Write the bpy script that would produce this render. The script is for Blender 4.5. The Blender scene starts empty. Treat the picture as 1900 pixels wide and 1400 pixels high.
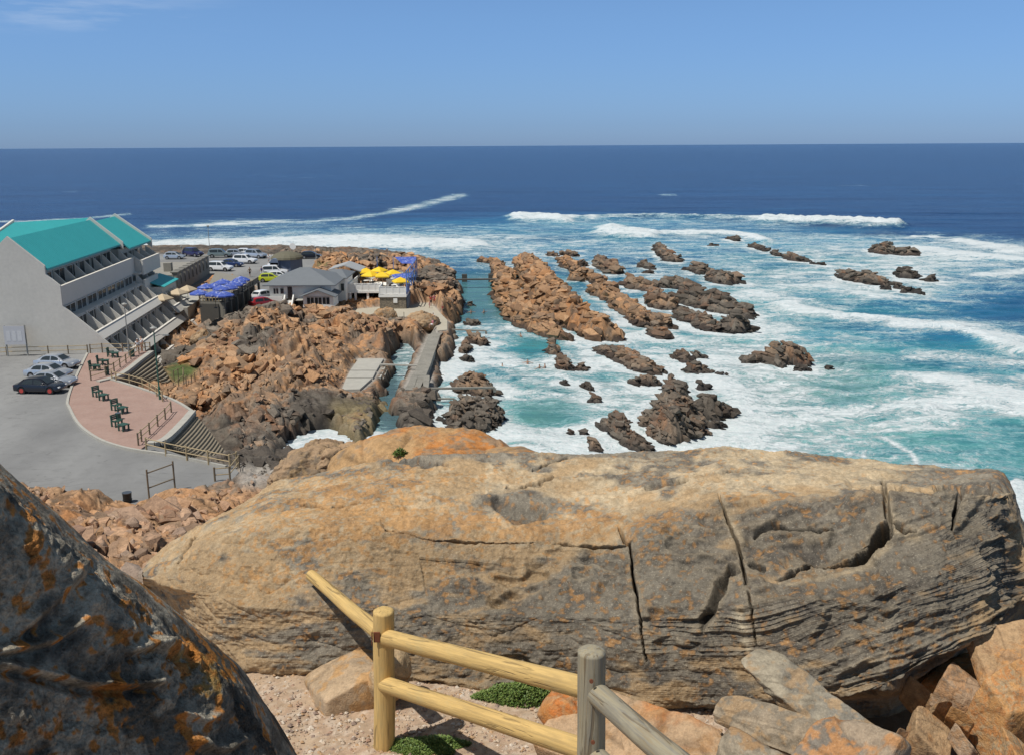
import bpy, bmesh, math, random
import numpy as np
from mathutils import Matrix, Vector
R = math.radians
scene = bpy.context.scene

# ---------------------------------------------------------------- camera
F = 1800.0; CAMZ = 26.0; PITCH = R(13.43); ROLL = R(-0.33)
CM = Matrix.Rotation(math.pi/2-PITCH, 3, 'X') @ Matrix.Rotation(ROLL, 3, 'Z')
cam_data = bpy.data.cameras.new("camera"); cam = bpy.data.objects.new("camera", cam_data)
scene.collection.objects.link(cam); scene.camera = cam
cam.matrix_world = Matrix.Translation((0, 0, CAMZ)) @ CM.to_4x4()
cam_data.sensor_width = 36.0; cam_data.lens = 36.0*F/1900.0
cam_data.clip_start = 0.1; cam_data.clip_end = 80000

# ---------------------------------------------------------------- light
SUN_EL = R(63); SUN_AZ = R(33)          # from the left, a little behind the camera
sdir = Vector((-math.cos(SUN_EL)*math.cos(SUN_AZ), -math.cos(SUN_EL)*math.sin(SUN_AZ), math.sin(SUN_EL)))
sl = bpy.data.lights.new("sun", 'SUN'); sl.energy = 4.3; sl.angle = R(0.5); sl.color = (1.0, 0.955, 0.88)
sun = bpy.data.objects.new("sun", sl); scene.collection.objects.link(sun)
sun.rotation_euler = sdir.to_track_quat('Z', 'Y').to_euler(); sun.location = (0, 0, 60)

w = bpy.data.worlds.new("World"); scene.world = w; w.use_nodes = True
nt = w.node_tree; nt.nodes.clear()
out = nt.nodes.new('ShaderNodeOutputWorld'); bg = nt.nodes.new('ShaderNodeBackground')
sky = nt.nodes.new('ShaderNodeTexSky'); sky.sky_type = 'NISHITA'; sky.sun_disc = False
sky.sun_elevation = SUN_EL; sky.sun_rotation = math.atan2(sdir.x, sdir.y); sky.altitude = 20
sky.air_density = 1.0; sky.dust_density = 0.3; sky.ozone_density = 2.5
tc = nt.nodes.new('ShaderNodeTexCoord'); sep = nt.nodes.new('ShaderNodeSeparateXYZ')
nt.links.new(tc.outputs['Generated'], sep.inputs[0])
ramp = nt.nodes.new('ShaderNodeValToRGB')                 # tint of the air by elevation
els = ramp.color_ramp.elements
SKYT = [(0.0, (.41, .66, 1.34)), (0.02, (.415, .655, 1.28)), (0.06, (.50, .73, 1.23)), (0.12, (.62, .84, 1.22)), (0.16, (.68, .88, 1.2)), (0.30, (1.0, .94, .80)), (1.0, (1.16, .93, .66))]
els[0].position, els[0].color = SKYT[0][0], SKYT[0][1]+(1,)
els[1].position, els[1].color = SKYT[-1][0], SKYT[-1][1]+(1,)
for p, c in SKYT[1:-1]:
    e = els.new(p); e.color = c+(1,)
nt.links.new(sep.outputs[2], ramp.inputs[0])
mul = nt.nodes.new('ShaderNodeMix'); mul.data_type = 'RGBA'; mul.blend_type = 'MULTIPLY'; mul.inputs[0].default_value = 1; mul.clamp_factor = False
nt.links.new(sky.outputs[0], mul.inputs[6]); nt.links.new(ramp.outputs[0], mul.inputs[7])
# thin cirrus high on the left
mp = nt.nodes.new('ShaderNodeMapping'); mp.inputs['Scale'].default_value = (5, 5, 42)
nt.links.new(tc.outputs['Generated'], mp.inputs[0])
cn = nt.nodes.new('ShaderNodeTexNoise'); cn.inputs['Scale'].default_value = 2.2; cn.inputs['Detail'].default_value = 7; cn.inputs['Roughness'].default_value = .6
nt.links.new(mp.outputs[0], cn.inputs[0])
cr = nt.nodes.new('ShaderNodeMapRange'); cr.inputs[1].default_value = .44; cr.inputs[2].default_value = .70; nt.links.new(cn.outputs[0], cr.inputs[0])
mz = nt.nodes.new('ShaderNodeMapRange'); mz.interpolation_type = 'SMOOTHSTEP'; mz.inputs[1].default_value = .094; mz.inputs[2].default_value = .114; nt.links.new(sep.outputs[2], mz.inputs[0])
mx_ = nt.nodes.new('ShaderNodeMapRange'); mx_.interpolation_type = 'SMOOTHSTEP'; mx_.inputs[1].default_value = -.22; mx_.inputs[2].default_value = -.42; nt.links.new(sep.outputs[0], mx_.inputs[0])
m1 = nt.nodes.new('ShaderNodeMath'); m1.operation = 'MULTIPLY'; nt.links.new(cr.outputs[0], m1.inputs[0]); nt.links.new(mz.outputs[0], m1.inputs[1])
m2 = nt.nodes.new('ShaderNodeMath'); m2.operation = 'MULTIPLY'; nt.links.new(m1.outputs[0], m2.inputs[0]); nt.links.new(mx_.outputs[0], m2.inputs[1])
m3 = nt.nodes.new('ShaderNodeMath'); m3.operation = 'MULTIPLY'; nt.links.new(m2.outputs[0], m3.inputs[0]); m3.inputs[1].default_value = .34
mc = nt.nodes.new('ShaderNodeMix'); mc.data_type = 'RGBA'; nt.links.new(m3.outputs[0], mc.inputs[0]); nt.links.new(mul.outputs[2], mc.inputs[6]); mc.inputs[7].default_value = (7, 8, 9.5, 1)
nt.links.new(mc.outputs[2], bg.inputs[0]); bg.inputs[1].default_value = 0.09
nt.links.new(bg.outputs[0], out.inputs[0])
scene.view_settings.view_transform = 'Standard'; scene.view_settings.look = 'None'
scene.view_settings.gamma = 1; scene.view_settings.exposure = 0.0
scene.render.engine = 'CYCLES'
scene.cycles.max_bounces = 6

# ---------------------------------------------------------------- geometry helpers
def ray(px, py):
    return CM @ Vector(((px-950)/F, -(py-700)/F, -1.0))
def at(px, py, Y):                      # point on that line of sight, Y metres ahead
    r = ray(px, py); return Vector((0, 0, CAMZ)) + r*(Y/r.y)
def gp(px, py, z=0.0):                  # point on the level z
    r = ray(px, py); return Vector((0, 0, CAMZ)) + r*((z-CAMZ)/r.z)
def wpx(x, y, z):                       # numpy: place -> photo coordinates (used to author maps)
    M = np.array(CM.transposed())
    q = M @ np.stack([np.ravel(x), np.ravel(y), np.ravel(z)-CAMZ])
    return (950+F*q[0]/-q[2]).reshape(np.shape(x)), (700-F*q[1]/-q[2]).reshape(np.shape(x))

def ss(t, a=0.0, b=1.0):
    t = np.clip((t-a)/(b-a), 0, 1); return t*t*(3-2*t)
def hsh(ix, iy, iz=0, s=0):
    h = (ix.astype(np.int64)*374761393 + iy.astype(np.int64)*668265263 + np.int64(s)*1274126177 + np.asarray(iz).astype(np.int64)*2147483647*3) & 0xffffffff
    h = ((h ^ (h >> 13))*1274126177) & 0xffffffff
    h = ((h ^ (h >> 16))*2246822519) & 0xffffffff
    return ((h ^ (h >> 15)) & 0xffffff)/16777216.0
def noise2(x, y, s=0):
    ix, iy = np.floor(x), np.floor(y); fx, fy = x-ix, y-iy
    u, v = fx*fx*fx*(fx*(fx*6-15)+10), fy*fy*fy*(fy*(fy*6-15)+10)
    a, b, c, d = hsh(ix, iy, 0, s), hsh(ix+1, iy, 0, s), hsh(ix, iy+1, 0, s), hsh(ix+1, iy+1, 0, s)
    return (a+(b-a)*u)*(1-v)+(c+(d-c)*u)*v
def noise3(x, y, z, s=0):
    iz = np.floor(z); fz = z-iz; w_ = fz*fz*(3-2*fz)
    ix, iy = np.floor(x), np.floor(y); fx, fy = x-ix, y-iy
    u, v = fx*fx*(3-2*fx), fy*fy*(3-2*fy)
    r = []
    for k in (0, 1):
        a, b, c, d = hsh(ix, iy, iz+k, s), hsh(ix+1, iy, iz+k, s), hsh(ix, iy+1, iz+k, s), hsh(ix+1, iy+1, iz+k, s)
        r.append((a+(b-a)*u)*(1-v)+(c+(d-c)*u)*v)
    return r[0]*(1-w_)+r[1]*w_
def fbm(x, y, o=4, s=0, z=None, g=.5):
    t = 0; a = 1.0; n = 0
    for k in range(o):
        t = t + a*(noise2(x*2**k+k*17.3, y*2**k-k*9.1, s+k) if z is None else noise3(x*2**k+k*17.3, y*2**k-k*9.1, z*2**k+k*3.7, s+k)); n += a; a *= g
    return t/n
def worley(x, y, s=0):
    ix, iy = np.floor(x), np.floor(y)
    f1 = np.full(x.shape, 9.0); f2 = np.full(x.shape, 9.0); dx1 = np.zeros(x.shape); dy1 = np.zeros(x.shape); cx = np.zeros(x.shape); cy = np.zeros(x.shape)
    for i in (-1, 0, 1):
        for j in (-1, 0, 1):
            gx, gy = ix+i, iy+j
            dx = x-(gx+hsh(gx, gy, 1, s)*.9+.05); dy = y-(gy+hsh(gx, gy, 2, s)*.9+.05)
            d = np.sqrt(dx*dx+dy*dy); n = d < f1
            f2 = np.where(n, f1, np.minimum(f2, d)); f1 = np.where(n, d, f1)
            dx1 = np.where(n, dx, dx1); dy1 = np.where(n, dy, dy1); cx = np.where(n, gx, cx); cy = np.where(n, gy, cy)
    return f1, f2, dx1, dy1, cx, cy
def facet(x, y, s=0, tilt=.9):          # broken rock: the upper hull of tilted, rotated blocks; returns height 0..1, block random, crack
    ix, iy = np.floor(x), np.floor(y); v1 = np.full(x.shape, -9.0); v2 = np.full(x.shape, -9.0); rr = np.zeros(x.shape)
    for i in (-1, 0, 1):
        for j in (-1, 0, 1):
            gx, gy = ix+i, iy+j; dx = x-(gx+hsh(gx, gy, 1, s)*.9+.05); dy = y-(gy+hsh(gx, gy, 2, s)*.9+.05)
            r = hsh(gx, gy, 5, s); th = hsh(gx, gy, 8, s)*3.1; c, q = np.cos(th), np.sin(th); a, b = dx*c+dy*q, dy*c-dx*q
            v = r*.55+a*(hsh(gx, gy, 6, s)-.5)*2*tilt+b*(hsh(gx, gy, 7, s)-.5)*2*tilt-1.5*np.maximum(np.maximum(np.abs(a), np.abs(b)*.8)-.25, 0)
            n = v > v1; v2 = np.where(n, v1, np.maximum(v2, v)); rr = np.where(n, r, rr); v1 = np.where(n, v, v1)
    e = ss(v1-v2, 0, .10); return v1-.12*(1-e), rr, e
def seg_dist(x, y, pts, closed=False):
    P = list(pts); n = len(P) if closed else len(P)-1; best = np.full(np.shape(x), 1e9); tt = np.zeros(np.shape(x))
    for i in range(n):
        ax, ay = P[i][0], P[i][1]; bx, by = P[(i+1) % len(P)][0], P[(i+1) % len(P)][1]
        L2 = (bx-ax)**2+(by-ay)**2+1e-12
        t = np.clip(((x-ax)*(bx-ax)+(y-ay)*(by-ay))/L2, 0, 1)
        d = np.hypot(x-ax-t*(bx-ax), y-ay-t*(by-ay)); m = d < best
        best = np.where(m, d, best); tt = np.where(m, i+t, tt)
    return best, tt
def inside(x, y, pts):
    r = np.zeros(np.shape(x), bool); n = len(pts)
    for i in range(n):
        ax, ay = pts[i][0], pts[i][1]; bx, by = pts[(i+1) % n][0], pts[(i+1) % n][1]
        if ay == by: continue
        c = ((ay > y) != (by > y)) & (x < (bx-ax)*(y-ay)/(by-ay)+ax); r ^= c
    return r
def sdist(x, y, pts):
    d, _ = seg_dist(x, y, pts, True); return np.where(inside(x, y, pts), d, -d)
def lerp(a, b, t): return a+(b-a)*t
def C3(c): return np.array(c, float)

def mesh_np(name, V, Fq, mat=None, col=None, attrs=None, smooth=True, parent=None, loc=None):
    """V (n,3), Fq (m,4) -> one mesh object"""
    V = np.asarray(V, np.float32); Fq = np.asarray(Fq, np.int32); me = bpy.data.meshes.new(name)
    if loc is not None: V = V-np.array(loc, np.float32)
    me.vertices.add(len(V)); me.vertices.foreach_set('co', V.ravel())
    k = Fq.shape[1]; me.loops.add(Fq.size); me.loops.foreach_set('vertex_index', Fq.ravel())
    me.polygons.add(len(Fq)); me.polygons.foreach_set('loop_start', np.arange(0, Fq.size, k, dtype=np.int32))
    try: me.polygons.foreach_set('loop_total', np.full(len(Fq), k, np.int32))
    except Exception: pass
    me.polygons.foreach_set('use_smooth', np.asarray(smooth, bool) if hasattr(smooth, '__len__') else np.full(len(Fq), smooth))
    me.update(calc_edges=True); me.validate()
    if col is not None:
        a = me.attributes.new('Col', 'FLOAT_COLOR', 'POINT')
        a.data.foreach_set('color', np.concatenate([col, np.ones((len(V), 1))], 1).astype(np.float32).ravel())
    for k_, v_ in (attrs or {}).items():
        a = me.attributes.new(k_, 'FLOAT', 'POINT'); a.data.foreach_set('value', np.asarray(v_, np.float32).ravel())
    if mat: me.materials.append(mat)
    o = bpy.data.objects.new(name, me); scene.collection.objects.link(o)
    if loc is not None: o.location = loc
    if parent: o.parent = parent
    return o
def grid_faces(nu, nv, keep=None, flip=False):
    i = np.arange(nu*nv).reshape(nu, nv)
    f = np.stack([i[:-1, :-1], i[1:, :-1], i[1:, 1:], i[:-1, 1:]], -1).reshape(-1, 4)
    if flip: f = f[:, ::-1]
    if keep is not None:
        k = keep.reshape(-1)[f].any(1); f = f[k]
    return f
def compact(V, Fq, *arr):
    u = np.unique(Fq); m = np.full(len(V), -1, np.int64); m[u] = np.arange(len(u))
    return (V[u], m[Fq])+tuple(a[u] for a in arr)
def tag(o, label=None, cat=None, group=None, kind=None):
    if label: o['label'] = label
    if cat: o['category'] = cat
    if group: o['group'] = group
    if kind: o['kind'] = kind
    return o
def thing(name, label, cat, loc=(0, 0, 0), rz=0, group=None):
    o = bpy.data.objects.new(name, None); scene.collection.objects.link(o); o.empty_display_size = .3
    o.location = loc; o.rotation_euler = (0, 0, rz); return tag(o, label, cat, group)
def copy_tree(o, parent=None):
    c = o.copy(); scene.collection.objects.link(c)
    if parent: c.parent = parent
    for ch in list(o.children): copy_tree(ch, c)
    return c

_r = np.random.RandomState(77)
def block_protos(n=14):
    """angular broken blocks: hulls of a few points, flat faces"""
    out = []
    for k in range(n):
        bm = bmesh.new()
        for i in range(15):
            q = _r.uniform(-1, 1, 3); q = q/np.abs(q).max()*_r.uniform(.75, 1.0) if i < 11 else q/np.linalg.norm(q)
            bm.verts.new(q*np.array([1, 1, .85]))
        bmesh.ops.convex_hull(bm, input=bm.verts); loose = [v for v in bm.verts if not v.link_faces]; bmesh.ops.delete(bm, geom=loose, context='VERTS'); bmesh.ops.triangulate(bm, faces=bm.faces); bm.verts.index_update()
        out.append((np.array([v.co[:] for v in bm.verts]), np.array([[v.index for v in f.verts] for f in bm.faces]))); bm.free()
    return out
BLK = block_protos()
def blocks(C, S, rz, tilt, col, asp=(1.8, .82, .6), seed=0):
    """many blocks at C (n,3), half size S; returns V, tris, colours"""
    n = len(C); rnd = np.random.RandomState(seed); kk = rnd.randint(0, len(BLK), n); VV = []; FF = []; CC = []; off = 0
    for k in range(len(BLK)):
        m = np.where(kk == k)[0]
        if not len(m): continue
        P, Fk = BLK[k]; a = np.array(asp)*(1+.35*(rnd.rand(len(m), 3)-.5)*2); Q = P[None]*(S[m][:, None, None]*a[:, None, :])
        c, s = np.cos(tilt[m])[:, None], np.sin(tilt[m])[:, None]; Q = np.stack([Q[..., 0], Q[..., 1]*c-Q[..., 2]*s, Q[..., 1]*s+Q[..., 2]*c], -1)
        t2 = (rnd.rand(len(m))-.5)*.55; c, s = np.cos(t2)[:, None], np.sin(t2)[:, None]; Q = np.stack([Q[..., 0]*c+Q[..., 2]*s, Q[..., 1], -Q[..., 0]*s+Q[..., 2]*c], -1)
        c, s = np.cos(rz[m])[:, None], np.sin(rz[m])[:, None]; Q = np.stack([Q[..., 0]*c-Q[..., 1]*s, Q[..., 0]*s+Q[..., 1]*c, Q[..., 2]], -1)+C[m][:, None]
        VV.append(Q.reshape(-1, 3)); FF.append((Fk[None]+off+(np.arange(len(m))*len(P))[:, None, None]).reshape(-1, 3)); off += len(m)*len(P); CC.append(np.repeat(col[m], len(P), 0))
    return np.concatenate(VV), np.concatenate(FF), np.concatenate(CC)
def tris(Fq): return np.concatenate([Fq[:, [0, 1, 2]], Fq[:, [0, 2, 3]]])

class MB:
    """collects shapes into one mesh"""
    def __init__(s): s.v = []; s.f = []
    def add(s, vs, fs):
        n = len(s.v); s.v += [tuple(v) for v in vs]; s.f += [tuple(i+n for i in f) for f in fs]; return s
    def box(s, x0, x1, y0, y1, z0, z1):
        return s.add([(x0, y0, z0), (x1, y0, z0), (x1, y1, z0), (x0, y1, z0), (x0, y0, z1), (x1, y0, z1), (x1, y1, z1), (x0, y1, z1)],
                     [(0, 3, 2, 1), (4, 5, 6, 7), (0, 1, 5, 4), (1, 2, 6, 5), (2, 3, 7, 6), (3, 0, 4, 7)])
    def prism(s, poly, z0, z1):         # poly: list of (x,y); z0/z1 numbers or lists
        n = len(poly); a = z0 if hasattr(z0, '__len__') else [z0]*n; b = z1 if hasattr(z1, '__len__') else [z1]*n
        ar = sum(poly[i][0]*poly[(i+1) % n][1]-poly[(i+1) % n][0]*poly[i][1] for i in range(n))
        idx = range(n) if ar > 0 else range(n-1, -1, -1)
        vs = [(poly[i][0], poly[i][1], a[i]) for i in idx]+[(poly[i][0], poly[i][1], b[i]) for i in idx]
        return s.add(vs, [tuple(range(n-1, -1, -1)), tuple(range(n, 2*n))]+[(i, (i+1) % n, n+(i+1) % n, n+i) for i in range(n)])
    def ext(s, poly3, d):               # planar 3-D polygon extruded by vector d
        n = len(poly3); A = [Vector(p) for p in poly3]; B = [p+Vector(d) for p in A]
        return s.add(A+B, [tuple(range(n-1, -1, -1)), tuple(range(n, 2*n))]+[(i, (i+1) % n, n+(i+1) % n, n+i) for i in range(n)])
    def tube(s, pts, r, n=8, cap=True):
        P = [Vector(p) for p in pts]; rs = r if hasattr(r, '__len__') else [r]*len(P); vs = []; fs = []
        for i, p in enumerate(P):
            t = (P[min(i+1, len(P)-1)]-P[max(i-1, 0)]).normalized()
            u = t.cross(Vector((0, 0, 1)) if abs(t.z) < .9 else Vector((1, 0, 0))).normalized(); w_ = t.cross(u)
            for k in range(n):
                a = 2*math.pi*k/n; vs.append(p+(u*math.cos(a)+w_*math.sin(a))*rs[i])
        for i in range(len(P)-1):
            for k in range(n): fs.append((i*n+k, i*n+(k+1) % n, (i+1)*n+(k+1) % n, (i+1)*n+k))
        if cap: fs += [tuple(range(n-1, -1, -1)), tuple(range((len(P)-1)*n, len(P)*n))]
        return s.add(vs, fs)
    def cone(s, c, r0, r1, z0, z1, n=8, rot=0):
        return s.add([(c[0]+r0*math.cos(rot+2*math.pi*k/n), c[1]+r0*math.sin(rot+2*math.pi*k/n), z0) for k in range(n)]+
                     [(c[0]+r1*math.cos(rot+2*math.pi*k/n), c[1]+r1*math.sin(rot+2*math.pi*k/n), z1) for k in range(n)],
                     [tuple(range(n-1, -1, -1)), tuple(range(n, 2*n))]+[(k, (k+1) % n, n+(k+1) % n, n+k) for k in range(n)])
    def build(s, name, mat, parent=None, smooth=False, bevel=0, loc=None):
        me = bpy.data.meshes.new(name)
        vs = s.v if loc is None else [(v[0]-loc[0], v[1]-loc[1], v[2]-loc[2]) for v in s.v]
        me.from_pydata(vs, [], s.f); me.materials.append(mat)
        bm = bmesh.new(); bm.from_mesh(me); bmesh.ops.recalc_face_normals(bm, faces=bm.faces); bm.to_mesh(me); bm.free()
        for p in me.polygons: p.use_smooth = smooth
        o = bpy.data.objects.new(name, me); scene.collection.objects.link(o)
        if loc is not None and not parent: o.location = loc
        if parent: o.parent = parent
        if bevel:
            b = o.modifiers.new('bevel', 'BEVEL'); b.width = bevel; b.segments = 2; b.limit_method = 'ANGLE'
        return o

# ---------------------------------------------------------------- material helpers
def nmat(name):
    m = bpy.data.materials.new(name); m.use_nodes = True; t = m.node_tree
    return m, t, t.nodes['Principled BSDF']
def N(t, typ, **kw):
    n = t.nodes.new(typ)
    for k, v in kw.items():
        if k.startswith('i_'): n.inputs[k[2:].replace('_', ' ')].default_value = v
        else: setattr(n, k, v)
    return n
def L(t, a, b): t.links.new(a, b)
def mathn(t, op, a, b=None, clamp=False):
    n = t.nodes.new('ShaderNodeMath'); n.operation = op; n.use_clamp = clamp
    for i, q in enumerate((a, b)):
        if q is None: continue
        if isinstance(q, (int, float)): n.inputs[i].default_value = q
        else: t.links.new(q, n.inputs[i])
    return n.outputs[0]
def mixc(t, f, a, b, blend='MIX'):
    n = t.nodes.new('ShaderNodeMix'); n.data_type = 'RGBA'; n.blend_type = blend
    for i, q in ((0, f), (6, a), (7, b)):
        if isinstance(q, (int, float)): n.inputs[i].default_value = q
        elif isinstance(q, tuple): n.inputs[i].default_value = q+(1,) if len(q) == 3 else q
        else: t.links.new(q, n.inputs[i])
    return n.outputs[2]
def noise_n(t, scale, detail=5, rough=.6, vec=None, dist=0):
    n = t.nodes.new('ShaderNodeTexNoise'); n.inputs['Scale'].default_value = scale; n.inputs['Detail'].default_value = detail
    n.inputs['Roughness'].default_value = rough; n.inputs['Distortion'].default_value = dist
    if vec is not None: t.links.new(vec, n.inputs['Vector'])
    return n.outputs[0]
def mrange(t, v, a, b, c=0.0, d=1.0, smooth=False):
    n = t.nodes.new('ShaderNodeMapRange'); n.inputs[1].default_value = a; n.inputs[2].default_value = b; n.inputs[3].default_value = c; n.inputs[4].default_value = d
    if smooth: n.interpolation_type = 'SMOOTHSTEP'
    t.links.new(v, n.inputs[0]); return n.outputs[0]
def mapping(t, vec, scale=(1, 1, 1), rot=(0, 0, 0)):
    n = t.nodes.new('ShaderNodeMapping'); n.inputs['Scale'].default_value = scale; n.inputs['Rotation'].default_value = rot
    t.links.new(vec, n.inputs[0]); return n.outputs[0]
def bump(t, p, h, strength=.3, dist=.02):
    n = t.nodes.new('ShaderNodeBump'); n.inputs['Strength'].default_value = strength; n.inputs['Distance'].default_value = dist
    t.links.new(h, n.inputs['Height']); t.links.new(n.outputs[0], p.inputs['Normal']); return n
def pos(t): return t.nodes.new('ShaderNodeNewGeometry').outputs['Position']
def objc(t): return t.nodes.new('ShaderNodeTexCoord').outputs['Object']
MC = {}
def mat(name, col, rough=.7, metal=0, var=.18, scale=3.0, bmp=0.0, spec=.5):
    """plain painted / cast surface with blotches and dirt"""
    if name in MC: return MC[name]
    m, t, p = nmat(name); v = objc(t)
    n = noise_n(t, scale, 6, .65, v); n2 = noise_n(t, scale*9, 4, .6, v)
    f = mathn(t, 'MULTIPLY', mathn(t, 'ADD', n, n2), .5)
    k = mrange(t, f, .3, .7, 1-var, 1+var*.6)
    c = mixc(t, 1.0, tuple(col), (1, 1, 1), 'MULTIPLY'); nn = c.node
    cmb = t.nodes.new('ShaderNodeCombineColor')
    for i in range(3): L(t, k, cmb.inputs[i])
    L(t, cmb.outputs[0], nn.inputs[7]); L(t, c, p.inputs['Base Color'])
    p.inputs['Roughness'].default_value = rough; p.inputs['Metallic'].default_value = metal; p.inputs['Specular IOR Level'].default_value = spec
    if bmp: bump(t, p, n2, bmp, .02)
    MC[name] = m; return m
def rock_mat(name, sc=1.0, bs=.6, bd=.05, contrast=.35, fleck=0.0, spec=.3, strata=None):
    m, t, p = nmat(name); P = pos(t); a = N(t, 'ShaderNodeAttribute', attribute_name='Col')
    n1 = noise_n(t, 1.3*sc, 8, .68, P, .4); n2 = noise_n(t, 7*sc, 6, .7, P)
    n3 = noise_n(t, 26*sc, 3, .6, P)
    f = mathn(t, 'ADD', mathn(t, 'MULTIPLY', n1, .35), mathn(t, 'ADD', mathn(t, 'MULTIPLY', n2, .4), mathn(t, 'MULTIPLY', n3, .25)))
    k = mrange(t, f, .36, .64, 1-contrast, 1+contrast)
    cmb = t.nodes.new('ShaderNodeCombineColor')
    for i in range(3): L(t, k, cmb.inputs[i])
    c = mixc(t, 1.0, a.outputs['Color'], cmb.outputs[0], 'MULTIPLY')
    if fleck:
        c = mixc(t, mrange(t, noise_n(t, 40*sc, 2, .5, P), .60, .70, 0, fleck), c, (.62, .55, .42))
        c = mixc(t, mrange(t, noise_n(t, 33*sc, 3, .6, mapping(t, P, (1, 1, 1), (1, 2, 0))), .60, .68, 0, fleck), c, (.06, .055, .05))
    L(t, c, p.inputs['Base Color']); p.inputs['Roughness'].default_value = .85; p.inputs['Specular IOR Level'].default_value = spec
    h = mathn(t, 'ADD', mathn(t, 'MULTIPLY', n2, .6), mathn(t, 'MULTIPLY', n3, .4))
    if strata:
        s = noise_n(t, strata, 5, .6, mapping(t, P, (.25, .25, 2.2), (.12, 0, 0)), .5)
        h = mathn(t, 'ADD', h, mathn(t, 'MULTIPLY', s, .8))
    bump(t, p, h, bs, bd); return m
# ================================================================ LAND
def poly_w(pts, z): return [tuple(gp(px, py, z)[:2]) for px, py in pts]
SHORE = poly_w([(-900, 470), (100, 476), (285, 480), (420, 481), (560, 481), (690, 485), (765, 492), (822, 503), (842, 522), (852, 560), (852, 588), (838, 605), (838, 655),
    (815, 672), (815, 705), (800, 728), (806, 775), (797, 800), (735, 806), (733, 780), (742, 740), (762, 700), (772, 668), (772, 640), (742, 632), (722, 660), (716, 700), (706, 745), (692, 795), (668, 818),
    (640, 806), (622, 782), (570, 795), (528, 812), (508, 850), (520, 900)], 0.3) + [(-8, 66), (0, 50), (8, 36), (12, 24), (40, 20), (60, -30), (-220, -30), (-420, 60), (-420, 240)]
LOT = poly_w([(-500, 655), (-40, 653), (162, 652), (283, 651), (286, 655), (262, 668), (224, 698), (184, 709), (207, 704), (278, 726), (326, 742), (358, 764), (334, 790), (303, 819), (278, 824), (345, 846), (432, 864), (452, 884),
    (420, 905), (330, 918), (250, 936), (180, 925), (90, 905), (-60, 895), (-500, 900)], 4)
FAR_LOT = poly_w([(-300, 472), (270, 471), (520, 473), (640, 475), (700, 479), (735, 486), (700, 487), (640, 485), (600, 487), (578, 500), (562, 520), (508, 530), (503, 552), (484, 572), (478, 560), (481, 531), (440, 515), (380, 520), (330, 545), (200, 560), (-300, 560)], 4)
PLAZA = poly_w([(640, 575), (700, 570), (755, 570), (780, 562), (800, 562), (816, 580), (830, 594), (830, 612), (812, 614), (806, 600), (790, 594), (735, 601), (700, 606), (662, 606), (640, 590)], 2.0)
SLAB_P = poly_w([(663, 663), (713, 664), (700, 690), (690, 704), (668, 723), (632, 724)], 1.4)
WALK = poly_w([(832, 596), (828, 616), (814, 627), (807, 645), (801, 660), (800, 690), (802, 724), (748, 724), (762, 690), (772, 668), (784, 640), (794, 620), (804, 610), (806, 597)], 1.0)
FLATS = [(WALK, .9, 1.5), (LOT, 3.9, .6), (FAR_LOT, 3.9, 2.0), (PLAZA, 1.93, .8), (SLAB_P, 1.2, 1.4)]
TP = [(x, y, z, a) for x, y, z, a in [   # px, py, height there, roughness
    (0, 1000, 10, .8), (60, 915, 4.4, .5), (120, 935, 4.6, .5), (190, 945, 4.3, .35), (250, 948, 4.1, .3), (300, 940, 4.2, .45), (340, 925, 4.3, .5), (400, 912, 4.1, .5), (470, 905, 4.2, .5), (100, 965, 6.3, .7), (200, 985, 7.2, .8), (300, 980, 6.7, .7), (380, 955, 5.6, .8), (430, 935, 5.0, .7), (250, 1020, 8.5, .8), (470, 875, 3.8, .4),
    (345, 690, 2.2, .15), (345, 718, 2.0, .15), (350, 735, 2.2, .6), (400, 715, 2.2, .8), (440, 690, 2.8, 1.1), (400, 660, 3.0, 1.2), (420, 620, 4.2, 1.3), (500, 610, 4.8, 1.3), (468, 588, 5.0, 1.1), (505, 580, 4.6, .8), (560, 598, 3.0, .7), (600, 592, 2.2, .4), (590, 605, 3.0, .8), (620, 605, 3.3, .9), (395, 612, 3.0, .2), (430, 600, 3.4, .5), (640, 640, 2.4, .8),
    (520, 650, 3.6, 1.4), (560, 700, 2.6, 1.1), (480, 730, 2.4, 1.2), (420, 760, 2.6, 1.3), (420, 780, 2.0, 1.1), (398, 805, 1.0, .3), (405, 832, .7, .2), (425, 850, .7, .2), (380, 790, 1.4, .3), (445, 820, 1.3, .9), (470, 840, 1.3, .9), (540, 760, 1.6, .9), (600, 740, 1.5, .7), (630, 700, 1.5, .5), (660, 750, 1.5, .5), (680, 720, 1.4, .4), (650, 780, 1.0, .5),
    (700, 630, 2.2, 1), (690, 652, 1.5, .6), (645, 658, 1.8, .8), (715, 610, 3.8, .9), (780, 612, 2.6, .8), (760, 640, 1.8, 1), (800, 640, 1.2, .9), (770, 760, 1.1, 1), (780, 700, 1.2, .6), (805, 690, 1.0, .8), (790, 530, 4.2, 1.3), (820, 520, 3.2, 1.1), (760, 495, 1.8, .7), (800, 505, 1.8, .8), (690, 482, 3.2, .2), (560, 478, 3.7, .1), (420, 477, 3.6, .1), (300, 476, 3.6, .1), (100, 474, 3.5, .1), (800, 550, 4.2, 1.1), (830, 560, 2.2, 1), (838, 590, 1.4, 1),
    (620, 492, 5.5, 1.2), (660, 490, 6.2, 1.3), (600, 497, 5.0, .9), (710, 492, 4.8, 1), (740, 487, 3.4, .8), (560, 480, 3.9, .1), (670, 530, 3.0, .8), (690, 560, 2.2, .4), (600, 560, 2.6, .4)]]
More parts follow.
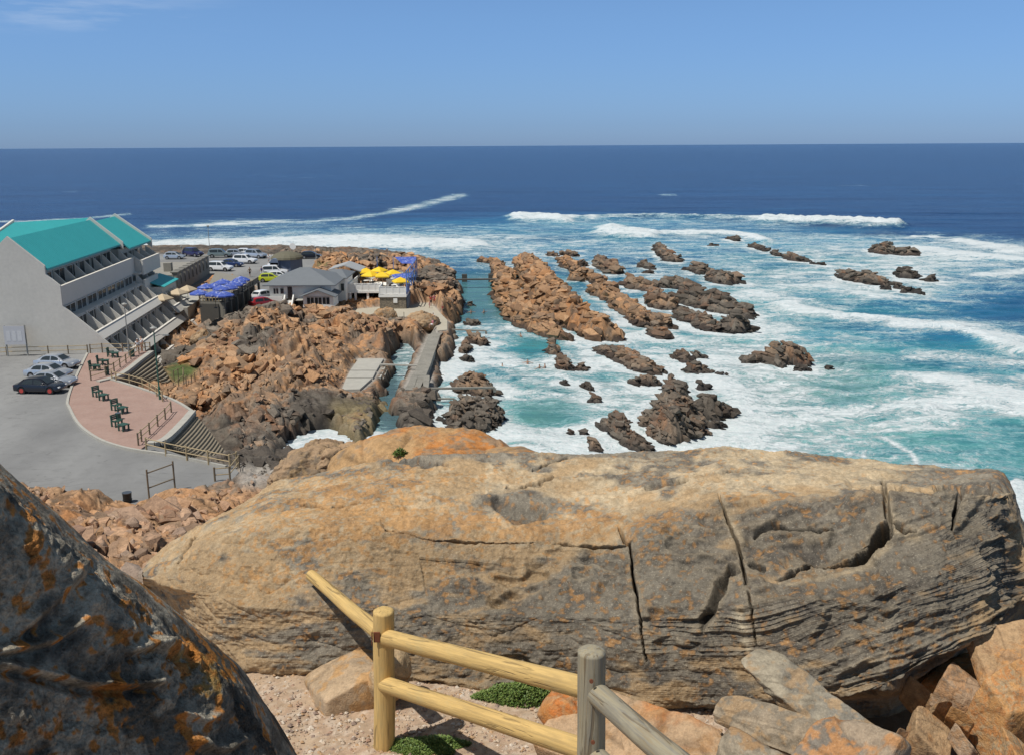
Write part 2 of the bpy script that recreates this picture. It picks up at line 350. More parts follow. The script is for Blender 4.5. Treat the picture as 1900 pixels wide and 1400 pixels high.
TPW = np.array([tuple(gp(x, y, z)[:2])+(z, a) for x, y, z, a in TP]+[(-8, 52, 4, .6), (-14, 40, 7.0, .8), (-12, 30, 10.5, .8), (-25, 30, 10.5, .9), (-20, 36, 9, .8), (-50, 40, 9, .9), (-60, 70, 4, .3), (-4, 15, 17, .5), (-15, 15, 17, .6), (-8, 20, 14.5, .6), (-18, 22, 14, .6), (6, 14, 16.5, .5), (0, 9, 19.5, 0), (8, 9, 18.5, .3), (-8, 9, 20.0, .3),
    (-2, 40, 3, 1), (0, 28, 8, .8), (10, 20, 9, 1), (20, 8, 16, 1), (-120, 60, 4, .3), (-130, 110, 4, .3), (-120, 170, 4, .3), (-40, 5, 21, .5), (0, -20, 24, .5)])
TPW = np.concatenate([TPW, np.array([(-41.6, 113.2, .4, .3), (-42.3, 121, .6, .3), (-43.0, 130, 1.0, .3), (-39.0, 110, 1.0, .3)])])
def idw(x, y, pw=3.0):
    n = 0; z = 0; a = 0
    for X, Y, Z, A in TPW:
        ww = 1/(((x-X)**2+(y-Y)**2)**(pw/2)+.3); n = n+ww; z = z+ww*Z; a = a+ww*A
    return z/n, a/n
def terrain(x, y):
    sd = sdist(x, y, SHORE); tz, am = idw(x, y)
    wx = x+1.2*(fbm(x*.25, y*.25, 3, 5)-.5)*2; wy = y+1.2*(fbm(x*.25, y*.25, 3, 8)-.5)*2
    c, s = math.cos(.42), math.sin(.42)                         # beds strike down the shore
    u = (wx*c+wy*s); v = (-wx*s+wy*c)
    f1, r1, e1 = facet(u/3.0, v/4.4, 11, 1.0); f2, r2, e2 = facet(u/1.15, v/1.6, 12, 1.1); f3, r3, e3 = facet(u/.48, v/.66, 13, 1.1)
    near = ss(np.hypot(x, y), 70, 35)
    lump = 1.35*(f1-.25)+.75*(f2-.25)+.32*(f3-.2)+.20*(fbm(x*2.4, y*2.4, 3, 66)-.5)+1.9*(fbm(x*.16, y*.16, 3, 3)-.5)+.35*(1-np.abs(2*fbm(u*.8, v*.6, 3, 44)-1))
    lump = lump*(1-.35*near)
    h = tz+lump*am*(.25+.75*ss(sd, 0, 5))
    dd = sd+1.8*(fbm(x*.35, y*.35, 3, 21)-.5)+.8*(f2-.25)
    h = -2+(h+2)*ss(dd, -1.6, 1.2)
    slope_lim = np.where(sd < 0, -1.0, h); h = np.where(sd < -2.5, np.minimum(h, -1.0), h)
    flat = np.zeros(x.shape)
    for P, z, fe in FLATS:
        d = sdist(x, y, P); k = ss(d, -fe, .05)
        h = h*(1-k)+z*k; flat = np.maximum(flat, k)
    # the channels beside the slabs stay under water
    return h, sd, r1, r2, e1*e2*(.55+.45*e3), flat, am
def rock_color(x, y, z, r1, r2, e, zone=0.0, seed=0, wet=1.0):
    """zone 0 = orange tan lichened rock, 1 = grey brown, 2 = near black"""
    tan, ora, brn, gry, drk, blk = map(C3, ((.375, .228, .125), (.375, .18, .075), (.215, .115, .065), (.175, .15, .12), (.075, .062, .05), (.016, .015, .015)))
    n = fbm(x*.33, y*.33, 4, 31+seed); m = fbm(x*1.7, y*1.7, 3, 37+seed)
    q = np.clip(r2*.55+r1*.25+(n-.5)*1.2+.1, 0, 1)[..., None]
    c0 = np.where(q < .35, lerp(brn, tan, q/.35), lerp(tan, ora, (q-.35)/.65)); c1 = np.where(q < .5, lerp(drk*1.6, gry, q/.5), lerp(gry, brn*1.05, (q-.5)/.5))
    zn = np.clip(zone+(m-.5)*.9+(n-.5)*.8, 0, 2)[..., None]
    c = np.where(zn < 1, lerp(c0, c1, np.clip(zn, 0, 1)), lerp(c1, drk, np.clip(zn-1, 0, 1)))
    g = ss(m+(r2-.5)*.5, .60, .78)[..., None]; c = lerp(c, gry*.8, g*.6)
    c = c*(.45+.55*e[..., None])
    wt = ss(z+(m-.5)*1.2, .95, .15)[..., None]*wet; c = lerp(c, blk*1.6, wt*.85)
    return np.clip(c, 0, 1)

shore_mat = rock_mat('shore_rock', .55, .8, .12, .55)
def polar_terrain(name, a0, a1, da, d0, d1, k, keepf=None):
    az = np.arange(R(a0), R(a1), R(da)); ds = d0*np.exp(np.arange(0, math.log(d1/d0), k))
    A, D = np.meshgrid(az, ds, indexing='ij'); x = D*np.sin(A); y = D*np.cos(A)
    h, sd, r1, r2, e, fl, am = terrain(x, y)
    px, py = wpx(x, y, h)
    zone = .15+.75*ss(py, 690, 770)*ss(px, 380, 470)+.55*ss(px, 640, 740)*ss(py, 590, 640)-.25*ss(py, 640, 560)+.3*ss(px, 700, 800)*ss(py, 600, 480)*0
    zone = np.where(py > 868, -.15+.25*(px > 420), zone)+1.3*ss(D, 185, 200)
    zone = zone+1.5*ss(fbm(x*.11+3, y*.11, 3, 70), .50, .64)*ss(D, 50, 70); col = rock_color(x, y, h, r1, r2, e, zone)*1.08
    # sandy earth between the rocks of the slope, grass by the lower path, wet weed on the tongue of rock
    sandy = ss(D, 62, 56)*ss(fbm(x*.22, y*.22, 4, 71)+.25*(.5-r2), .43, .52); col = lerp(col, C3((.43, .35, .27)), (sandy*.85)[..., None])
    h = h-.35*sandy*(1-fl)*0
    for cx, cy, rx, ry, st in ((335, 688, 34, 15, 1.0), (330, 700, 16, 12, .8), (610, 491, 32, 8, .55), (688, 491, 26, 6, .5)):
        g = np.clip(1.25-((px-cx)/rx)**2-((py-cy)/ry)**2+(fbm(x*.8, y*.8, 3, 9)-.5)*1.2, 0, 1)*st; col = lerp(col, C3((.075, .10, .03)), g[..., None])
    y2 = ss(py, 725, 760)*ss(px, 600, 630)*ss(px, 728, 715); col = lerp(col, C3((.24, .19, .09))*(.75+.5*r2[..., None]), (.5*y2)[..., None])
    peb = ss(px, 432, 455)*ss(py, 850, 870)*ss(py, 920, 890)*ss(D, 90, 70); col = lerp(col, C3((.36, .33, .29)), (.7*peb)[..., None])
    flc = C3((.30, .28, .25)); col = lerp(col, flc, (fl**8)[..., None])
    V = np.stack([x, y, h], -1).reshape(-1, 3); keep = (h > -.7) & (keepf(x, y) if keepf else True)
    Fq = grid_faces(len(az), len(ds), keep, flip=True); V, Fq, c = compact(V, Fq, col.reshape(-1, 3))
    return tag(mesh_np(name, V, Fq, shore_mat, c), kind='structure')
DQ = globals().get('DETAIL', 1.0)
polar_terrain('rocky_shore', -31, -.5, .062/DQ, 36, 262, .0021/DQ)
polar_terrain('hillside', -40, 42, .25, 8.8, 36.2, .006)

def zone_at(px, py): return .06+.75*ss(py, 690, 770)*ss(px, 380, 470)+.55*ss(px, 640, 740)*ss(py, 590, 640)-.25*ss(py, 640, 560)+.25*ss(px, 700, 800)
def rubble(name, label, n, box, smin, smax, pw, seed, mask):
    rnd = np.random.RandomState(seed); x = rnd.uniform(box[0], box[1], n); y = rnd.uniform(box[2], box[3], n); h, sd, r1, r2, e, fl, am = terrain(x, y)
    px, py = wpx(x, y, h); S = smin+(smax-smin)*rnd.rand(n)**pw; S = S*(.55+.45*np.clip(am, .2, 1.3))*(.45+1.15*ss(fbm(x*.16, y*.16, 3, 68), .38, .62))
    clear = terrain(x+.8, y)[5]+terrain(x-.8, y)[5]+terrain(x, y+.9)[5]+terrain(x, y-.9)[5]
    S = np.minimum(S, .85); k = ((fl < .02) & ((clear < .05) | (S < .30)) | ((fl < .75) & (S < .34) & (px > 600) & (py > 600))) & (h > -.5) & mask(px, py, sd) & (am > .12) & (rnd.rand(n) < .35+.9*ss(fbm(x*.22+7, y*.22, 3, 69), .40, .56)); x, y, h, px, py, S, am = (a[k] for a in (x, y, h, px, py, S, am))
    z = h+S*(-.42+.50*rnd.rand(len(x))); rb = rnd.rand(len(x)); zn = zone_at(px, py) if seed != 2 else np.full(len(x), -.15)
    zn = zn+1.5*ss(fbm(x*.11+3, y*.11, 3, 70), .50, .64)*(1 if seed == 1 else .6)
    col = rock_color(x, y, z, rb, rnd.rand(len(x)), np.ones(len(x)), zn+(rb-.5)*.5)*(.72+.62*rnd.rand(len(x)))[:, None]
    if seed == 2: col = lerp(col, C3((.44, .31, .235)), (.45*rnd.rand(len(x)))[:, None])
    C = np.stack([x, y, z], -1); V, T, c = blocks(C, S, -.95+(rnd.rand(len(x))-.5)*.55+.9*(fbm(x*.08, y*.08, 2, 67)-.5), .5+(rnd.rand(len(x))-.5)*.6, col, seed=seed)
    return tag(mesh_np(name, V, T, shore_mat, np.clip(c, 0, 1), smooth=False), label, kind='stuff')
rubble('shore_rubble', 'broken angular blocks heaped over the rocky shore', int(50000*DQ), (-50, 2, 62, 212), .12, 1.0, 3.8, 1, lambda px, py, sd: (px > 300) & (px < 870) & (py < 900) & (sd > .4) & ~((px > 330) & (px < 432) & (py > 775) & (py < 872) & (py-775 > (px-352)*.55-12)) & (((px-334)/42)**2+((py-694)/24)**2 > 1) & ~((px > 322) & (px < 372) & (py > 706) & (py < 724)))
rubble('slope_rubble', 'broken reddish stones on the slope below the boulders', int(12000*DQ), (-38, -3, 26, 64), .05, .55, 3.4, 2, lambda px, py, sd: (py > 880) & (py < 1100) & (px < 560))
# ================================================================ SEA
# foam density and water colour, authored on the photograph's rows and columns, kept as maps over the real water
FX = [-400, 0, 150, 300, 450, 600, 750, 880, 1000, 1120, 1250, 1400, 1550, 1700, 1850, 1950, 2300]
FT = [  # row y, then densities
 (300, [0]*17),
 (380, [0]*17),
 (400, [0, 0, 0, 0, .05, .08, .1, .1, .1, .1, .1, .05, 0, 0, 0, 0, 0]),
 (412, [.1, .1, .1, .15, .3, .2, .15, .15, .35, .42, .42, .40, .2, .05, 0, 0, 0]),
 (428, [.1, .1, .1, .2, .3, .35, .35, .4, .3, .3, .35, .32, .12, .12, .05, 0, 0]),
 (442, [.2, .2, .2, .35, .5, .6, .6, .62, .5, .4, .42, .48, .5, .45, .28, .1, .1]),
 (456, [.9, .9, .9, .92, .9, .8, .72, .62, .52, .42, .4, .48, .56, .6, .58, .4, .3]),
 (470, [.5, .5, .5, .6, .5, .55, .5, .5, .5, .45, .42, .46, .58, .66, .62, .5, .4]),
 (485, [.3, .3, .3, .3, .3, .3, .38, .35, .35, .42, .42, .46, .58, .70, .60, .42, .4]),
 (505, [.2, .2, .2, .2, .2, .2, .25, .2, .2, .35, .45, .60, .66, .70, .45, .40, .4]),
 (525, [.1, .1, .1, .1, .1, .1, .1, .12, .2, .35, .45, .58, .68, .72, .42, .35, .3]),
 (550, [.1, .1, .1, .1, .1, .1, .1, .1, .2, .38, .42, .62, .52, .42, .25, .2, .2]),
 (580, [.1, .1, .1, .1, .1, .1, .1, .12, .2, .40, .42, .60, .35, .22, .15, .12, .1]),
 (605, [.1, .1, .1, .1, .1, .1, .4, .42, .25, .42, .45, .70, .42, .40, .40, .38, .3]),
 (630, [.1, .1, .1, .1, .1, .1, .55, .48, .36, .52, .55, .68, .50, .38, .40, .55, .5]),
 (655, [.1, .1, .1, .1, .1, .2, .6, .70, .30, .55, .58, .70, .58, .30, .32, .42, .5]),
 (685, [.1, .1, .1, .1, .1, .2, .6, .64, .42, .55, .60, .74, .58, .30, .48, .52, .5]),
 (715, [.1, .1, .1, .1, .1, .2, .6, .62, .56, .58, .66, .76, .60, .44, .56, .50, .5]),
 (745, [.1, .1, .1, .1, .1, .2, .5, .60, .50, .60, .70, .75, .66, .60, .56, .44, .4]),
 (775, [.1, .1, .1, .1, .6, .6, .4, .58, .55, .62, .72, .72, .66, .60, .45, .40, .4]),
 (805, [.1, .1, .1, .1, .95, .9, .5, .75, .72, .70, .78, .72, .66, .54, .38, .32, .3]),
 (840, [.1, .1, .1, .1, .95, .9, .8, .8, .80, .74, .76, .70, .62, .44, .30, .28, .3]),
 (900, [.1, .1, .1, .1, .95, .9, .8, .8, .80, .74, .76, .66, .56, .40, .30, .30, .3])]
TT_ = [ # turquoise 0..1 (0 deep blue, 1 turquoise, >1 sandy green)
 (385, [0]*17),
 (398, [0, 0, 0, 0, 0, 0, .15, .2, .3, .3, .3, .2, .1, 0, 0, 0, 0]),
 (415, [.1, .1, .1, .2, .3, .4, .5, .6, .65, .7, .65, .5, .3, .1, 0, 0, 0]),
 (445, [.3, .3, .3, .4, .5, .6, .7, .7, .7, .75, .7, .7, .7, .5, .2, .1, .1]),
 (480, [.5, .5, .5, .5, .5, .5, .45, .45, .6, .6, .7, .8, .9, .9, .7, .4, .3]),
 (520, [.6, .6, .6, .6, .6, .5, .6, 1.1, .95, .6, .7, .9, .9, .85, .6, .5, .4]),
 (560, [.6, .6, .6, .6, .6, .6, .9, 1.2, 1.05, .7, .7, .95, .9, .75, .5, .45, .4]),
 (620, [.6, .6, .6, .6, .6, .6, .8, .9, 1.0, .8, .9, 1.0, .9, .8, .7, .6, .6]),
 (680, [.6, .6, .6, .6, .6, 1.25, 1.25, .9, 1.15, 1.1, 1.2, 1.5, 1.5, 1.0, .9, .8, .8]),
 (730, [.6, .6, .6, .6, .5, 1.25, 1.25, 1.1, 1.4, 1.4, 1.5, 1.7, 1.5, 1.2, 1.0, .9, .9]),
 (790, [.6, .6, .6, .6, .5, 1.25, 1.25, 1.2, 1.4, 1.3, 1.5, 1.6, 1.4, 1.3, 1.2, 1.2, 1.2]),
 (900, [.6, .6, .6, .6, .5, .4, .4, 1.2, 1.4, 1.3, 1.5, 1.4, 1.2, 1.1, 1.1, 1.1, 1.1])]
def table(T, px, py):
    ys = np.array([r[0] for r in T], float); M = np.array([r[1] for r in T], float); xs = np.array(FX, float)
    yi = np.interp(py, ys, np.arange(len(ys))); xi = np.interp(px, xs, np.arange(len(xs)))
    y0 = np.minimum(yi.astype(int), len(ys)-2); x0 = np.minimum(xi.astype(int), len(xs)-2); fy = yi-y0; fx = xi-x0
    fy = fy*fy*(3-2*fy)*.5+fy*.5; fx = fx*fx*(3-2*fx)
    return (M[y0, x0]*(1-fx)+M[y0, x0+1]*fx)*(1-fy)+(M[y0+1, x0]*(1-fx)+M[y0+1, x0+1]*fx)*fy
# strokes of foam: pixel polyline, half width in rows, strength, (wave height)
STR = [([(375, 419), (420, 414), (490, 411), (560, 411), (640, 406), (720, 395), (770, 384), (810, 373), (845, 363), (852, 362)], 3.0, .42, 0),
 ([(740, 387), (780, 382), (830, 370), (855, 363)], 5, .30, 0),
 ([(962, 404), (1010, 407), (1080, 406), (1200, 403), (1330, 403), (1420, 406)], 2.4, .52, .8), ([(964, 405), (1000, 407), (1040, 411)], 4, 1.1, 1.4),
 ([(1418, 410), (1450, 410), (1520, 414), (1600, 417), (1660, 420)], 3.6, 1.1, 1.5),
 ([(1132, 429), (1160, 434), (1200, 437)], 5, 1.1, 1.1), ([(1195, 435), (1260, 434), (1340, 434), (1395, 440), (1420, 448)], 2.6, .7, .6),
 ([(265, 464), (340, 459), (420, 456), (520, 452), (600, 449), (700, 450), (800, 453), (870, 455)], 7, .55, .8),
 ([(280, 420), (350, 418), (430, 416)], 2, .55, 0), ([(-10, 412), (60, 410), (160, 405), (240, 398)], 1.6, .5, 0),
 ([(1210, 360), (1250, 362)], 1.6, .5, 0), ([(1696, 440), (1735, 441)], 2.0, .8, .3), ([(1780, 448), (1840, 458), (1895, 466)], 4, .5, .3), ([(470, 323), (560, 330), (640, 326)], 1.2, .22, 0), ([(700, 300), (820, 297)], 1.0, .2, 0), ([(1300, 278), (1420, 280)], .8, .2, 0), ([(1560, 345), (1640, 344)], 1.0, .25, 0), ([(60, 360), (200, 352)], 1.0, .25, 0),
 ([(1700, 462), (1760, 470), (1830, 478), (1900, 484)], 4, .45, .3), ([(1830, 510), (1900, 505)], 5, .5, .2),
 ([(1455, 568), (1500, 580), (1560, 589), (1620, 595), (1690, 602), (1760, 608), (1810, 622), (1860, 640), (1920, 654)], 5.5, .62, .5),
 ([(1700, 604), (1760, 600), (1800, 610), (1850, 628)], 10, .40, .2), ([(1420, 545), (1470, 560), (1500, 578)], 9, .35, 0),
 ([(1600, 545), (1700, 555), (1800, 560)], 4, .35, 0), ([(1720, 660), (1800, 662), (1900, 672)], 9, .35, 0), ([(1680, 700), (1760, 708), (1850, 730), (1920, 745)], 9, .45, .2),
 ([(1700, 760), (1760, 748), (1830, 752), (1900, 770)], 7, .45, .3), ([(1480, 790), (1560, 770), (1650, 752), (1760, 735)], 10, .25, 0), ([(1880, 740), (1910, 745)], 14, .5, 0),
 ([(1640, 815), (1690, 840), (1700, 858)], 4, .45, 0), ([(1885, 905), (1900, 960), (1930, 1000)], 14, .8, .2),
 ([(820, 700), (815, 690), (840, 672), (890, 662), (940, 668), (960, 680)], 9, .45, 0), ([(905, 700), (930, 715), (950, 730)], 10, .35, 0),
 ([(1060, 640), (1090, 655), (1100, 680)], 14, .30, 0), ([(1060, 600), (1100, 640)], 8, .2, 0), ([(1130, 600), (1170, 620)], 10, .35, 0),
 ([(1180, 790), (1240, 812), (1330, 815), (1400, 800)], 14, .35, .3), ([(870, 800), (960, 815), (1060, 825)], 12, .3, .2), ([(1330, 700), (1370, 740), (1380, 790)], 20, .3, .2), ([(510, 850), (540, 815), (600, 800), (640, 822)], 18, .5, 0)]
HOLE = [((905, 695), 40, 14, .5), ((1000, 775), 75, 34, .40), ((930, 660), 0.1, .1, 0), ((1000, 645), 55, 18, .35), ((1090, 690), 40, 10, .2), ((1560, 690), 80, 28, .25), ((1470, 560), 60, 16, .3), ((1160, 610), 30, 14, .25), ((725, 740), 26, 80, .5), ((1770, 632), 55, 16, .45), ((1430, 495), 30, 8, .25),
 ((1540, 735), 70, 18, .2), ((1480, 800), 60, 18, .2), ((880, 640), 22, 10, .1), ((1180, 745), 190, 80, -.10), ((1330, 640), 80, 60, -.08), ((1100, 600), 200, 90, -.05)]
def shallow(x, y):
    px, py = wpx(x, y, np.zeros_like(x))
    jx = (fbm(x*.10, y*.05, 4, 81)-.5)*70; jy = (fbm(x*.09, y*.06, 4, 82)-.5)*26*np.clip((py-395)/160, .12, 1.3)
    f = table(FT, px+jx, py+jy); tq = table(TT_, px+jx, py+jy); wv = np.zeros_like(x)
    for pts, hw, st, wh in STR:
        j = (fbm(x*.07+3, y*.07, 3, 91)-.5)*hw*1.6
        # stretch rows so distance counts rows, not columns
        sx = .22 if abs(pts[-1][1]-pts[0][1]) < .6*abs(pts[-1][0]-pts[0][0]) else .8
        d, _ = seg_dist(px*sx, py+j, [(a*sx, b) for a, b in pts]); g = np.exp(-(d/hw)**2); f = f+g*st; wv = np.maximum(wv, wh*np.exp(-(d/(hw*1.3))**2))
    for _, _, pts in SR:                        # wash round the foot of every rock
        Q = [(*gp(a, b, h_)[:2], w_) for a, b, h_, w_ in pts]; cx = sum(q[0] for q in Q)/len(Q); cy = sum(q[1] for q in Q)/len(Q); rr = max(math.hypot(q[0]-cx, q[1]-cy)+q[2] for q in Q)+4
        m = (np.abs(x-cx) < rr) & (np.abs(y-cy) < rr)
        if not m.any(): continue
        xm, ym = x[m], y[m]; Q2 = Q if len(Q) > 1 else Q+[(Q[0][0]+.1, Q[0][1], Q[0][2])]; d, t = seg_dist(xm, ym, Q2); ww = np.interp(t, np.arange(len(Q2)), [q[2] for q in Q2])
        calm = 1-.8*((px[m] > 835) & (px[m] < 965) & (py[m] > 500) & (py[m] < 600)); f[m] = f[m]+calm*(.30+.25*(fbm(xm*.3, ym*.3, 2, 83)-.5))*np.exp(-((d-ww*1.05)/1.3)**2)
    for (cx, cy), rx, ry, st in HOLE: f = f-st*np.exp(-((px-cx)/rx)**2-((py-cy)/ry)**2)
    return f, tq, wv, px, py
def sea():
    az = np.arange(R(-40), R(42), R(.085/DQ)); ds = np.concatenate([40*np.exp(np.arange(0, math.log(420/40), .0026/DQ)), 420*np.exp(np.arange(0.01, math.log(70000/420), .045))])
    A, D = np.meshgrid(az, ds, indexing='ij'); x = D*np.sin(A); y = D*np.cos(A)
    f, tq, wv, px, py = shallow(x, y)
    # swell, chop and breaking crests as real relief
    sh = ss(D, 900, 250); u = x*.25+y*.97+6*fbm(x*.02, y*.02, 3, 51)
    h = .55*(fbm(u*.085, x*.018, 3, 52)-.5)*sh+.45*(fbm(x*.22+u*.05, y*.42, 4, 53)-.5)*ss(D, 400, 200)+.16*(fbm(x*.9, y*1.6, 3, 54)-.5)*ss(D, 260, 150)
    calm = 1-.85*ss(px, 830, 850)*ss(px, 960, 930)*ss(py, 505, 520)*ss(py, 612, 596)-.6*(px < 800)*ss(py, 600, 640)
    h = h*np.clip(calm, .1, 1)+1.5*wv*(.55+.8*fbm(x*.3, y*.5, 3, 57))
    h += .10*ss(f, .45, .8)*(fbm(x*1.3, y*1.8, 3, 55)-.3)*ss(D, 260, 150)
    V = np.stack([x, y, h], -1).reshape(-1, 3); Fq = grid_faces(len(az), len(ds), None, flip=True)
    murk = ss(px, 690, 700)*ss(px, 800, 775)*ss(py, 630, 645)*ss(py, 815, 800)*.85+ss(px, 835, 850)*ss(px, 950, 925)*ss(py, 500, 515)*ss(py, 612, 595)*.45
    o = mesh_np('sea', V, Fq, sea_mat(), None, {'foam': f, 'turq': tq, 'murk': murk}); return tag(o, kind='structure')
def sea_mat():
    m, t, p = nmat('sea_water'); P = pos(t)
    fo = N(t, 'ShaderNodeAttribute', attribute_name='foam').outputs['Fac']; tq = N(t, 'ShaderNodeAttribute', attribute_name='turq').outputs['Fac']
    W = mapping(t, P, (.55, 1.0, 1), (0, 0, R(14)))
    wa = noise_n(t, .06, 4, .6, W); 
    v = t.nodes.new('ShaderNodeVectorMath'); v.operation = 'ADD'; L(t, P, v.inputs[0])
    nn = t.nodes.new('ShaderNodeTexNoise'); nn.inputs['Scale'].default_value = .16; nn.inputs['Detail'].default_value = 5; L(t, P, nn.inputs['Vector'])
    sc = t.nodes.new('ShaderNodeVectorMath'); sc.operation = 'SCALE'; sc.inputs['Scale'].default_value = 7.0; L(t, nn.outputs['Color'], sc.inputs[0]); L(t, sc.outputs[0], v.inputs[1])
    Wd = mapping(t, v.outputs[0], (.6, 1.25, 1), (0, 0, R(12)))
    n1 = noise_n(t, .20, 8, .66, Wd, .5)                                     # clumps
    def lace(scale):                                                       # thin wandering threads between cells
        a = noise_n(t, scale, 4, .62, Wd, .9); return mathn(t, 'SUBTRACT', 1.0, mathn(t, 'MULTIPLY', mathn(t, 'ABSOLUTE', mathn(t, 'SUBTRACT', a, .5)), 9.0), True)
    l1 = lace(.34); l2 = lace(1.05)
    n3 = noise_n(t, 2.2, 5, .7, Wd)
    g = mathn(t, 'ADD', mathn(t, 'MULTIPLY', n1, .95), mathn(t, 'MULTIPLY', n3, .45))       # mean .7
    g = mathn(t, 'ADD', g, mathn(t, 'MULTIPLY', l1, .10)); g = mathn(t, 'ADD', g, mathn(t, 'MULTIPLY', l2, .10))
    g = mathn(t, 'ADD', mathn(t, 'MULTIPLY', mathn(t, 'SUBTRACT', g, .73), 1.55), .5)
    thr = mrange(t, fo, 0, 1, 1.0, .24); q = mathn(t, 'SUBTRACT', g, thr)
    fm = mathn(t, 'MULTIPLY', mrange(t, q, -.08, .26, 0, 1, True), mrange(t, n3, .3, .62, .55, 1))
    veil = mrange(t, q, -.32, .08, 0, .50, True)                            # milky aerated water round the foam
    fm = mathn(t, 'MULTIPLY', fm, mrange(t, fo, .10, .22)); veil = mathn(t, 'MULTIPLY', veil, mrange(t, fo, .12, .3))
    r = N(t, 'ShaderNodeValToRGB'); L(t, mathn(t, 'MULTIPLY', mathn(t, 'ADD', tq, mathn(t, 'MULTIPLY', mathn(t, 'SUBTRACT', wa, .5), .7)), .5), r.inputs[0]); e = r.color_ramp.elements
    e[0].position = 0; e[0].color = (.003, .045, .145, 1); e[1].position = 1; e[1].color = (.26, .34, .26, 1)
    for pp, cc in ((.18, (.010, .085, .20)), (.34, (.03, .20, .32)), (.5, (.055, .29, .31)), (.66, (.12, .34, .30))):
        k = e.new(pp); k.color = cc+(1,)
    # patches of wind on open water, swell and chop shading painted into the colour
    big = noise_n(t, .006, 5, .6, mapping(t, P, (.35, 1, 1), (0, 0, R(-6))))
    deep = mixc(t, mrange(t, big, .35, .65), r.outputs[0], mixc(t, 1.0, r.outputs[0], (.72, .76, .85), 'MULTIPLY'))
    sw = noise_n(t, .022, 6, .7, mapping(t, P, (.22, 1.5, 1), (0, 0, R(4)))); deep = mixc(t, mrange(t, sw, .40, .62), deep, mixc(t, 1.0, deep, (.55, .62, .72), 'MULTIPLY'))
    chop = noise_n(t, .11, 4, .65, mapping(t, P, (.45, 1.2, 1), (0, 0, R(8))))
    deep = mixc(t, mrange(t, chop, .42, .60), deep, mixc(t, 1.0, deep, (.62, .72, .82), 'MULTIPLY'))
    deep = mixc(t, N(t, 'ShaderNodeAttribute', attribute_name='murk').outputs['Fac'], deep, (.075, .115, .135))      # silty shallow water over rock
    c = mixc(t, veil, deep, (.38, .60, .62)); c = mixc(t, fm, c, (.66, .69, .70)); L(t, c, p.inputs['Base Color'])
    L(t, mixc(t, fm, (.22,)*3, (.8,)*3), p.inputs['Roughness']); p.inputs['IOR'].default_value = 1.33
    L(t, mrange(t, fm, 0, 1, .17, .1), p.inputs['Specular IOR Level'])
    b1 = noise_n(t, .45, 6, .68, mapping(t, P, (.6, 1.2, 1), (0, 0, R(10)))); b2 = noise_n(t, 2.6, 4, .65, mapping(t, P, (.7, 1.2, 1)))
    hh = mathn(t, 'ADD', mathn(t, 'MULTIPLY', b1, 1.0), mathn(t, 'MULTIPLY', b2, .3)); hh = mathn(t, 'ADD', hh, mathn(t, 'MULTIPLY', fm, .25))
    b3 = noise_n(t, .05, 5, .7, mapping(t, P, (.3, 1.3, 1), (0, 0, R(5)))); hh = mathn(t, 'ADD', hh, mathn(t, 'MULTIPLY', b3, 4.0)); bump(t, p, hh, .8, .6); return m

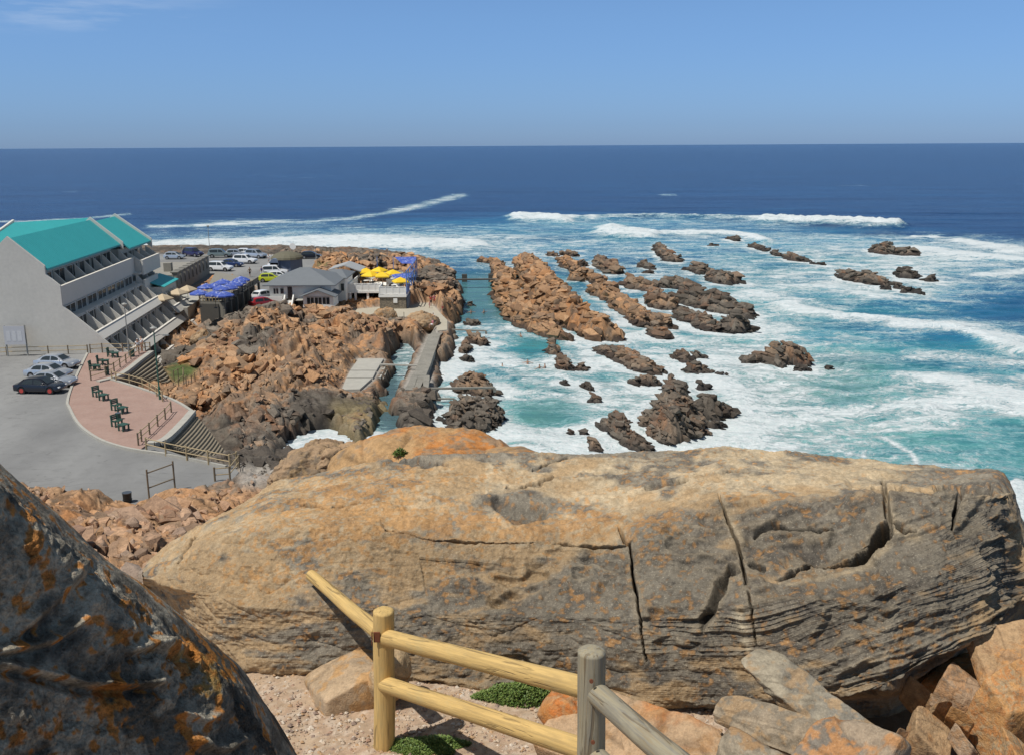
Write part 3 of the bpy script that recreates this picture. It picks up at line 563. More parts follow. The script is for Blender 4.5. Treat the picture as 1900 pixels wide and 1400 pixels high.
# ================================================================ ROCKS IN THE SEA
# label, zone, [(px, py, crest height, half width m), ...]
SR = [
 ('largest orange rock ridge, highest in the middle of the reef right of the pool', -.1, [(972, 472, 1.8, 2.6), (985, 482, 3.2, 3.4), (1005, 500, 4.4, 4.2), (1030, 525, 4.2, 4.0), (1062, 555, 3.6, 3.4), (1092, 577, 3.0, 3.2), (1120, 597, 2.4, 3.0), (1140, 612, 1.4, 2.2)]),
 ('long orange rock ridge along the right bank of the calm pool', -.15, [(928, 505, 1.6, 2.2), (945, 527, 2.8, 3.2), (965, 555, 2.8, 3.4), (990, 577, 2.4, 3.2), (1015, 598, 1.8, 2.4), (1045, 617, 1.0, 1.2)]),
 ('low orange rock at the seaward end of the calm pool by the plank bridge', -.05, [(893, 480, .8, 1.6), (920, 484, .7, 1.3), (925, 497, 1.6, 2.2), (945, 504, 1.4, 2.0)]),
 ('small tawny rock with two humps just beyond the tallest ridge', .3, [(1022, 468, .8, 1.5), (1032, 470, .7, 1.2)]),
 ('low brown rock breaking the surf right of the tallest ridge tip', .5, [(1043, 468, .7, 1.2), (1066, 468, .9, 1.4)]),
 ('tan rock lump second in the chain right of the tallest ridge', .1, [(1045, 478, 1.2, 2.0), (1060, 486, 1.5, 2.2), (1068, 492, 1.3, 1.8)]),
 ('brown rock knob beside the tan chain, under a small pointed top', .6, [(1075, 482, 1.3, 1.8), (1086, 487, .8, 1.3)]),
 ('tan rock pile in the chain, level with the end of the plank bridge', .15, [(1068, 503, 1.8, 2.2), (1088, 500, 1.9, 2.2), (1100, 508, 1.3, 2.0), (1117, 520, 1.0, 1.6)]),
 ('tan rock ridge in the middle of the long chain right of the tallest ridge', .1, [(1107, 528, 1.5, 2.0), (1125, 528, 2.2, 2.6), (1145, 543, 1.8, 2.3), (1165, 560, 1.8, 2.2), (1188, 577, 1.6, 2.0)]),
 ('brown rock at the lower part of the long chain, split in two', .45, [(1190, 585, 1.4, 1.9), (1210, 583, 1.3, 1.9), (1230, 588, 1.4, 2.0), (1240, 596, .9, 1.4)]),
 ('greenish brown rock ending the long chain nearest the camera', .6, [(1215, 600, 1.5, 1.8), (1232, 610, 1.2, 1.8), (1245, 620, .6, 1.0)]),
 ('pointed brown rock sloping down to the right, beyond the middle of the reef', .55, [(1109, 472, 2.2, 1.7), (1125, 482, 2.0, 2.2), (1140, 490, 2.0, 2.4), (1153, 499, 1.0, 1.5)]),
 ('small dark rock alone between pointed brown rock and the far right chain', .8, [(1193, 484, 1.1, 1.5), (1208, 492, .9, 1.3)]),
 ('tiny low rock in calm water below a small dark rock', .9, [(1195, 502, .6, 1.1), (1207, 503, .5, 1.1)]),
 ('farthest slanting rock row of the reef, three dark humps near the breaking wave', .75, [(1221, 453, .8, 1.6), (1232, 462, 1.4, 1.7), (1240, 470, 1.6, 2.0), (1255, 478, 1.1, 1.7)]),
 ('small lone dark rock in surf under the far breaking wave', .9, [(1318, 452, .7, 1.4), (1327, 453, .5, 1.1)]),
 ('tiny rock group washed by the small breaker', 1.1, [(1355, 440, .7, 1.1), (1368, 441, .9, 1.1)]),
 ('dark brown rock left of a bigger rounded one, far right of the reef', .85, [(1289, 489, 1.5, 2.0), (1303, 492, 1.7, 2.3), (1314, 499, 1.0, 1.5)]),
 ('rounded dark rock mound far right of the reef, white surf along its right foot', .95, [(1325, 502, 1.9, 2.4), (1345, 505, 2.2, 2.8), (1365, 512, 1.4, 2.0)]),
 ('reddish brown rock row starting beside the tan chain', .45, [(1168, 514, 1.6, 2.0), (1185, 518, 1.7, 2.1), (1203, 527, 1.2, 1.8)]),
 ('dark rock with an orange cap in the middle of the right hand reef', .6, [(1212, 537, 1.8, 2.0), (1225, 545, 2.2, 2.6), (1245, 556, 1.6, 2.0)]),
 ('flat reddish dark rock table behind the widest dark ridge', .85, [(1228, 518, 1.4, 2.2), (1255, 517, 1.7, 2.6), (1280, 526, 1.3, 2.0)]),
 ('widest dark grey rock ridge of the right hand reef', 1.0, [(1270, 537, 2.0, 2.6), (1300, 540, 2.4, 3.2), (1330, 545, 2.6, 3.4), (1355, 553, 2.4, 3.2), (1380, 568, 1.6, 2.4)]),
 ('olive brown rock sloping to a point left of the widest dark ridge', .8, [(1262, 570, 1.5, 2.0), (1280, 578, 1.4, 2.2), (1300, 585, 1.3, 2.2), (1322, 597, 1.2, 2.0)]),
 ('triangular dark rock at the near right corner of the reef', 1.05, [(1350, 588, 1.8, 2.0), (1368, 592, 1.8, 2.4), (1388, 602, .9, 1.5)]),
 ('tiny black rock off the triangular dark rock', 1.6, [(1385, 582, .7, 1.2), (1393, 588, .5, .9)]),
 ('long low brown rock in white water, left middle of the surf', .6, [(1115, 642, .7, 1.4), (1140, 642, 1.3, 1.8), (1165, 654, 1.4, 1.9), (1190, 664, 1.5, 1.9), (1212, 679, .9, 1.5)]),
 ('brown rock at the foot of the pool side ridge, beside the swimmers', .5, [(1025, 632, 1.5, 1.2), (1028, 645, 1.0, 1.1)]),
 ('brown rock lump with a shaggy top right of the swimmers', .6, [(1036, 658, .9, 1.1), (1045, 668, 1.1, 1.5), (1052, 678, .6, 1.1)]),
 ('small reddish rock right of the shaggy lump', .5, [(1075, 677, .6, 1.3)]),
 ('flat brown rock with white water running over it', .7, [(1260, 652, .9, 1.6), (1275, 660, .8, 1.7)]),
 ('small dark rock behind a flat brown rock, water streaming off', .9, [(1292, 652, 1.0, 1.3), (1303, 658, .6, 1.1)]),
 ('brown rock tapering to the right in white water', .75, [(1283, 676, 1.0, 1.4), (1300, 678, 1.0, 1.5), (1318, 688, .5, .9)]),
 ('tiny black rocks at the tip of a brown rock in the surf', 1.6, [(1332, 692, .6, .6), (1344, 694, .4, .5)]),
 ('smooth black rock alone in the surf above the big pyramid rock', 1.7, [(1303, 709, .8, .8), (1311, 713, .6, .8)]),
 ('low olive rock just behind the big pyramid rock', .75, [(1178, 702, .7, 1.1), (1192, 694, 1.2, 1.5), (1212, 702, .7, 1.2)]),
 ('small flat rock in foam, midway between swimmers and big rock', .7, [(1080, 708, .5, .8), (1090, 715, .5, .8)]),
 ('tiny awash rock in the foam', .8, [(1045, 706, .35, .6)]),
 ('small grey brown rock with a peak in the foaming bay', .8, [(1103, 733, .8, .7), (1112, 738, .6, .8)]),
 ('biggest pyramid shaped olive brown rock in the near surf', .75, [(1208, 758, 1.9, 1.9), (1228, 730, 3.4, 2.3), (1244, 714, 4.2, 2.7), (1266, 740, 3.4, 3.0), (1244, 762, 2.8, 2.7), (1284, 776, 1.9, 2.1)]),
 ('dark pointed rock behind the pyramid rock', 1.1, [(1244, 703, 1.6, 1.0), (1262, 715, 1.6, 1.2)]),
 ('black jagged rock joined to the right of the pyramid rock', 1.35, [(1290, 740, 1.8, 1.8), (1313, 731, 2.4, 1.9), (1335, 744, 1.8, 1.8), (1352, 758, 1.0, 1.3)]),
 ('low black rocks in surf right of the pyramid foot', 1.7, [(1305, 778, .8, .7), (1325, 782, .9, .9), (1340, 788, .5, .7)]),
 ('slanting brown and black rock left of the pyramid rock', .95, [(1126, 772, 1.3, 1.1), (1146, 764, 2.2, 1.25), (1156, 785, 1.7, 1.35), (1172, 802, 1.3, 1.25), (1192, 818, .9, 1.0)]),
 ('left small round rock of a pair in the nearest foam', .7, [(1062, 799, .4, .6)]),
 ('right small round rock of a pair in the nearest foam', .7, [(1088, 799, .5, .65)]),
 ('grey rock peeping up behind the foreground boulder', .7, [(1100, 818, .9, 1.0), (1112, 826, .6, .9)]),
 ('craggy grey rock island far out on the right, highest at its left', .9, [(1628, 457, 1.4, 2.2), (1643, 453, 2.4, 2.6), (1665, 459, 1.7, 2.6), (1688, 462, 1.6, 2.5), (1700, 469, .7, 1.5)]),
 ('smooth dark rock in the far surf right of a rock row', 1.5, [(1672, 503, .8, 1.5), (1685, 502, 1.5, 1.9), (1695, 508, .5, 1.2)]),
 ('small pointed black rock, rightmost in the far surf', 1.7, [(1727, 511, 1.2, 1.3)]),
 ('serrated brown rock row far right in white water', .85, [(1563, 502, 1.4, 1.5), (1580, 504, 1.6, 2.0), (1600, 508, 1.5, 2.1), (1622, 513, 1.4, 1.9), (1642, 522, .7, 1.1)]),
 ('small dark rock at the lower end of the serrated row', 1.2, [(1640, 529, .7, 1.1)]),
 ('small round dark rock right of the serrated row', 1.4, [(1664, 524, 1.1, 1.0)]),
 ('low black slanting rock farthest down the serrated row', 1.7, [(1678, 535, .8, 1.1), (1692, 537, .6, 1.1), (1708, 543, .3, .8)]),
 ('low rock row left part, far right of the reef', .85, [(1395, 453, .8, 1.6), (1410, 457, .8, 1.6), (1420, 464, .5, 1.2)]),
 ('small rock between the two low far rock rows', .9, [(1436, 466, .7, 1.3), (1446, 470, .6, 1.2)]),
 ('low rock mound with surf around, right end of the far row', .85, [(1464, 471, 1.2, 1.8), (1478, 474, 1.2, 1.9), (1492, 480, .6, 1.3)]),
 ('tiny black rocks beyond the far row mound', 1.6, [(1510, 487, .5, .9), (1524, 491, .3, .8)]),
 ('big olive grey rock island alone in the middle of the right surf', .8, [(1390, 657, 1.1, 1.4), (1415, 650, 1.6, 1.8), (1440, 637, 2.6, 2.2), (1465, 643, 2.2, 2.2), (1490, 658, 1.3, 1.6)]),
 ('smooth black rock just below the olive grey island', 1.7, [(1490, 675, .9, 1.2)]),
 ('tiny black rock right of the smooth black one', 1.7, [(1532, 680, .4, .8)]),
 ('brown rock in the left channel under the thin pole', .5, [(873, 620, 1.0, 1.2), (886, 617, 1.5, 1.6), (895, 628, .9, 1.3)]),
 ('brown rock beside the left channel pole rock, nearer', .6, [(866, 637, 1.0, 1.4), (858, 646, .7, 1.1)]),
 ('dark low rock in foam left of the swimmers', 1.0, [(866, 658, .8, 1.5), (875, 663, .4, 1.0)]),
 ('flat brown rock at the near end of the calm pool', .7, [(868, 596, .5, 1.2), (882, 597, .5, 1.2)]),
 ('tiny brown rock in the middle of the calm pool', .6, [(872, 561, .6, 1.0)]),
 ('shaggy brown rock behind the long pole over the foam channel', .55, [(870, 702, 1.4, 2.3), (890, 695, 1.9, 2.4), (900, 708, 1.5, 2.0)]),
 ('dark shaggy rock in front of the long pole over the foam channel', .95, [(848, 755, 1.6, 2.3), (872, 738, 2.1, 2.5), (898, 745, 2.0, 2.4), (894, 772, 1.6, 2.2), (862, 775, 1.5, 2.3), (850, 788, 1.0, 1.7)]),
]
sea()
sea_rock_mat = rock_mat('sea_rock', .6, .85, .12, .5)
def sea_rock(i, label, zone, pts):
    P = [(*gp(px, py, h)[:2], h*.86, w_*.80) for px, py, h, w_ in pts]
    x0 = min(p[0]-p[3]*1.7 for p in P); x1 = max(p[0]+p[3]*1.7 for p in P); y0 = min(p[1]-p[3]*2 for p in P); y1 = max(p[1]+p[3]*2 for p in P)
    D = (y0+y1)/2; st = max(.05, D*.00085)/DQ
    x, y = np.meshgrid(np.arange(x0, x1, st), np.arange(y0, y1, st*1.3), indexing='ij')
    wx = x+.9*(fbm(x*.5, y*.5, 3, 61)-.5); wy = y+.9*(fbm(x*.5, y*.5, 3, 62)-.5)
    if len(P) == 1: P = P+[(P[0][0]+.05, P[0][1], P[0][2], P[0][3])]
    d, t = seg_dist(wx, wy, P); k = np.clip(t, 0, len(P)-1-1e-6); k0 = k.astype(int); fr = k-k0
    H = np.array([p[2] for p in P]); W = np.array([p[3] for p in P]); hh = H[k0]*(1-fr)+H[k0+1]*fr; ww = W[k0]*(1-fr)+W[k0+1]*fr
    c, s = math.cos(.35), math.sin(.35); u = wx*c+wy*s; v = -wx*s+wy*c
    sz = max(1.0, min(2.2, D/80))
    f1, r1, e1 = facet(u/(1.3*sz), v/(2.1*sz), 101+i, 1.1); f2, r2, e2 = facet(u/(.5*sz), v/(.72*sz), 102+i, 1.2); f3, r3, e3 = facet(u/(.26*sz), v/(.34*sz), 103+i, 1.2)
    prof = np.sqrt(np.clip(1-(d/ww*.92)**2, 0, 1))
    q = d/ww; h = (hh+.5)*(1-q**1.7)-.5
    am = np.minimum(hh, 2.5)*.5
    h = h+am*(.85*(f1-.28)+.42*(f2-.22)+.20*(f3-.2))*ss(q, 1.5, .5)+.12*(fbm(x*2.2, y*2.2, 3, 63)-.5)
    col = rock_color(x, y, h, r1, r2, e1*e2*(.6+.4*e3), np.full(x.shape, zone*1.15), i)
    # white water draining off the top in places
    keep = h > -.55
    V = np.stack([x, y, h], -1).reshape(-1, 3); Fq = grid_faces(x.shape[0], x.shape[1], keep)
    if len(Fq) == 0: return
    V, Fq, cc = compact(V, Fq, col.reshape(-1, 3)); cx, cy = float(V[:, 0].mean()), float(V[:, 1].mean())
    # broken blocks crowning it
    rnd = np.random.RandomState(900+i); up = np.where(V[:, 2] > -.1)[0]; area = len(up)*st*st*1.3; bs = .20*sz*(.8+.3*min(2, float(hh.max()))); n = int(min(1500, max(14, area/(bs*bs)*1.15)))
    k = up[rnd.randint(0, len(up), n)]; S = bs*(.35+1.25*rnd.rand(n)**2.2); C = V[k]+np.stack([rnd.rand(n)*st, rnd.rand(n)*st, S*(-.1+.4*rnd.rand(n))], -1)
    rb = rnd.rand(n); bc = rock_color(C[:, 0], C[:, 1], C[:, 2], rb, rnd.rand(n), np.ones(n), zone*1.25+(rb-.5)*.4, i)*((.62+.55*rnd.rand(n))*(1-.18*min(1, max(0, zone))))[:, None]
    V2, T2, c2 = blocks(C, S, -1.05+(rnd.rand(n)-.5)*.5, .55+(rnd.rand(n)-.5)*.6, bc, (1.9, .75, .65), seed=i)
    T1 = tris(Fq); T = np.concatenate([T1, T2+len(V)]); sm = np.concatenate([np.ones(len(T1), bool), np.zeros(len(T2), bool)])
    o = mesh_np('sea_rock', np.concatenate([V, V2]), T, sea_rock_mat, np.clip(np.concatenate([cc, c2]), 0, 1), smooth=sm, loc=(cx, cy, 0)); tag(o, label, 'sea rock', 'rocks standing in the surf')
for i, (lb, zn, pts) in enumerate(SR): sea_rock(i*3, lb, zn, pts)
# ================================================================ FOREGROUND
def gauss1(A, s, ax):
    k = int(3*s)+1; w_ = np.exp(-.5*(np.arange(-k, k+1)/s)**2); w_ /= w_.sum()
    pad = [(0, 0)]*A.ndim; pad[ax] = (k, k); B = np.pad(A, pad, mode='edge'); return sum(w_[i]*np.take(B, np.arange(i, i+A.shape[ax]), axis=ax) for i in range(2*k+1))
def catmull(tab, n):                    # tab (rows, cols, k) -> smooth n rows each gap
    return tab
def sheet(cols, rows, nu, segs, su, sv):
    """cols: photo columns; rows: list of ([photo rows],[metres ahead]); returns points (nu, nv, 3) and their photo rows/columns"""
    u = np.linspace(cols[0], cols[-1], nu); PX = []; PY = []; PD = []
    YY = [np.interp(u, cols, r[0]) for r in rows]; DD = [np.interp(u, cols, r[1]) for r in rows]
    for k, n in enumerate(segs):
        t = np.arange(n)/n if k < len(segs)-1 else np.linspace(0, 1, n)
        for q in t: PX.append(u); PY.append(lerp(YY[k], YY[k+1], q)); PD.append(lerp(DD[k], DD[k+1], q))
    PX, PY, PD = (np.stack(a, 1) for a in (PX, PY, PD))
    M = np.array(CM); d = np.stack([(PX-950)/F, -(PY-700)/F, -np.ones_like(PX)], -1) @ M.T
    P = d*(PD/d[..., 1])[..., None]+np.array([0, 0, CAMZ])
    P = gauss1(P, su, 0); P = gauss1(P, sv, 1)
    return P, PX, PY
def normals(P):
    a = np.gradient(P, axis=0); b = np.gradient(P, axis=1); n = np.cross(a, b); n /= np.linalg.norm(n, axis=-1, keepdims=True)+1e-9
    return n
def face_cam(n, P):
    s = np.sign(((np.array([0, 0, CAMZ])-P)*n).sum(-1, keepdims=True).mean()); return n*s
def line_mask(px, py, pts, w_):
    """soft mask of a crack drawn along photo points; w_ number or list of half widths"""
    d, t = seg_dist(px, py, pts); ww = np.interp(t, np.arange(len(pts)), w_) if hasattr(w_, '__len__') else w_
    return np.exp(-(d/ww)**2)
def slot_mask(px, py, pts, w_):
    d, t = seg_dist(px, py, pts); ww = np.interp(t, np.arange(len(pts)), w_) if hasattr(w_, '__len__') else w_
    return np.exp(-(d/(ww*.72))**4)
def poly_mask(px, py, pts, soft=4):
    return ss(sdist(px, py, pts), -soft*.3, soft)

def big_boulder():
    cols = [262, 290, 330, 400, 450, 500, 600, 730, 900, 1050, 1170, 1340, 1450, 1560, 1650, 1750, 1850, 1872, 1900, 2050]
    dg = [26.0-21.5]*20
    def D_on(z, ys): return [ (CAMZ-z)/math.tan(PITCH+math.atan((y-700)/F)) for y in ys]
    under_y = [1110, 1140, 1190, 1250, 1275, 1285, 1290, 1300, 1320, 1330, 1345, 1335, 1300, 1295, 1290, 1225, 1160, 1140, 1115, 1075]
    base_y = [1085, 1100, 1150, 1215, 1238, 1250, 1255, 1268, 1282, 1290, 1318, 1318, 1300, 1305, 1292, 1235, 1178, 1158, 1125, 1085]
    base_d = D_on(21.5, base_y); base_d = [b if i < 10 else v for i, (b, v) in enumerate(zip(base_d, [0]*10+[7.05, 6.95, 6.75, 6.6, 6.5, 6.6, 6.8, 6.95, 7.2, 7.6]))]
    mid_y = [1072, 1075, 1095, 1110, 1115, 1120, 1120, 1130, 1140, 1145, 1150, 1120, 1110, 1110, 1090, 1060, 1040, 1040, 1050, 1070]
    mid_d = [8.62, 8.55, 8.3, 8.0, 7.9, 7.85, 7.8, 7.75, 7.6, 7.5, 7.35, 7.2, 7.05, 6.9, 6.85, 6.95, 7.15, 7.3, 7.45, 7.8]
    cre_y = [1068, 1055, 1040, 1000, 990, 980, 970, 985, 992, 997, 985, 925, 930, 922, 908, 905, 902, 918, 1005, 1050]
    cre_d = [8.75, 8.7, 8.6, 8.55, 8.5, 8.45, 8.45, 8.35, 8.25, 8.2, 8.15, 8.35, 8.15, 8.0, 7.95, 7.85, 7.85, 7.9, 8.0, 8.2]
    top_y = [1063, 1040, 1018, 975, 955, 930, 915, 905, 905, 905, 900, 872, 880, 885, 885, 886, 886, 903, 992, 1040]
    top_d = [8.85, 8.95, 9.0, 9.1, 9.2, 9.3, 9.3, 9.3, 9.3, 9.3, 9.2, 9.2, 9.0, 8.9, 8.8, 8.6, 8.4, 8.3, 8.3, 8.4]
    bac_y = [1058, 1028, 1000, 955, 925, 893, 872, 852, 843, 839, 834, 826, 836, 849, 856, 870, 873, 890, 980, 1030]
    bac_d = [8.95, 9.3, 9.4, 9.8, 10.0, 10.3, 10.5, 10.4, 10.4, 10.4, 10.4, 10.3, 10.2, 10.0, 9.8, 9.4, 9.0, 8.8, 8.5, 8.6]
    rows = [([y+60 for y in under_y], [d+2.2 for d in base_d]), (under_y, [d+(.45 if i < 11 else 1.1) for i, d in enumerate(base_d)]), (base_y, base_d), (mid_y, mid_d), (cre_y, cre_d), (top_y, top_d), (bac_y, bac_d),
            ([y+30 for y in bac_y], [d+.5 for d in bac_d]), ([y+330 for y in bac_y], [d+.9 for d in bac_d])]
    k = DQ; segs = [int(a*k) for a in (20, 24, 140, 150, 70, 70, 16, 20)]
    P, PX, PY = sheet(cols, rows, int(1400*k), segs, 8*k, 4.2*k)
    # mask rows: where on the sheet we are (0 under .. 8 back)
    seg_id = np.concatenate([np.full(n, i)+np.arange(n)/n for i, n in enumerate(segs)])[None, :]*np.ones((P.shape[0], 1))
    n = face_cam(normals(P), P); n = gauss1(gauss1(n, 10, 0), 10, 1); n /= np.linalg.norm(n, axis=-1, keepdims=True)
    X, Y, Z = P[..., 0], P[..., 1], P[..., 2]
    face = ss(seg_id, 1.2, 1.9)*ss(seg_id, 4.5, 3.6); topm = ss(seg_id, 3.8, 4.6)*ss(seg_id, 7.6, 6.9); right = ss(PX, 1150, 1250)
    # bedding: lines climb to the right on the right block, nearly level on the left
    bed = PY+np.where(PX > 1380, (PX-1380)*.20+((PX-1380)/520)**2*60*(PX < 2100), 0)+26*(fbm(X*1.1, Z*2.0, 3, 5)-.5)+10*(fbm(X*4, Z*6, 2, 6)-.5)
    def strat(period, s, asym=.75):
        q = bed/period; i = np.floor(q); f = q-i; r = hsh(i, np.zeros_like(i), 3, s)
        return (np.where(f < asym, f/asym, (1-f)/(1-asym)))*(.35+.65*r)
    rough = fbm(X*.9, Y*.9, 4, 7, Z*.9)
    brk = ss(fbm(X*1.8, Z*3.2+Y, 3, 14), .42, .60)
    d = .09*(rough-.5)*2*(.35+.65*face)
    d += face*(.032*strat(24, 1)*(.12+.88*right*brk+.12*right)+.016*strat(8.5, 2)*(.25+.75*right)*(.3+.7*brk)+.008*strat(4.2, 4)*(.2+.8*right)-.03)
    rid = 1-np.abs(2*fbm(X*2.2, Z*4.4+Y*1.2, 4, 24)-1); d += face*.050*(rid-.75)*(1-.35*right)
    # lens-shaped hollows weathered between beds
    hol = ss(fbm(X*1.5+2, (bed*.012), 3, 33)+.35*(fbm(X*5, bed*.05, 2, 34)-.5), .60, .74)*ss(PX, 700, 900); d -= face*.060*hol
    d += topm*.05*(fbm(X*1.2, Y*3.5, 4, 17)-.5)*2+topm*.018*(fbm(X*4, Y*14, 3, 18)-.5)*2
    d += face*.05*(facet(X*1.7+Z*.6, Z*4.2+Y*1.5+X*.3, 61, .9)[0]-.3)*(1-.3*right)+.026*((1-np.abs(2*fbm(X*7, Y*7, 4, 19, Z*12)-1))-.7)+.010*(fbm(X*30, Y*26, 2, 20, Z*30)-.5)*2
    jx = PX+16*(fbm(X*4, Z*4+Y*2, 4, 41, None, .6)-.5); jy = PY+15*(fbm(X*4+9, Z*4+Y*2, 4, 42, None, .6)-.5)
    ck = np.zeros_like(PX)
    drop = np.zeros_like(PX)
    def crack(pts, w_, dep, lip=0):
        nonlocal d, ck
        g = slot_mask(jx, jy, pts, w_); d = d-g*dep*1.15; ck = np.maximum(ck, g*(dep > .03))
        if lip:
            q = line_mask(jx, jy, [(a, b-11) for a, b in pts], 8); d = d+lip*q; drop[:] = np.maximum(drop, q*lip*2.6)
    crack([(715, 985), (760, 990), (840, 999), (930, 1003), (1000, 1001), (1090, 1006), (1168, 1000)], [2, 3.5, 4, 4, 4, 7, 4], .16, .02)
    crack([(1148, 975), (1166, 1000), (1170, 1060), (1181, 1120), (1190, 1185), (1200, 1225)], [2.5, 3.2, 3, 3.4, 2.6, 2], .18)
    crack([(1334, 918), (1352, 955), (1368, 1000), (1378, 1050), (1384, 1085)], [2, 3.2, 3.6, 3.6, 3], .15)
    crack([(1388, 1100), (1398, 1150), (1406, 1200)], [3, 2.6, 2], .11)
    crack([(1640, 893), (1648, 940), (1655, 975)], [7, 7, 6], .10)
    crack([(1782, 912), (1776, 935), (1768, 975)], [7, 6, 3], .16)
    crack([(1580, 909), (1640, 903), (1700, 904), (1750, 903), (1800, 905), (1868, 910)], [2, 4, 6, 6, 9, 4], .20, .03)
    crack([(1662, 965), (1680, 982), (1700, 980)], [4, 7, 4], .16)
    crack([(1400, 985), (1430, 972), (1500, 975), (1520, 982), (1545, 975)], [4, 6, 4, 6, 3], .07)
    crack([(1395, 1045), (1415, 1050)], [8, 6], .08)
    crack([(600, 938), (680, 935)], [2, 2], .05); crack([(560, 935), (612, 937)], 2.2, .06)
    crack([(330, 1045), (345, 1020), (362, 1000)], [2, 3, 3], .06)
    crack([(940, 905), (1000, 895), (1028, 890)], [3, 4, 3], .05); crack([(1195, 902), (1225, 897), (1280, 893)], [5, 4, 3], .06)
    crack([(925, 930), (960, 950), (1005, 945)], [14, 22, 16], .07); crack([(990, 870), (1030, 858), (1050, 848)], [3, 4, 3], .06)
    crack([(690, 850), (760, 862), (830, 868)], [5, 6, 4], .05); crack([(1290, 878), (1380, 872)], [5, 3], .04)
    def hollow(pts, dep, soft=7):
        nonlocal d, ck
        g = poly_mask(jx, jy, pts, soft); d = d-g*dep; ck = np.maximum(ck, g*.8)
    hollow([(1438, 1066), (1470, 1046), (1520, 1030), (1570, 1012), (1605, 996), (1622, 970), (1650, 962), (1660, 985), (1650, 1000), (1622, 1012), (1600, 1024), (1540, 1038), (1490, 1048), (1455, 1062)], .55, 5)
    q = line_mask(jx, jy, [(1460, 1036), (1520, 1018), (1570, 1000), (1602, 982), (1618, 958), (1640, 948)], 10); d = d+.03*q; drop[:] = np.maximum(drop, q*.09)
    hollow([(1296, 1150), (1304, 1120), (1325, 1080), (1350, 1040), (1364, 1050), (1350, 1085), (1330, 1110), (1322, 1150), (1308, 1168)], .16, 9)
    hollow([(1782, 896), (1840, 892), (1848, 908), (1820, 914), (1790, 914)], .25, 5)
    P = P+n*d[..., None]; P[..., 2] -= drop; P[..., 1] -= drop*.5
    # colour of the stone, plus painted shade in cracks and hollows
    ora, tan, pal, gry, drk, brn = map(C3, ((.41, .215, .075), (.37, .255, .14), (.45, .355, .23), (.195, .175, .14), (.095, .088, .078), (.25, .165, .09)))
    def blob(lst, base):
        g = np.full_like(PX, base)
        for cx, cy, rx, ry, a in lst: g = g+a*np.exp(-((PX-cx)/rx)**2-((PY-cy)/ry)**2)
        return g
    G = blob([(800, 1110, 190, 60, .30), (1050, 1110, 130, 90, .55), (1250, 1100, 90, 150, .70), (1600, 1090, 260, 130, .78), (1780, 950, 130, 60, .5), (1560, 975, 110, 35, .6), (1690, 940, 60, 30, .4), (1460, 945, 70, 20, .15), (970, 935, 60, 28, .75), (760, 855, 110, 12, .65), (905, 850, 60, 10, .55), (1060, 850, 60, 14, .45), (1140, 838, 150, 8, .4), (1010, 870, 40, 8, .5),
              (1250, 862, 60, 10, .3), (1080, 885, 110, 8, .3), (600, 1120, 80, 40, .25), (1790, 880, 90, 14, .45), (610, 880, 60, 5, .6), (560, 1180, 150, 40, .3), (1500, 888, 60, 8, .25), (940, 1230, 250, 40, .25), (1420, 1000, 40, 40, .4), (700, 1200, 300, 60, .15), (1200, 1200, 120, 80, .2), (1500, 1180, 150, 70, .25), (1850, 1050, 80, 100, .3), (1450, 1000, 120, 60, .35), (1250, 1010, 70, 60, .3)], .17)
    O = blob([(650, 930, 140, 50, .55), (820, 975, 180, 30, .60), (1060, 970, 120, 28, .55), (480, 1080, 120, 50, .35), (1240, 965, 60, 25, .45), (1420, 925, 60, 12, .5), (600, 1010, 120, 30, .35), (900, 1060, 200, 60, .15), (1500, 1060, 160, 40, .25), (860, 885, 160, 20, .25), (1600, 1180, 180, 60, .12), (470, 960, 60, 30, .15), (700, 1180, 200, 40, .10)], .02)
    n1 = fbm(X*1.6, Y*1.6, 4, 50, Z*3.0); n2 = fbm(X*6, Y*6, 4, 51, Z*11); n3 = fbm(X*22, Y*22, 3, 52, Z*30)
    streak = fbm(X*2.0, bed*.055, 4, 53)
    g = ss(G*.95+(n1-.5)*1.3+(n2-.5)*.7+(streak-.5)*.8*face, .16, .46); oo = ss(O+(n2-.5)*.9+(n3-.5)*1.9+(n1-.5)*.5, .20, .62)
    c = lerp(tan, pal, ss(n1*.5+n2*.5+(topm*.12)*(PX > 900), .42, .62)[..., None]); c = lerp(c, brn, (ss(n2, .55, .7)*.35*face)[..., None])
    gc = lerp(gry, drk, ss(n2*.6+n3*.4, .45, .58)[..., None]); c = lerp(c, gc, (g*.88)[..., None]); c = lerp(c, ora*(.8+.4*n3[..., None]), (oo*.72)[..., None])
    rim = ss(d-gauss1(gauss1(d, 6, 0), 6, 1), .004, .016)[..., None]*face[..., None]; c = lerp(c, pal*.8, rim*.35)         # raised edges of the beds are paler
    c = lerp(c, C3((.50, .42, .29)), (.75*line_mask(jx, jy, [(1372, 1130), (1380, 1160), (1386, 1200)], [9, 10, 8]))[..., None])
    vein = line_mask(jx, jy, [(1642, 895), (1652, 940), (1664, 985), (1700, 990)], [5, 5, 5, 12])+line_mask(jx, jy, [(1342, 925), (1366, 975), (1378, 1000)], [6, 8, 6])+line_mask(jx, jy, [(1460, 1075), (1550, 1055), (1640, 1010)], [3, 6, 8]); c = lerp(c, pal*.95, np.clip(vein*.8, 0, .8)[..., None])
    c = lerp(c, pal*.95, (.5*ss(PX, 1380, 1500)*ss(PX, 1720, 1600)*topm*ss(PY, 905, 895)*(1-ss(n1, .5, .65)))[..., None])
    c = lerp(c, drk*.55, (ck*.5)[..., None]); c = c*(1-.32*face[..., None]*(.6+.4*ss(PX, 500, 900)[..., None])); c = c*(.80+.42*fbm(X*13, Y*13, 4, 58, Z*16, .65)[..., None])  # cracks and hollows painted dark as shade; front face toned down
    V = P.reshape(-1, 3); Fq = grid_faces(P.shape[0], P.shape[1], flip=False)
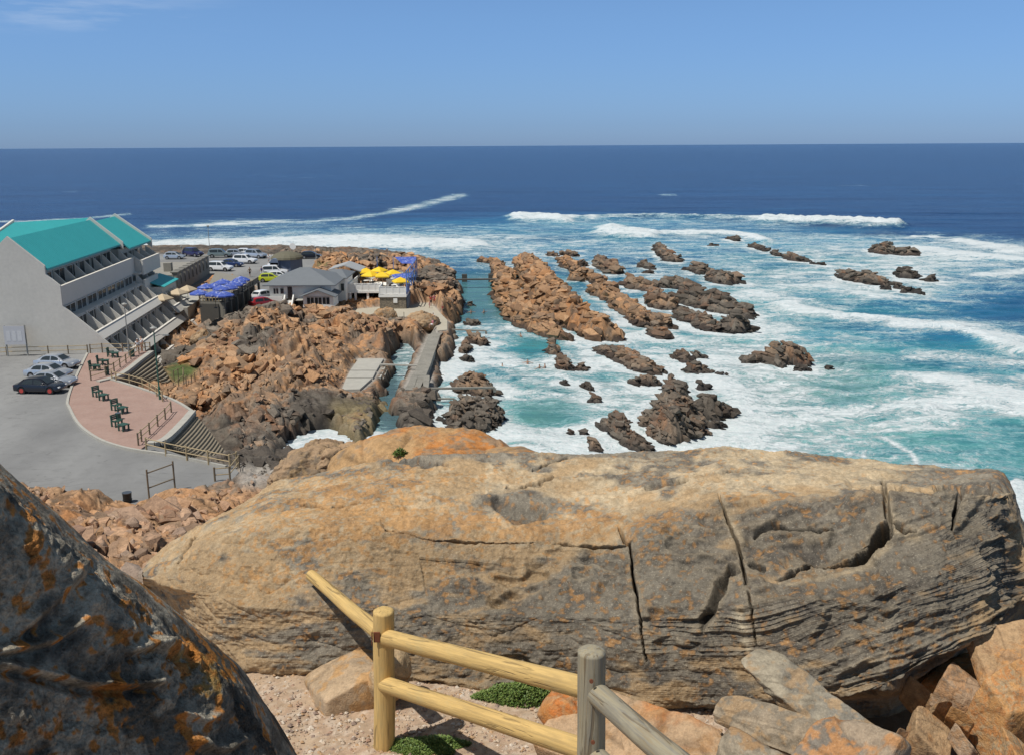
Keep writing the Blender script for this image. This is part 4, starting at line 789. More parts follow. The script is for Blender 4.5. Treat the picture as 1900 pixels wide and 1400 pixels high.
    o = mesh_np('boulder', V, Fq, rock_mat('sandstone', 2.0, .75, .022, .42, fleck=.28, strata=2.0), np.clip(c, 0, 1).reshape(-1, 3))
    return tag(o, 'huge flat topped sandstone boulder with orange lichen, filling the foreground behind the fence', 'boulder')
big_boulder()

def left_boulder():
    ed = [(-240, 630), (-38, 782), (18, 829), (80, 884), (125, 924), (162, 956), (200, 998), (252, 1041), (312, 1083), (354, 1120), (398, 1155), (450, 1200), (496, 1240), (526, 1275), (550, 1313), (580, 1362), (608, 1408), (645, 1480), (690, 1580)]
    nu, nv = int(820*DQ), int(760*DQ); L_ = np.array(ed, float); s = np.concatenate([[0], np.cumsum(np.hypot(*np.diff(L_, axis=0).T))]); q = np.linspace(0, s[-1], nu)
    ex, ey = np.interp(q, s, L_[:, 0]), np.interp(q, s, L_[:, 1])
    v = np.linspace(-.12, 1, nv); nn_ = np.array([.84, -.44, .28]); nn_ /= np.linalg.norm(nn_); c0 = -3.5
    E, Vv = np.meshgrid(np.arange(nu), v, indexing='ij')
    px = ex[:, None]-Vv*560; py = ey[:, None]+Vv*540
    M = np.array(CM); d = np.stack([(px-950)/F, -(py-700)/F, -np.ones_like(px)], -1) @ M.T; t = c0/(d @ nn_)
    # round the face off towards its edge
    lift = -(1-ss(Vv, 0, .16))**2*.22
    P = d*t[..., None]+np.array([0, 0, CAMZ])+nn_*lift[..., None]
    back = Vv < 0                               # beyond the edge the stone falls away from the camera
    i0 = int(np.searchsorted(v, 0)); B = P[:, i0:i0+1, :]; k = (-Vv/.12)[..., None]
    away = np.array([-.25, .85, -.15]); P = np.where(back[..., None], B+away*k*1.3+np.array([0, 0, -.9])*k**2, P)
    P = gauss1(gauss1(P, 5, 0), 5, 1)
    n = face_cam(normals(P), P); n = gauss1(gauss1(n, 14, 0), 14, 1); n /= np.linalg.norm(n, axis=-1, keepdims=True)
    X, Y, Z = P[..., 0], P[..., 1], P[..., 2]; px2, py2 = wpx(X, Y, Z)
    f1, r1, e1 = facet(Y*1.1+X*.4, Z*1.5+X*.3, 201, 1.0); f2, r2, e2 = facet(Y*3.1+X, Z*3.6, 202, 1.0)
    rid = 1-np.abs(2*fbm(Y*1.0+X*.6, Z*1.6, 4, 203)-1)
    dd = .055*(facet(Y*2.6+X, Z*2.9+X*.7, 221, .9)[0]-.3)+.11*(fbm(X*1.9, Y*1.9, 3, 222, Z*1.9)-.5)+.06*((1-np.abs(2*fbm(X*3.4, Y*3.4, 5, 223, Z*3.4, .58)-1))-.7)+.06*(fbm(X*9, Y*9, 4, 224, Z*9, .6)-.5)+.02*(fbm(X*42, Y*42, 3, 225, Z*42)-.5)
    jx = px2+16*(fbm(Y*3, Z*3, 3, 206)-.5); jy = py2+16*(fbm(Y*3+5, Z*3, 3, 207)-.5)
    def ledge(pts, w_, up, dn):                  # a lit shelf with a hollow under it
        return .6*up*line_mask(jx, jy, pts, w_)-.6*dn*line_mask(jx, jy, [(a, b+w_*1.7) for a, b in pts], w_*1.2)
    dd += ledge([(0, 1205), (60, 1195), (110, 1180), (150, 1145)], 10, .10, .05)+ledge([(0, 1228), (80, 1245), (160, 1265), (240, 1268), (290, 1262)], 9, .08, .08)+ledge([(240, 1205), (300, 1190), (345, 1200)], 9, .07, .06)
    dd += ledge([(60, 1150), (120, 1090), (160, 1040)], 14, .06, .05)+ledge([(350, 1370), (410, 1385), (450, 1370)], 9, .07, .03)+ledge([(330, 1320), (370, 1335), (400, 1320)], 7, .06, .03)
    dd = dd*ss(Vv, -.02, .10)*.95+.03*(fbm(Y*5, Z*5, 3, 208, X*5)-.5)
    P = P+n*dd[..., None]
    gry, drk, ora, ocr, pal = map(C3, ((.36, .32, .25), (.15, .135, .11), (.43, .17, .035), (.31, .19, .055), (.50, .42, .28)))
    n1 = fbm(Y*1.5, Z*1.5, 4, 210, X*1.5); n2 = fbm(Y*7, Z*7, 4, 211, X*7); n3 = fbm(Y*24, Z*24, 3, 212, X*24)
    c = lerp(drk, gry, ss(n2*.5+n1*.3+n3*.2, .42, .56)[..., None]); c = lerp(c, C3((.035, .033, .03)), (ss(fbm(X*4.2, Y*4.2, 4, 231, Z*4.2), .54, .60)*.7)[..., None]); c = lerp(c, pal*.8, (ss(dd, .03, .12)*.45)[..., None])  # raised ridges paled, grazing light put into the colour
    def bl(lst):
        g = 0
        for cx, cy, rx, ry, a in lst: g = g+a*np.exp(-((px2-cx)/rx)**2-((py2-cy)/ry)**2)
        return g
    O = bl([(90, 945, 50, 30, .35), (150, 1060, 60, 40, .25), (250, 1110, 40, 50, .40), (350, 1200, 60, 30, .60), (380, 1260, 50, 40, .55), (190, 1190, 60, 30, .3), (230, 1290, 60, 40, .35), (200, 1360, 40, 40, .35), (60, 1120, 60, 25, .35), (400, 1290, 40, 30, .4), (300, 1060, 40, 30, .2), (30, 940, 40, 60, .25)])
    oo = ss(O*.8+(n2-.5)*1.3+(n3-.5)*2.0, .26, .56); c = lerp(c, lerp(ocr, ora, ss(n3, .4, .6)[..., None]), (oo*.9)[..., None])
    V = P.reshape(-1, 3); Fq = grid_faces(nu, nv)
    o = mesh_np('boulder', V, Fq, rock_mat('dark_lichened_rock', 3.2, 1.0, .03, .8, fleck=.12, spec=.08), np.clip(c, 0, 1).reshape(-1, 3))
    return tag(o, 'dark grey boulder with orange lichen in shade, filling the lower left corner', 'boulder')
left_boulder()

def stone(name, label, cat, centre, ax, pw=3.0, disp=.04, sc=2.0, seed=0, cols=None, nu=150, nv=90, group=None, mt=None, strata=0):
    """a weathered stone: rounded block with axes ax (3 vectors), faceted and pitted"""
    nu, nv = int(nu*DQ), int(nv*DQ)
    th = np.linspace(0, 2*np.pi, nu, endpoint=False); ph = np.linspace(-np.pi/2, np.pi/2, nv); T, H = np.meshgrid(th, ph, indexing='ij')
    x, y, z = np.cos(H)*np.cos(T), np.cos(H)*np.sin(T), np.sin(H)
    rs_ = np.random.RandomState(seed); pl_ = [(1, 0, 0), (-1, 0, 0), (0, 1, 0), (0, -1, 0), (0, 0, 1), (0, 0, -1)]; hs_ = [1]*6
    if pw > 4:
        for _ in range(9 if pw < 8 else 5): v_ = rs_.normal(size=3); v_ /= np.linalg.norm(v_); pl_.append(tuple(v_)); hs_.append(rs_.uniform(.98, 1.22) if pw < 8 else rs_.uniform(1.0, 1.35))
    k = sum((np.clip(x*a_+y*b_+z*c_, 0, None)/h_)**(22 if pw > 4 else pw) for (a_, b_, c_), h_ in zip(pl_, hs_))**(-1/(22 if pw > 4 else pw)); q = np.stack([x*k, y*k, z*k], -1); A = np.array([list(a) for a in ax])
    P = q @ A; nrm = (q/ (np.linalg.norm(A, axis=1)**2)[None, None]) @ A; nrm /= np.linalg.norm(nrm, axis=-1, keepdims=True)+1e-9
    X, Y, Z = (P+np.array(centre)).transpose(2, 0, 1)
    w1 = fbm(X*sc, Y*sc, 4, seed, Z*sc); rid = 1-np.abs(2*fbm(X*sc*1.3, Y*sc*1.3, 4, seed+5, Z*sc*1.6)-1)
    f1, r1, e1 = facet(X*sc*.9+Z*sc*.7, Y*sc*.9+Z*sc*.5, seed+8, .9)
    d = disp*(2.2*(w1-.5)+.9*(rid-.6)+1.1*(f1-.25))+(.45*disp*((1-np.abs(2*fbm(X*sc*4, Y*sc*4, 4, seed+30, Z*sc*4)-1))-.7))+.12*disp*(fbm(X*sc*9, Y*sc*9, 3, seed+9, Z*sc*9)-.5)
    if strata: d = d+strata*(fbm(X*sc*.4, Z*sc*7+Y*sc*2, 3, seed+13)-.5)
    P = P+nrm*d[..., None]
    cs = [C3(c) for c in (cols or [(.40, .27, .14), (.24, .19, .13), (.42, .22, .08)])]
    n1 = fbm(X*sc*.9, Y*sc*.9, 4, seed+20, Z*sc*.9); n2 = fbm(X*sc*3.5, Y*sc*3.5, 4, seed+21, Z*sc*3.5); n3 = fbm(X*sc*11, Y*sc*11, 3, seed+22, Z*sc*11)
    c = lerp(cs[0], cs[1], ss(n1*.6+n2*.4, .44, .60)[..., None]); c = lerp(c, cs[2], (ss(n2*.6+n3*.4+(n1-.5)*.3, .50, .60)*.8)[..., None]); c = c*(.7+.3*e1[..., None])
    i = np.arange(nu*nv).reshape(nu, nv); j = np.roll(i, -1, 0); Fq = np.stack([i[:, :-1], j[:, :-1], j[:, 1:], i[:, 1:]], -1).reshape(-1, 4)
    o = mesh_np(name, P.reshape(-1, 3), Fq, mt or rock_mat_fg, np.clip(c, 0, 1).reshape(-1, 3)); o.location = centre
    return tag(o, label, cat, group)
rock_mat_fg = rock_mat('near_stone', 2.6, .8, .022, .42, fleck=.2, spec=.25)
def ax_from(a, b, wid, thk, up=(0, 0, 1)):
    """centre and axes of a stone running from a to b"""
    a, b = Vector(a), Vector(b); u = (b-a)/2; n = Vector(up); v = u.cross(n).normalized()*wid; w_ = v.cross(u).normalized()*thk
    return (a+b)/2, [u, v, w_]
ORA = [(.40, .245, .115), (.44, .18, .05), (.27, .20, .13)]
TAN = [(.42, .30, .17), (.27, .22, .155), (.42, .24, .10)]
GRYB = [(.30, .25, .18), (.17, .155, .13), (.34, .20, .09)]
# domed orange outcrop behind the great boulder
c, a = ax_from(at(665, 868, 12.6), at(915, 852, 12.0), .8, .54); stone('rock_outcrop', 'smooth orange domed rock rising behind the flat topped boulder', 'rock', c+Vector((-.05, 0, -.05)), [a[0]*1.25, a[1], a[2]*.90], 2.1, .10, 1.3, 301, ORA, 300, 160)
c, a = ax_from(at(880, 858, 12.0), at(985, 858, 11.4), .5, .22); stone('rock_outcrop', 'low orange rock shoulder falling right of the orange dome', 'rock', c+Vector((0, 0, -.03)), a, 2.1, .04, 1.2, 302, ORA, 160, 80)
c, a = ax_from(at(630, 900, 12.8), at(720, 865, 12.8), .7, .35); stone('rock_outcrop', 'orange rock slope running down left of the orange dome', 'rock', c, a, 2.2, .05, 1.2, 303, ORA, 160, 90)
for i, (px, py, D, r, lb) in enumerate([(590, 852, 17, .42, 'knobbly brown rock left of the orange dome, topmost of three'), (560, 885, 16, .42, 'knobbly brown rock low beside the gravel left of the orange dome'), (628, 862, 16, .34, 'knobbly brown rock wedged against the orange dome slope')]):
    p = at(px, py, D); stone('rock_outcrop', lb, 'rock', p, [Vector((r*1.15, .1, 0)), Vector((0, r, 0)), Vector((.1, 0, r))], 2.2, .15, 1.8, 310+i, [(.33, .22, .13), (.16, .125, .09), (.38, .25, .13)], 200, 130)
# leaning slabs under the right end of the boulder
c, a = ax_from(at(1395, 1215, 6.0), at(1650, 1425, 5.2), .15, .075, (.25, -.75, .6)); stone('fallen_slab', 'long pale brown slab leaning against the boulder, largest of the fallen slabs', 'slab', c, a, 7, .012, 2.2, 321, [(.34, .29, .21), (.20, .18, .145), (.36, .24, .13)], 300, 150, strata=.05)
c, a = ax_from(at(1332, 1310, 5.7), at(1508, 1372, 5.2), .13, .045, (-.1, -.8, .6)); stone('fallen_slab', 'slab with a dark hollow underside below the long leaning slab', 'slab', c, a, 6, .012, 2.5, 322, [(.33, .26, .18), (.22, .18, .13), (.36, .24, .13)], 260, 130, strata=.04)
c, a = ax_from(at(1340, 1405, 5.3), at(1460, 1480, 4.9), .2, .10, (-.2, -.8, .5)); stone('fallen_slab', 'grey brown slab at the bottom edge, lowest of the fallen slabs', 'slab', c, a, 6, .03, 2.5, 323, GRYB, 200, 100)
c, a = ax_from(at(1500, 1395, 5.1), at(1640, 1470, 4.7), .30, .12, (.1, -.8, .5)); stone('fallen_slab', 'rust speckled slab touching the bottom edge under the long leaning slab', 'slab', c, a, 6, .03, 2.5, 324, [(.30, .23, .16), (.18, .155, .125), (.46, .22, .08)], 200, 100)
c, a = ax_from(at(1040, 1345, 6.3), at(1340, 1445, 5.4), .30, .13, (.1, -.5, .85)); stone('fallen_slab', 'orange rock slab behind the grey post, rusty red on its left face', 'slab', c, a, 7, .035, 1.8, 325, [(.40, .27, .16), (.46, .17, .045), (.36, .21, .10)], 240, 120, strata=.02)
c, a = ax_from(at(1035, 1345, 6.35), at(1085, 1300, 6.3), .16, .17); stone('rock', 'rusty orange rock face just left of the grey post', 'rock', c, a, 6, .03, 2.4, 331, [(.46, .19, .05), (.40, .24, .12), (.48, .15, .03)], 160, 90)
c, a = ax_from(at(570, 1318, 7.15), at(705, 1240, 7.35), .34, .17); stone('rock', 'smooth tan rock at the foot of the boulder left of the yellow post', 'rock', c+Vector((.0, .18, -.07)), a, 6.0, .03, 1.4, 326, [(.42, .30, .185), (.32, .24, .16), (.44, .25, .10)], 240, 130)
c, a = ax_from(at(700, 1240, 7.25), at(750, 1260, 7.1), .2, .22); stone('rock', 'brown rock wedged between the yellow post and the boulder', 'rock', c+Vector((.0, .05, -.04)), a, 2.2, .05, 1.8, 327, TAN, 160, 90)
# broken orange rocks down on the right
RB = [(1862, 1212, 6.75, .24, .075, 'rust orange block under the overhang at the right edge, topmost'), (1866, 1312, 6.3, .19, .24, 'big square orange block at the right edge'), (1775, 1282, 6.65, .14, .15, 'tan cracked rock between the overhang and the square orange block'), (1722, 1372, 6.2, .15, .11, 'broken pinkish orange rock at the bottom, left of the square block'), (1895, 1420, 5.7, .16, .12, 'orange rock in the bottom right corner'),
      (1795, 1392, 6.0, .10, .08, 'small orange rock chip under the square block'), (1712, 1300, 6.9, .13, .13, 'tan rock in the shadow of the overhang'), (1780, 1340, 6.3, .09, .07, 'flat tan rock chip left of the square orange block'), (1670, 1385, 6.3, .08, .10, 'small brown rock at the bottom beside the leaning slab'), (1738, 1322, 6.5, .09, .08, 'wedge of pinkish rock in the middle of the broken rocks'), (1810, 1262, 7.5, .42, .22, 'dim brown rock at the back under the overhang')]
for i, (px, py, D, r, h_, lb) in enumerate(RB):
    p = at(px, py, D); rz = 1.3*i; r *= .9; h_ *= .9; stone('broken_rock', lb, 'rock', p+Vector((0, 0, -h_*.2)), [Vector((r*math.cos(rz*.3), r*math.sin(rz*.3), .05)), Vector((-r*.9*math.sin(rz*.3), r*.9*math.cos(rz*.3), .1)), Vector((.25*h_, -.2*h_, h_))], 9, .012, 5.0, 340+i, [[(.40, .26, .14), (.44, .22, .08), (.32, .20, .11)], [(.46, .24, .09), (.36, .26, .15), (.48, .20, .06)], [(.36, .25, .16), (.28, .19, .12), (.42, .24, .12)]][i % 3], 180, 110)

# ---- the gravel path at the fence
def ground_z(x, y): return 21.5+.10*ss(y, 6.9, 5.5)+.5*ss(y, 5.5, 4.2)+.03*(fbm(x*2, y*2, 3, 401)-.5)-.9*ss(x, 1.9, 2.8)-2.5*ss(x, 4.8, 5.4)-.35*ss(x, -2.2, -4)
def path():
    x, y = np.meshgrid(np.arange(-7, 5.5, .03), np.arange(-3, 9.6, .03), indexing='ij'); z = ground_z(x, y)
    z = z+.022*(fbm(x*7, y*7, 4, 402)-.5)+.012*(facet(x*14, y*14, 403)[0]-.3)-.6*ss(y, 8.6, 9.4)
    n1 = fbm(x*3, y*3, 3, 404); f, r, e = facet(x*26, y*26, 405); c = lerp(C3((.46, .34, .23)), C3((.34, .22, .15)), r[..., None]*.8); c = lerp(c, C3((.55, .46, .36)), (r > .8)[..., None]*.6); c = lerp(c, C3((.40, .29, .19)), ss(n1, .5, .65)[..., None]*.6); c = c*(.75+.25*e[..., None]); c = lerp(c, C3((.24, .15, .09)), ss(x, 1.6, 2.2)[..., None])
    tag(mesh_np('ground', np.stack([x, y, z], -1).reshape(-1, 3), grid_faces(*x.shape), rock_mat('gravel', 4, .8, .012, .25, fleck=.35), c.reshape(-1, 3)), kind='structure')
path()
def gravel_stones():
    rnd = np.random.RandomState(5); n = 9500; x = rnd.uniform(-2.6, 2.0, n); y = rnd.uniform(5.6, 8.3, n); s = .005+.022*rnd.rand(n)**3.5; z = ground_z(x, y)+.004
    base = np.array([(1, 0, 0), (0, 1, 0), (-1, 0, 0), (0, -1, 0), (0, 0, .7), (0, 0, -.7)]); f = np.array([(0, 1, 4), (1, 2, 4), (2, 3, 4), (3, 0, 4), (1, 0, 5), (2, 1, 5), (3, 2, 5), (0, 3, 5)])
    a = rnd.rand(n)*6.28; B = base[None]*(1+.5*(rnd.rand(n, 6, 1)-.5)); ca, sa = np.cos(a)[:, None], np.sin(a)[:, None]
    V = np.stack([B[..., 0]*ca-B[..., 1]*sa, B[..., 0]*sa+B[..., 1]*ca, B[..., 2]], -1)*s[:, None, None]+np.stack([x, y, z], -1)[:, None]
    pal = np.array([(.48, .38, .28), (.36, .23, .16), (.26, .19, .15), (.54, .46, .37), (.42, .27, .15)]); c = np.repeat(pal[rnd.randint(0, 5, n)], 6, 0)
    tag(mesh_np('gravel', V.reshape(-1, 3), (f[None]+6*np.arange(n)[:, None, None]).reshape(-1, 3), rock_mat('pebble', 8, .4, .004, .2), c, smooth=False), 'loose pebbles scattered over the sandy path', kind='stuff')
gravel_stones()

# ---- log fence
def wood(name, base, worn, grn, sc=1.0):
    m, t, p = nmat(name); v = objc(t); g = mapping(t, v, (1, 1, .05))          # grain runs along local z
    a = noise_n(t, 40*sc, 6, .65, g, 1.0); b = noise_n(t, 90*sc, 3, .6, g); k = noise_n(t, 2.5, 5, .7, mapping(t, v, (1, 1, .35)))
    c = mixc(t, mrange(t, a, .42, .60), base, worn); c = mixc(t, mrange(t, b, .5, .62, 0, .35), c, (.30, .21, .10)); c = mixc(t, mrange(t, k, .50, .62, 0, .7), c, grn)
    crk = mrange(t, noise_n(t, 18, 4, .55, mapping(t, v, (1, 1, .06)), .8), .595, .63); c = mixc(t, mathn(t, 'MULTIPLY', crk, .55), c, (.12, .08, .04))
    L(t, c, p.inputs['Base Color']); p.inputs['Roughness'].default_value = .7; p.inputs['Specular IOR Level'].default_value = .25
    h = mathn(t, 'SUBTRACT', mathn(t, 'ADD', mathn(t, 'MULTIPLY', a, .5), mathn(t, 'MULTIPLY', b, .3)), mathn(t, 'MULTIPLY', crk, .8)); bump(t, p, h, .5, .012); return m
yel = wood('yellow_log', (.62, .42, .16), (.50, .34, .13), (.42, .34, .17)); grw = wood('grey_log', (.33, .29, .20), (.24, .22, .175), (.42, .38, .27), .8)
def log(name, a, b, r0, r1, m, parent=None, dome=True, seed=1):
    """round log from a to b, ends chamfered, slightly crooked"""
    a, b = Vector(a), Vector(b); Lg = (b-a).length; n = 40; ns = 36; rows = []
    prof = [(0, .0), (0, .55), (.10, .82), (.22, 1.0)] if dome else [(0, 0), (0, .88), (.06, 1.0)]
    ts = [(p[0]*r0, p[1]) for p in prof]; mid = [(t, 1.0) for t in np.linspace(.35*r0, Lg-.35*r1, ns)]; end = [(Lg-p[0]*r1, p[1]) for p in reversed(prof)]
    allr = ts+mid+end; rnd = random.Random(seed); ox, oy = rnd.random()*9, rnd.random()*9; vs = []; fs = []
    for z, k in allr:
        u = z/Lg; r = lerp(r0, r1, u)*k; wob = (float(noise2(np.array([u*3+ox]), np.array([oy]), seed)[0])-.5)*.02
        for i in range(n):
            an = 2*math.pi*i/n; rr = r*(1+.05*(float(noise2(np.array([math.cos(an)*1.5+ox]), np.array([math.sin(an)*1.5+u*5]), seed)[0])-.5)); vs.append((math.cos(an)*rr+wob, math.sin(an)*rr, z))
    for j in range(len(allr)-1):
        for i in range(n): fs.append((j*n+i, j*n+(i+1) % n, (j+1)*n+(i+1) % n, (j+1)*n+i))
    mb = MB(); mb.add(vs, fs); o = mb.build(name, m, parent, smooth=True); q = (b-a).to_track_quat('Z', 'Y'); o.rotation_mode = 'QUATERNION'; o.rotation_quaternion = q
    o.location = a-(parent.location if parent else Vector((0, 0, 0))); return o
yp = at(712, 1376, 6.62); gpst = at(1097, 1202, 4.68)
fence = thing('log_fence', 'round pole fence beside the gravel path, two posts with sloping rails', 'fence', (yp.x, yp.y, 21.45))
log('post', (yp.x, yp.y, 21.30), at(712, 1129, 6.60), .083, .078, yel, fence, seed=2)['label'] = 'yellow round post'
log('post', (gpst.x, gpst.y, 21.8), gpst, .078, .076, grw, fence, seed=3)['label'] = 'weathered grey round post'
log('rail', at(578, 1066, 7.95), at(702, 1172, 6.70), .050, .062, yel, fence, False, 4)['label'] = 'yellow rail running up to the boulder'
log('rail', at(714, 1181, 6.58), at(1090, 1277, 4.78), .062, .062, yel, fence, False, 5); log('rail', at(714, 1268, 6.58), at(1090, 1392, 4.78), .062, .062, yel, fence, False, 6)
log('rail', at(1106, 1284, 4.66), at(1400, 1540, 3.2), .062, .062, grw, fence, False, 7)['label'] = 'weathered grey rail'; log('rail', at(1106, 1402, 4.66), at(1400, 1700, 3.2), .062, .062, grw, fence, False, 8)['label'] = 'weathered grey rail'
mb = MB(); c = at(702, 1178, 6.52); mb.box(c.x-.035, c.x+.012, c.y-.012, c.y+.0, c.z-.05, c.z+.03)
mb.tube([at(690, 1172, 6.50), at(690, 1196, 6.50)], .004, 6); mb.build('bracket', mat('rust', (.16, .05, .02), .8), fence, loc=fence.location)

for px, py, D in ((1097, 1262, 4.585), (1100, 1375, 4.585), (722, 1186, 6.51), (722, 1272, 6.51)):
    c = at(px, py, D); b = MB(); b.tube([c, c+Vector((0, -.012, .002))], .011, 8); b.build('bolt', MC['rust'], fence, loc=fence.location)

# ---- low green plants
def leaf_mat(name, a, b):
    m, t, p = nmat(name); oi = t.nodes.new('ShaderNodeNewGeometry'); c = mixc(t, oi.outputs['Random Per Island'], a, b); L(t, c, p.inputs['Base Color']); p.inputs['Roughness'].default_value = .55; p.inputs['Subsurface Weight'].default_value = 0; return m
lf = leaf_mat('leaf', (.08, .15, .035), (.20, .26, .06))
def shrub(name, label, c, rx, ry, h, n, ls, seed, ground=True):
    rnd = np.random.RandomState(seed); a = rnd.rand(n)*6.28; q = np.sqrt(rnd.rand(n)); x = c[0]+rx*q*np.cos(a)*(1+.25*np.sin(a*3+seed)); y = c[1]+ry*q*np.sin(a)
    lump = fbm(x*5, y*5, 3, seed); top = h*(1-q**2.2)*(.45+1.1*lump); zz = rnd.rand(n)**.5*top; z = (ground_z(x, y) if ground else c[2])+zz
    b = rnd.rand(n)*6.28; el = rnd.uniform(-.2, 1.2, n); dx, dy, dz = np.cos(b)*np.cos(el), np.sin(b)*np.cos(el), np.sin(el); s = ls*(.6+.8*rnd.rand(n))
    t = np.stack([dx, dy, dz], -1); sd = np.stack([-np.sin(b), np.cos(b), np.zeros(n)], -1); P0 = np.stack([x, y, z], -1)
    V = np.stack([P0, P0+t*(s*.5)[:, None]+sd*(s*.28)[:, None], P0+t*s[:, None], P0+t*(s*.5)[:, None]-sd*(s*.28)[:, None]], 1)
    o = thing(name, label, 'shrub', c); f = mesh_np('foliage', V.reshape(-1, 3), np.arange(4*n).reshape(n, 4), lf, smooth=False, loc=c, parent=o); f.location = (0, 0, 0)
    m = MB(); r_ = random.Random(seed)
    for k in range(14):
        an = r_.random()*6.28; rr = r_.random()*.8; m.tube([(c[0], c[1], c[2]), (c[0]+rx*rr*.5*math.cos(an), c[1]+ry*rr*.5*math.sin(an), c[2]+h*.3), (c[0]+rx*rr*math.cos(an), c[1]+ry*rr*math.sin(an), c[2]+h*.5)], [.006, .004, .002], 5)
    m.build('stems', mat('twig', (.16, .10, .05)), o, loc=c); return o
g = gp(968, 1293, 21.5); shrub('ground_shrub', 'low green shrub at the foot of the boulder behind the rails', (g.x, g.y, 21.5), .34, .14, .15, 9000, .020, 11)
g = gp(790, 1385, 21.52); shrub('ground_shrub', 'low green shrub growing at the foot of the yellow post', (g.x, g.y, 21.5), .33, .12, .09, 8000, .018, 12)
g = at(742, 836, 11.75); shrub('ground_shrub', 'small green tuft growing on the orange dome rock', (g.x, g.y, g.z-.05), .09, .05, .08, 700, .025, 13, False)
# ================================================================ PAVING AND WALLS
def flat(name, P, z, m, kind='structure', thick=0):
    b = MB(); b.prism(P, z-(thick or .25), z); return tag(b.build(name, m), kind=kind)
def asphalt():
    m, t, p = nmat('asphalt'); v = pos(t); a = noise_n(t, .09, 6, .6, mapping(t, v, (1, .5, 1))); b = noise_n(t, 1.2, 5, .7, v); s = noise_n(t, 28, 3, .6, v)
    c = mixc(t, mrange(t, a, .35, .65), (.135, .135, .135), (.245, .245, .24)); c = mixc(t, mrange(t, b, .5, .75, 0, .5), c, (.12, .12, .12)); c = mixc(t, mrange(t, s, .45, .7, 0, .35), c, (.30, .30, .29))
    crk = mathn(t, 'SUBTRACT', .55, mathn(t, 'MULTIPLY', mathn(t, 'ABSOLUTE', mathn(t, 'SUBTRACT', noise_n(t, .11, 4, .5, mapping(t, v, (.5, 1.6, 1), (0, 0, .2)), .6), .5)), 160), True); c = mixc(t, mathn(t, 'MULTIPLY', crk, .6), c, (.06, .06, .06))
    L(t, c, p.inputs['Base Color']); p.inputs['Roughness'].default_value = .9; bump(t, p, s, .3, .01); return m
asph = asphalt()
conc = mat('concrete', (.40, .385, .34), .85, scale=1.2, var=.22, bmp=.3); concd = mat('concrete_weathered', (.20, .195, .175), .9, scale=1.2, var=.3, bmp=.3); wall_w = mat('white_wall', (.80, .79, .75), .8, var=.07, scale=.5)
hotel_w = mat('hotel_render', (.62, .59, .53), .85, var=.13, scale=.3); hotel_p = mat('hotel_parapet', (.66, .63, .57), .85, var=.08, scale=.5)
teal = mat('teal_roof', (.045, .40, .41), .55, var=.10, scale=.6); glass_d = mat('dark_glass', (.035, .045, .05), .12, var=.3, scale=.7); door_m = mat('curtain', (.18, .17, .15), .7, var=.4, scale=.5)
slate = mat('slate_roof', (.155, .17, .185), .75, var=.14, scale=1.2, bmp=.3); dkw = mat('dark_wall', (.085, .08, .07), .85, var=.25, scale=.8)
timber = mat('fence_timber', (.20, .155, .105), .85, var=.3, scale=2); timberl = mat('pale_timber', (.40, .31, .18), .85, var=.2, scale=2); green_p = mat('bench_green', (.03, .085, .065), .6, var=.2, scale=4); pole_g = mat('pole_green', (.03, .12, .085), .45); pole_s = mat('pole_grey', (.30, .30, .28), .5)
black_m = mat('black_metal', (.02, .02, .02), .5); tyre_m = mat('tyre', (.02, .02, .02), .85); rim_m = mat('rim', (.45, .45, .46), .3, .8)
def paver():
    m, t, p = nmat('brick_paving'); v = pos(t); b = t.nodes.new('ShaderNodeTexBrick'); b.inputs['Scale'].default_value = 4.2; b.inputs['Color1'].default_value = (.36, .215, .17, 1); b.inputs['Color2'].default_value = (.30, .19, .155, 1); b.inputs['Mortar'].default_value = (.25, .20, .17, 1); b.inputs['Mortar Size'].default_value = .02; L(t, v, b.inputs[0])
    c = mixc(t, mrange(t, noise_n(t, .5, 6, .65, v), .35, .7, 0, .5), b.outputs[0], (.42, .30, .25)); c = mixc(t, mrange(t, noise_n(t, 5, 4, .7, v), .45, .7, 0, .5), c, (.24, .16, .13)); L(t, c, p.inputs['Base Color']); p.inputs['Roughness'].default_value = .85; return m
brick = paver()
flat('parking_lot', LOT, 4.0, asph); flat('far_parking_lot', FAR_LOT, 4.0, asph)
B1 = poly_w([(162, 656), (281, 651), (281, 655), (262, 668), (222, 698), (182, 709), (207, 704), (278, 726), (326, 745), (357, 764), (334, 790), (303, 818), (275, 823), (258, 835), (222, 827), (182, 812), (147, 787), (129, 754), (126, 744), (136, 711)], 4.10)
flat('brick_plaza', B1, 4.12, brick, thick=.2)
def curve3(pts, n=8):
    out = []; P = [Vector(p) for p in pts]
    for i in range(len(P)-1):
        a, b, c, d = P[max(i-1, 0)], P[i], P[i+1], P[min(i+2, len(P)-1)]
        for k in range(n):
            t = k/n; out.append(.5*((2*b)+(c-a)*t+(2*a-5*b+4*c-d)*t*t+(3*b-a-3*c+d)*t**3))
    return out+[P[-1]]
def ribbon(mb, pts, w_, h, z0):         # kerb-like strip
    for i in range(len(pts)-1):
        a, b = Vector(pts[i]), Vector(pts[i+1]); u = (b-a); u.z = 0; n = Vector((-u.y, u.x, 0)).normalized()*w_/2; e = u.normalized()*.01
        mb.prism([(a-n-e).to_tuple()[:2], (b-n+e).to_tuple()[:2], (b+n+e).to_tuple()[:2], (a+n-e).to_tuple()[:2]], z0, z0+h+.001*(i % 2))
mb = MB(); ribbon(mb, curve3([gp(x, y, 4.1) for x, y in [(162, 656), (136, 711), (125.5, 744), (129, 757), (147, 788), (182, 813.5), (222, 828), (258, 835.5), (300, 841), (350, 850), (420, 865)]], 6), .22, .30, 3.9); tag(mb.build('kerb', conc), kind='structure')
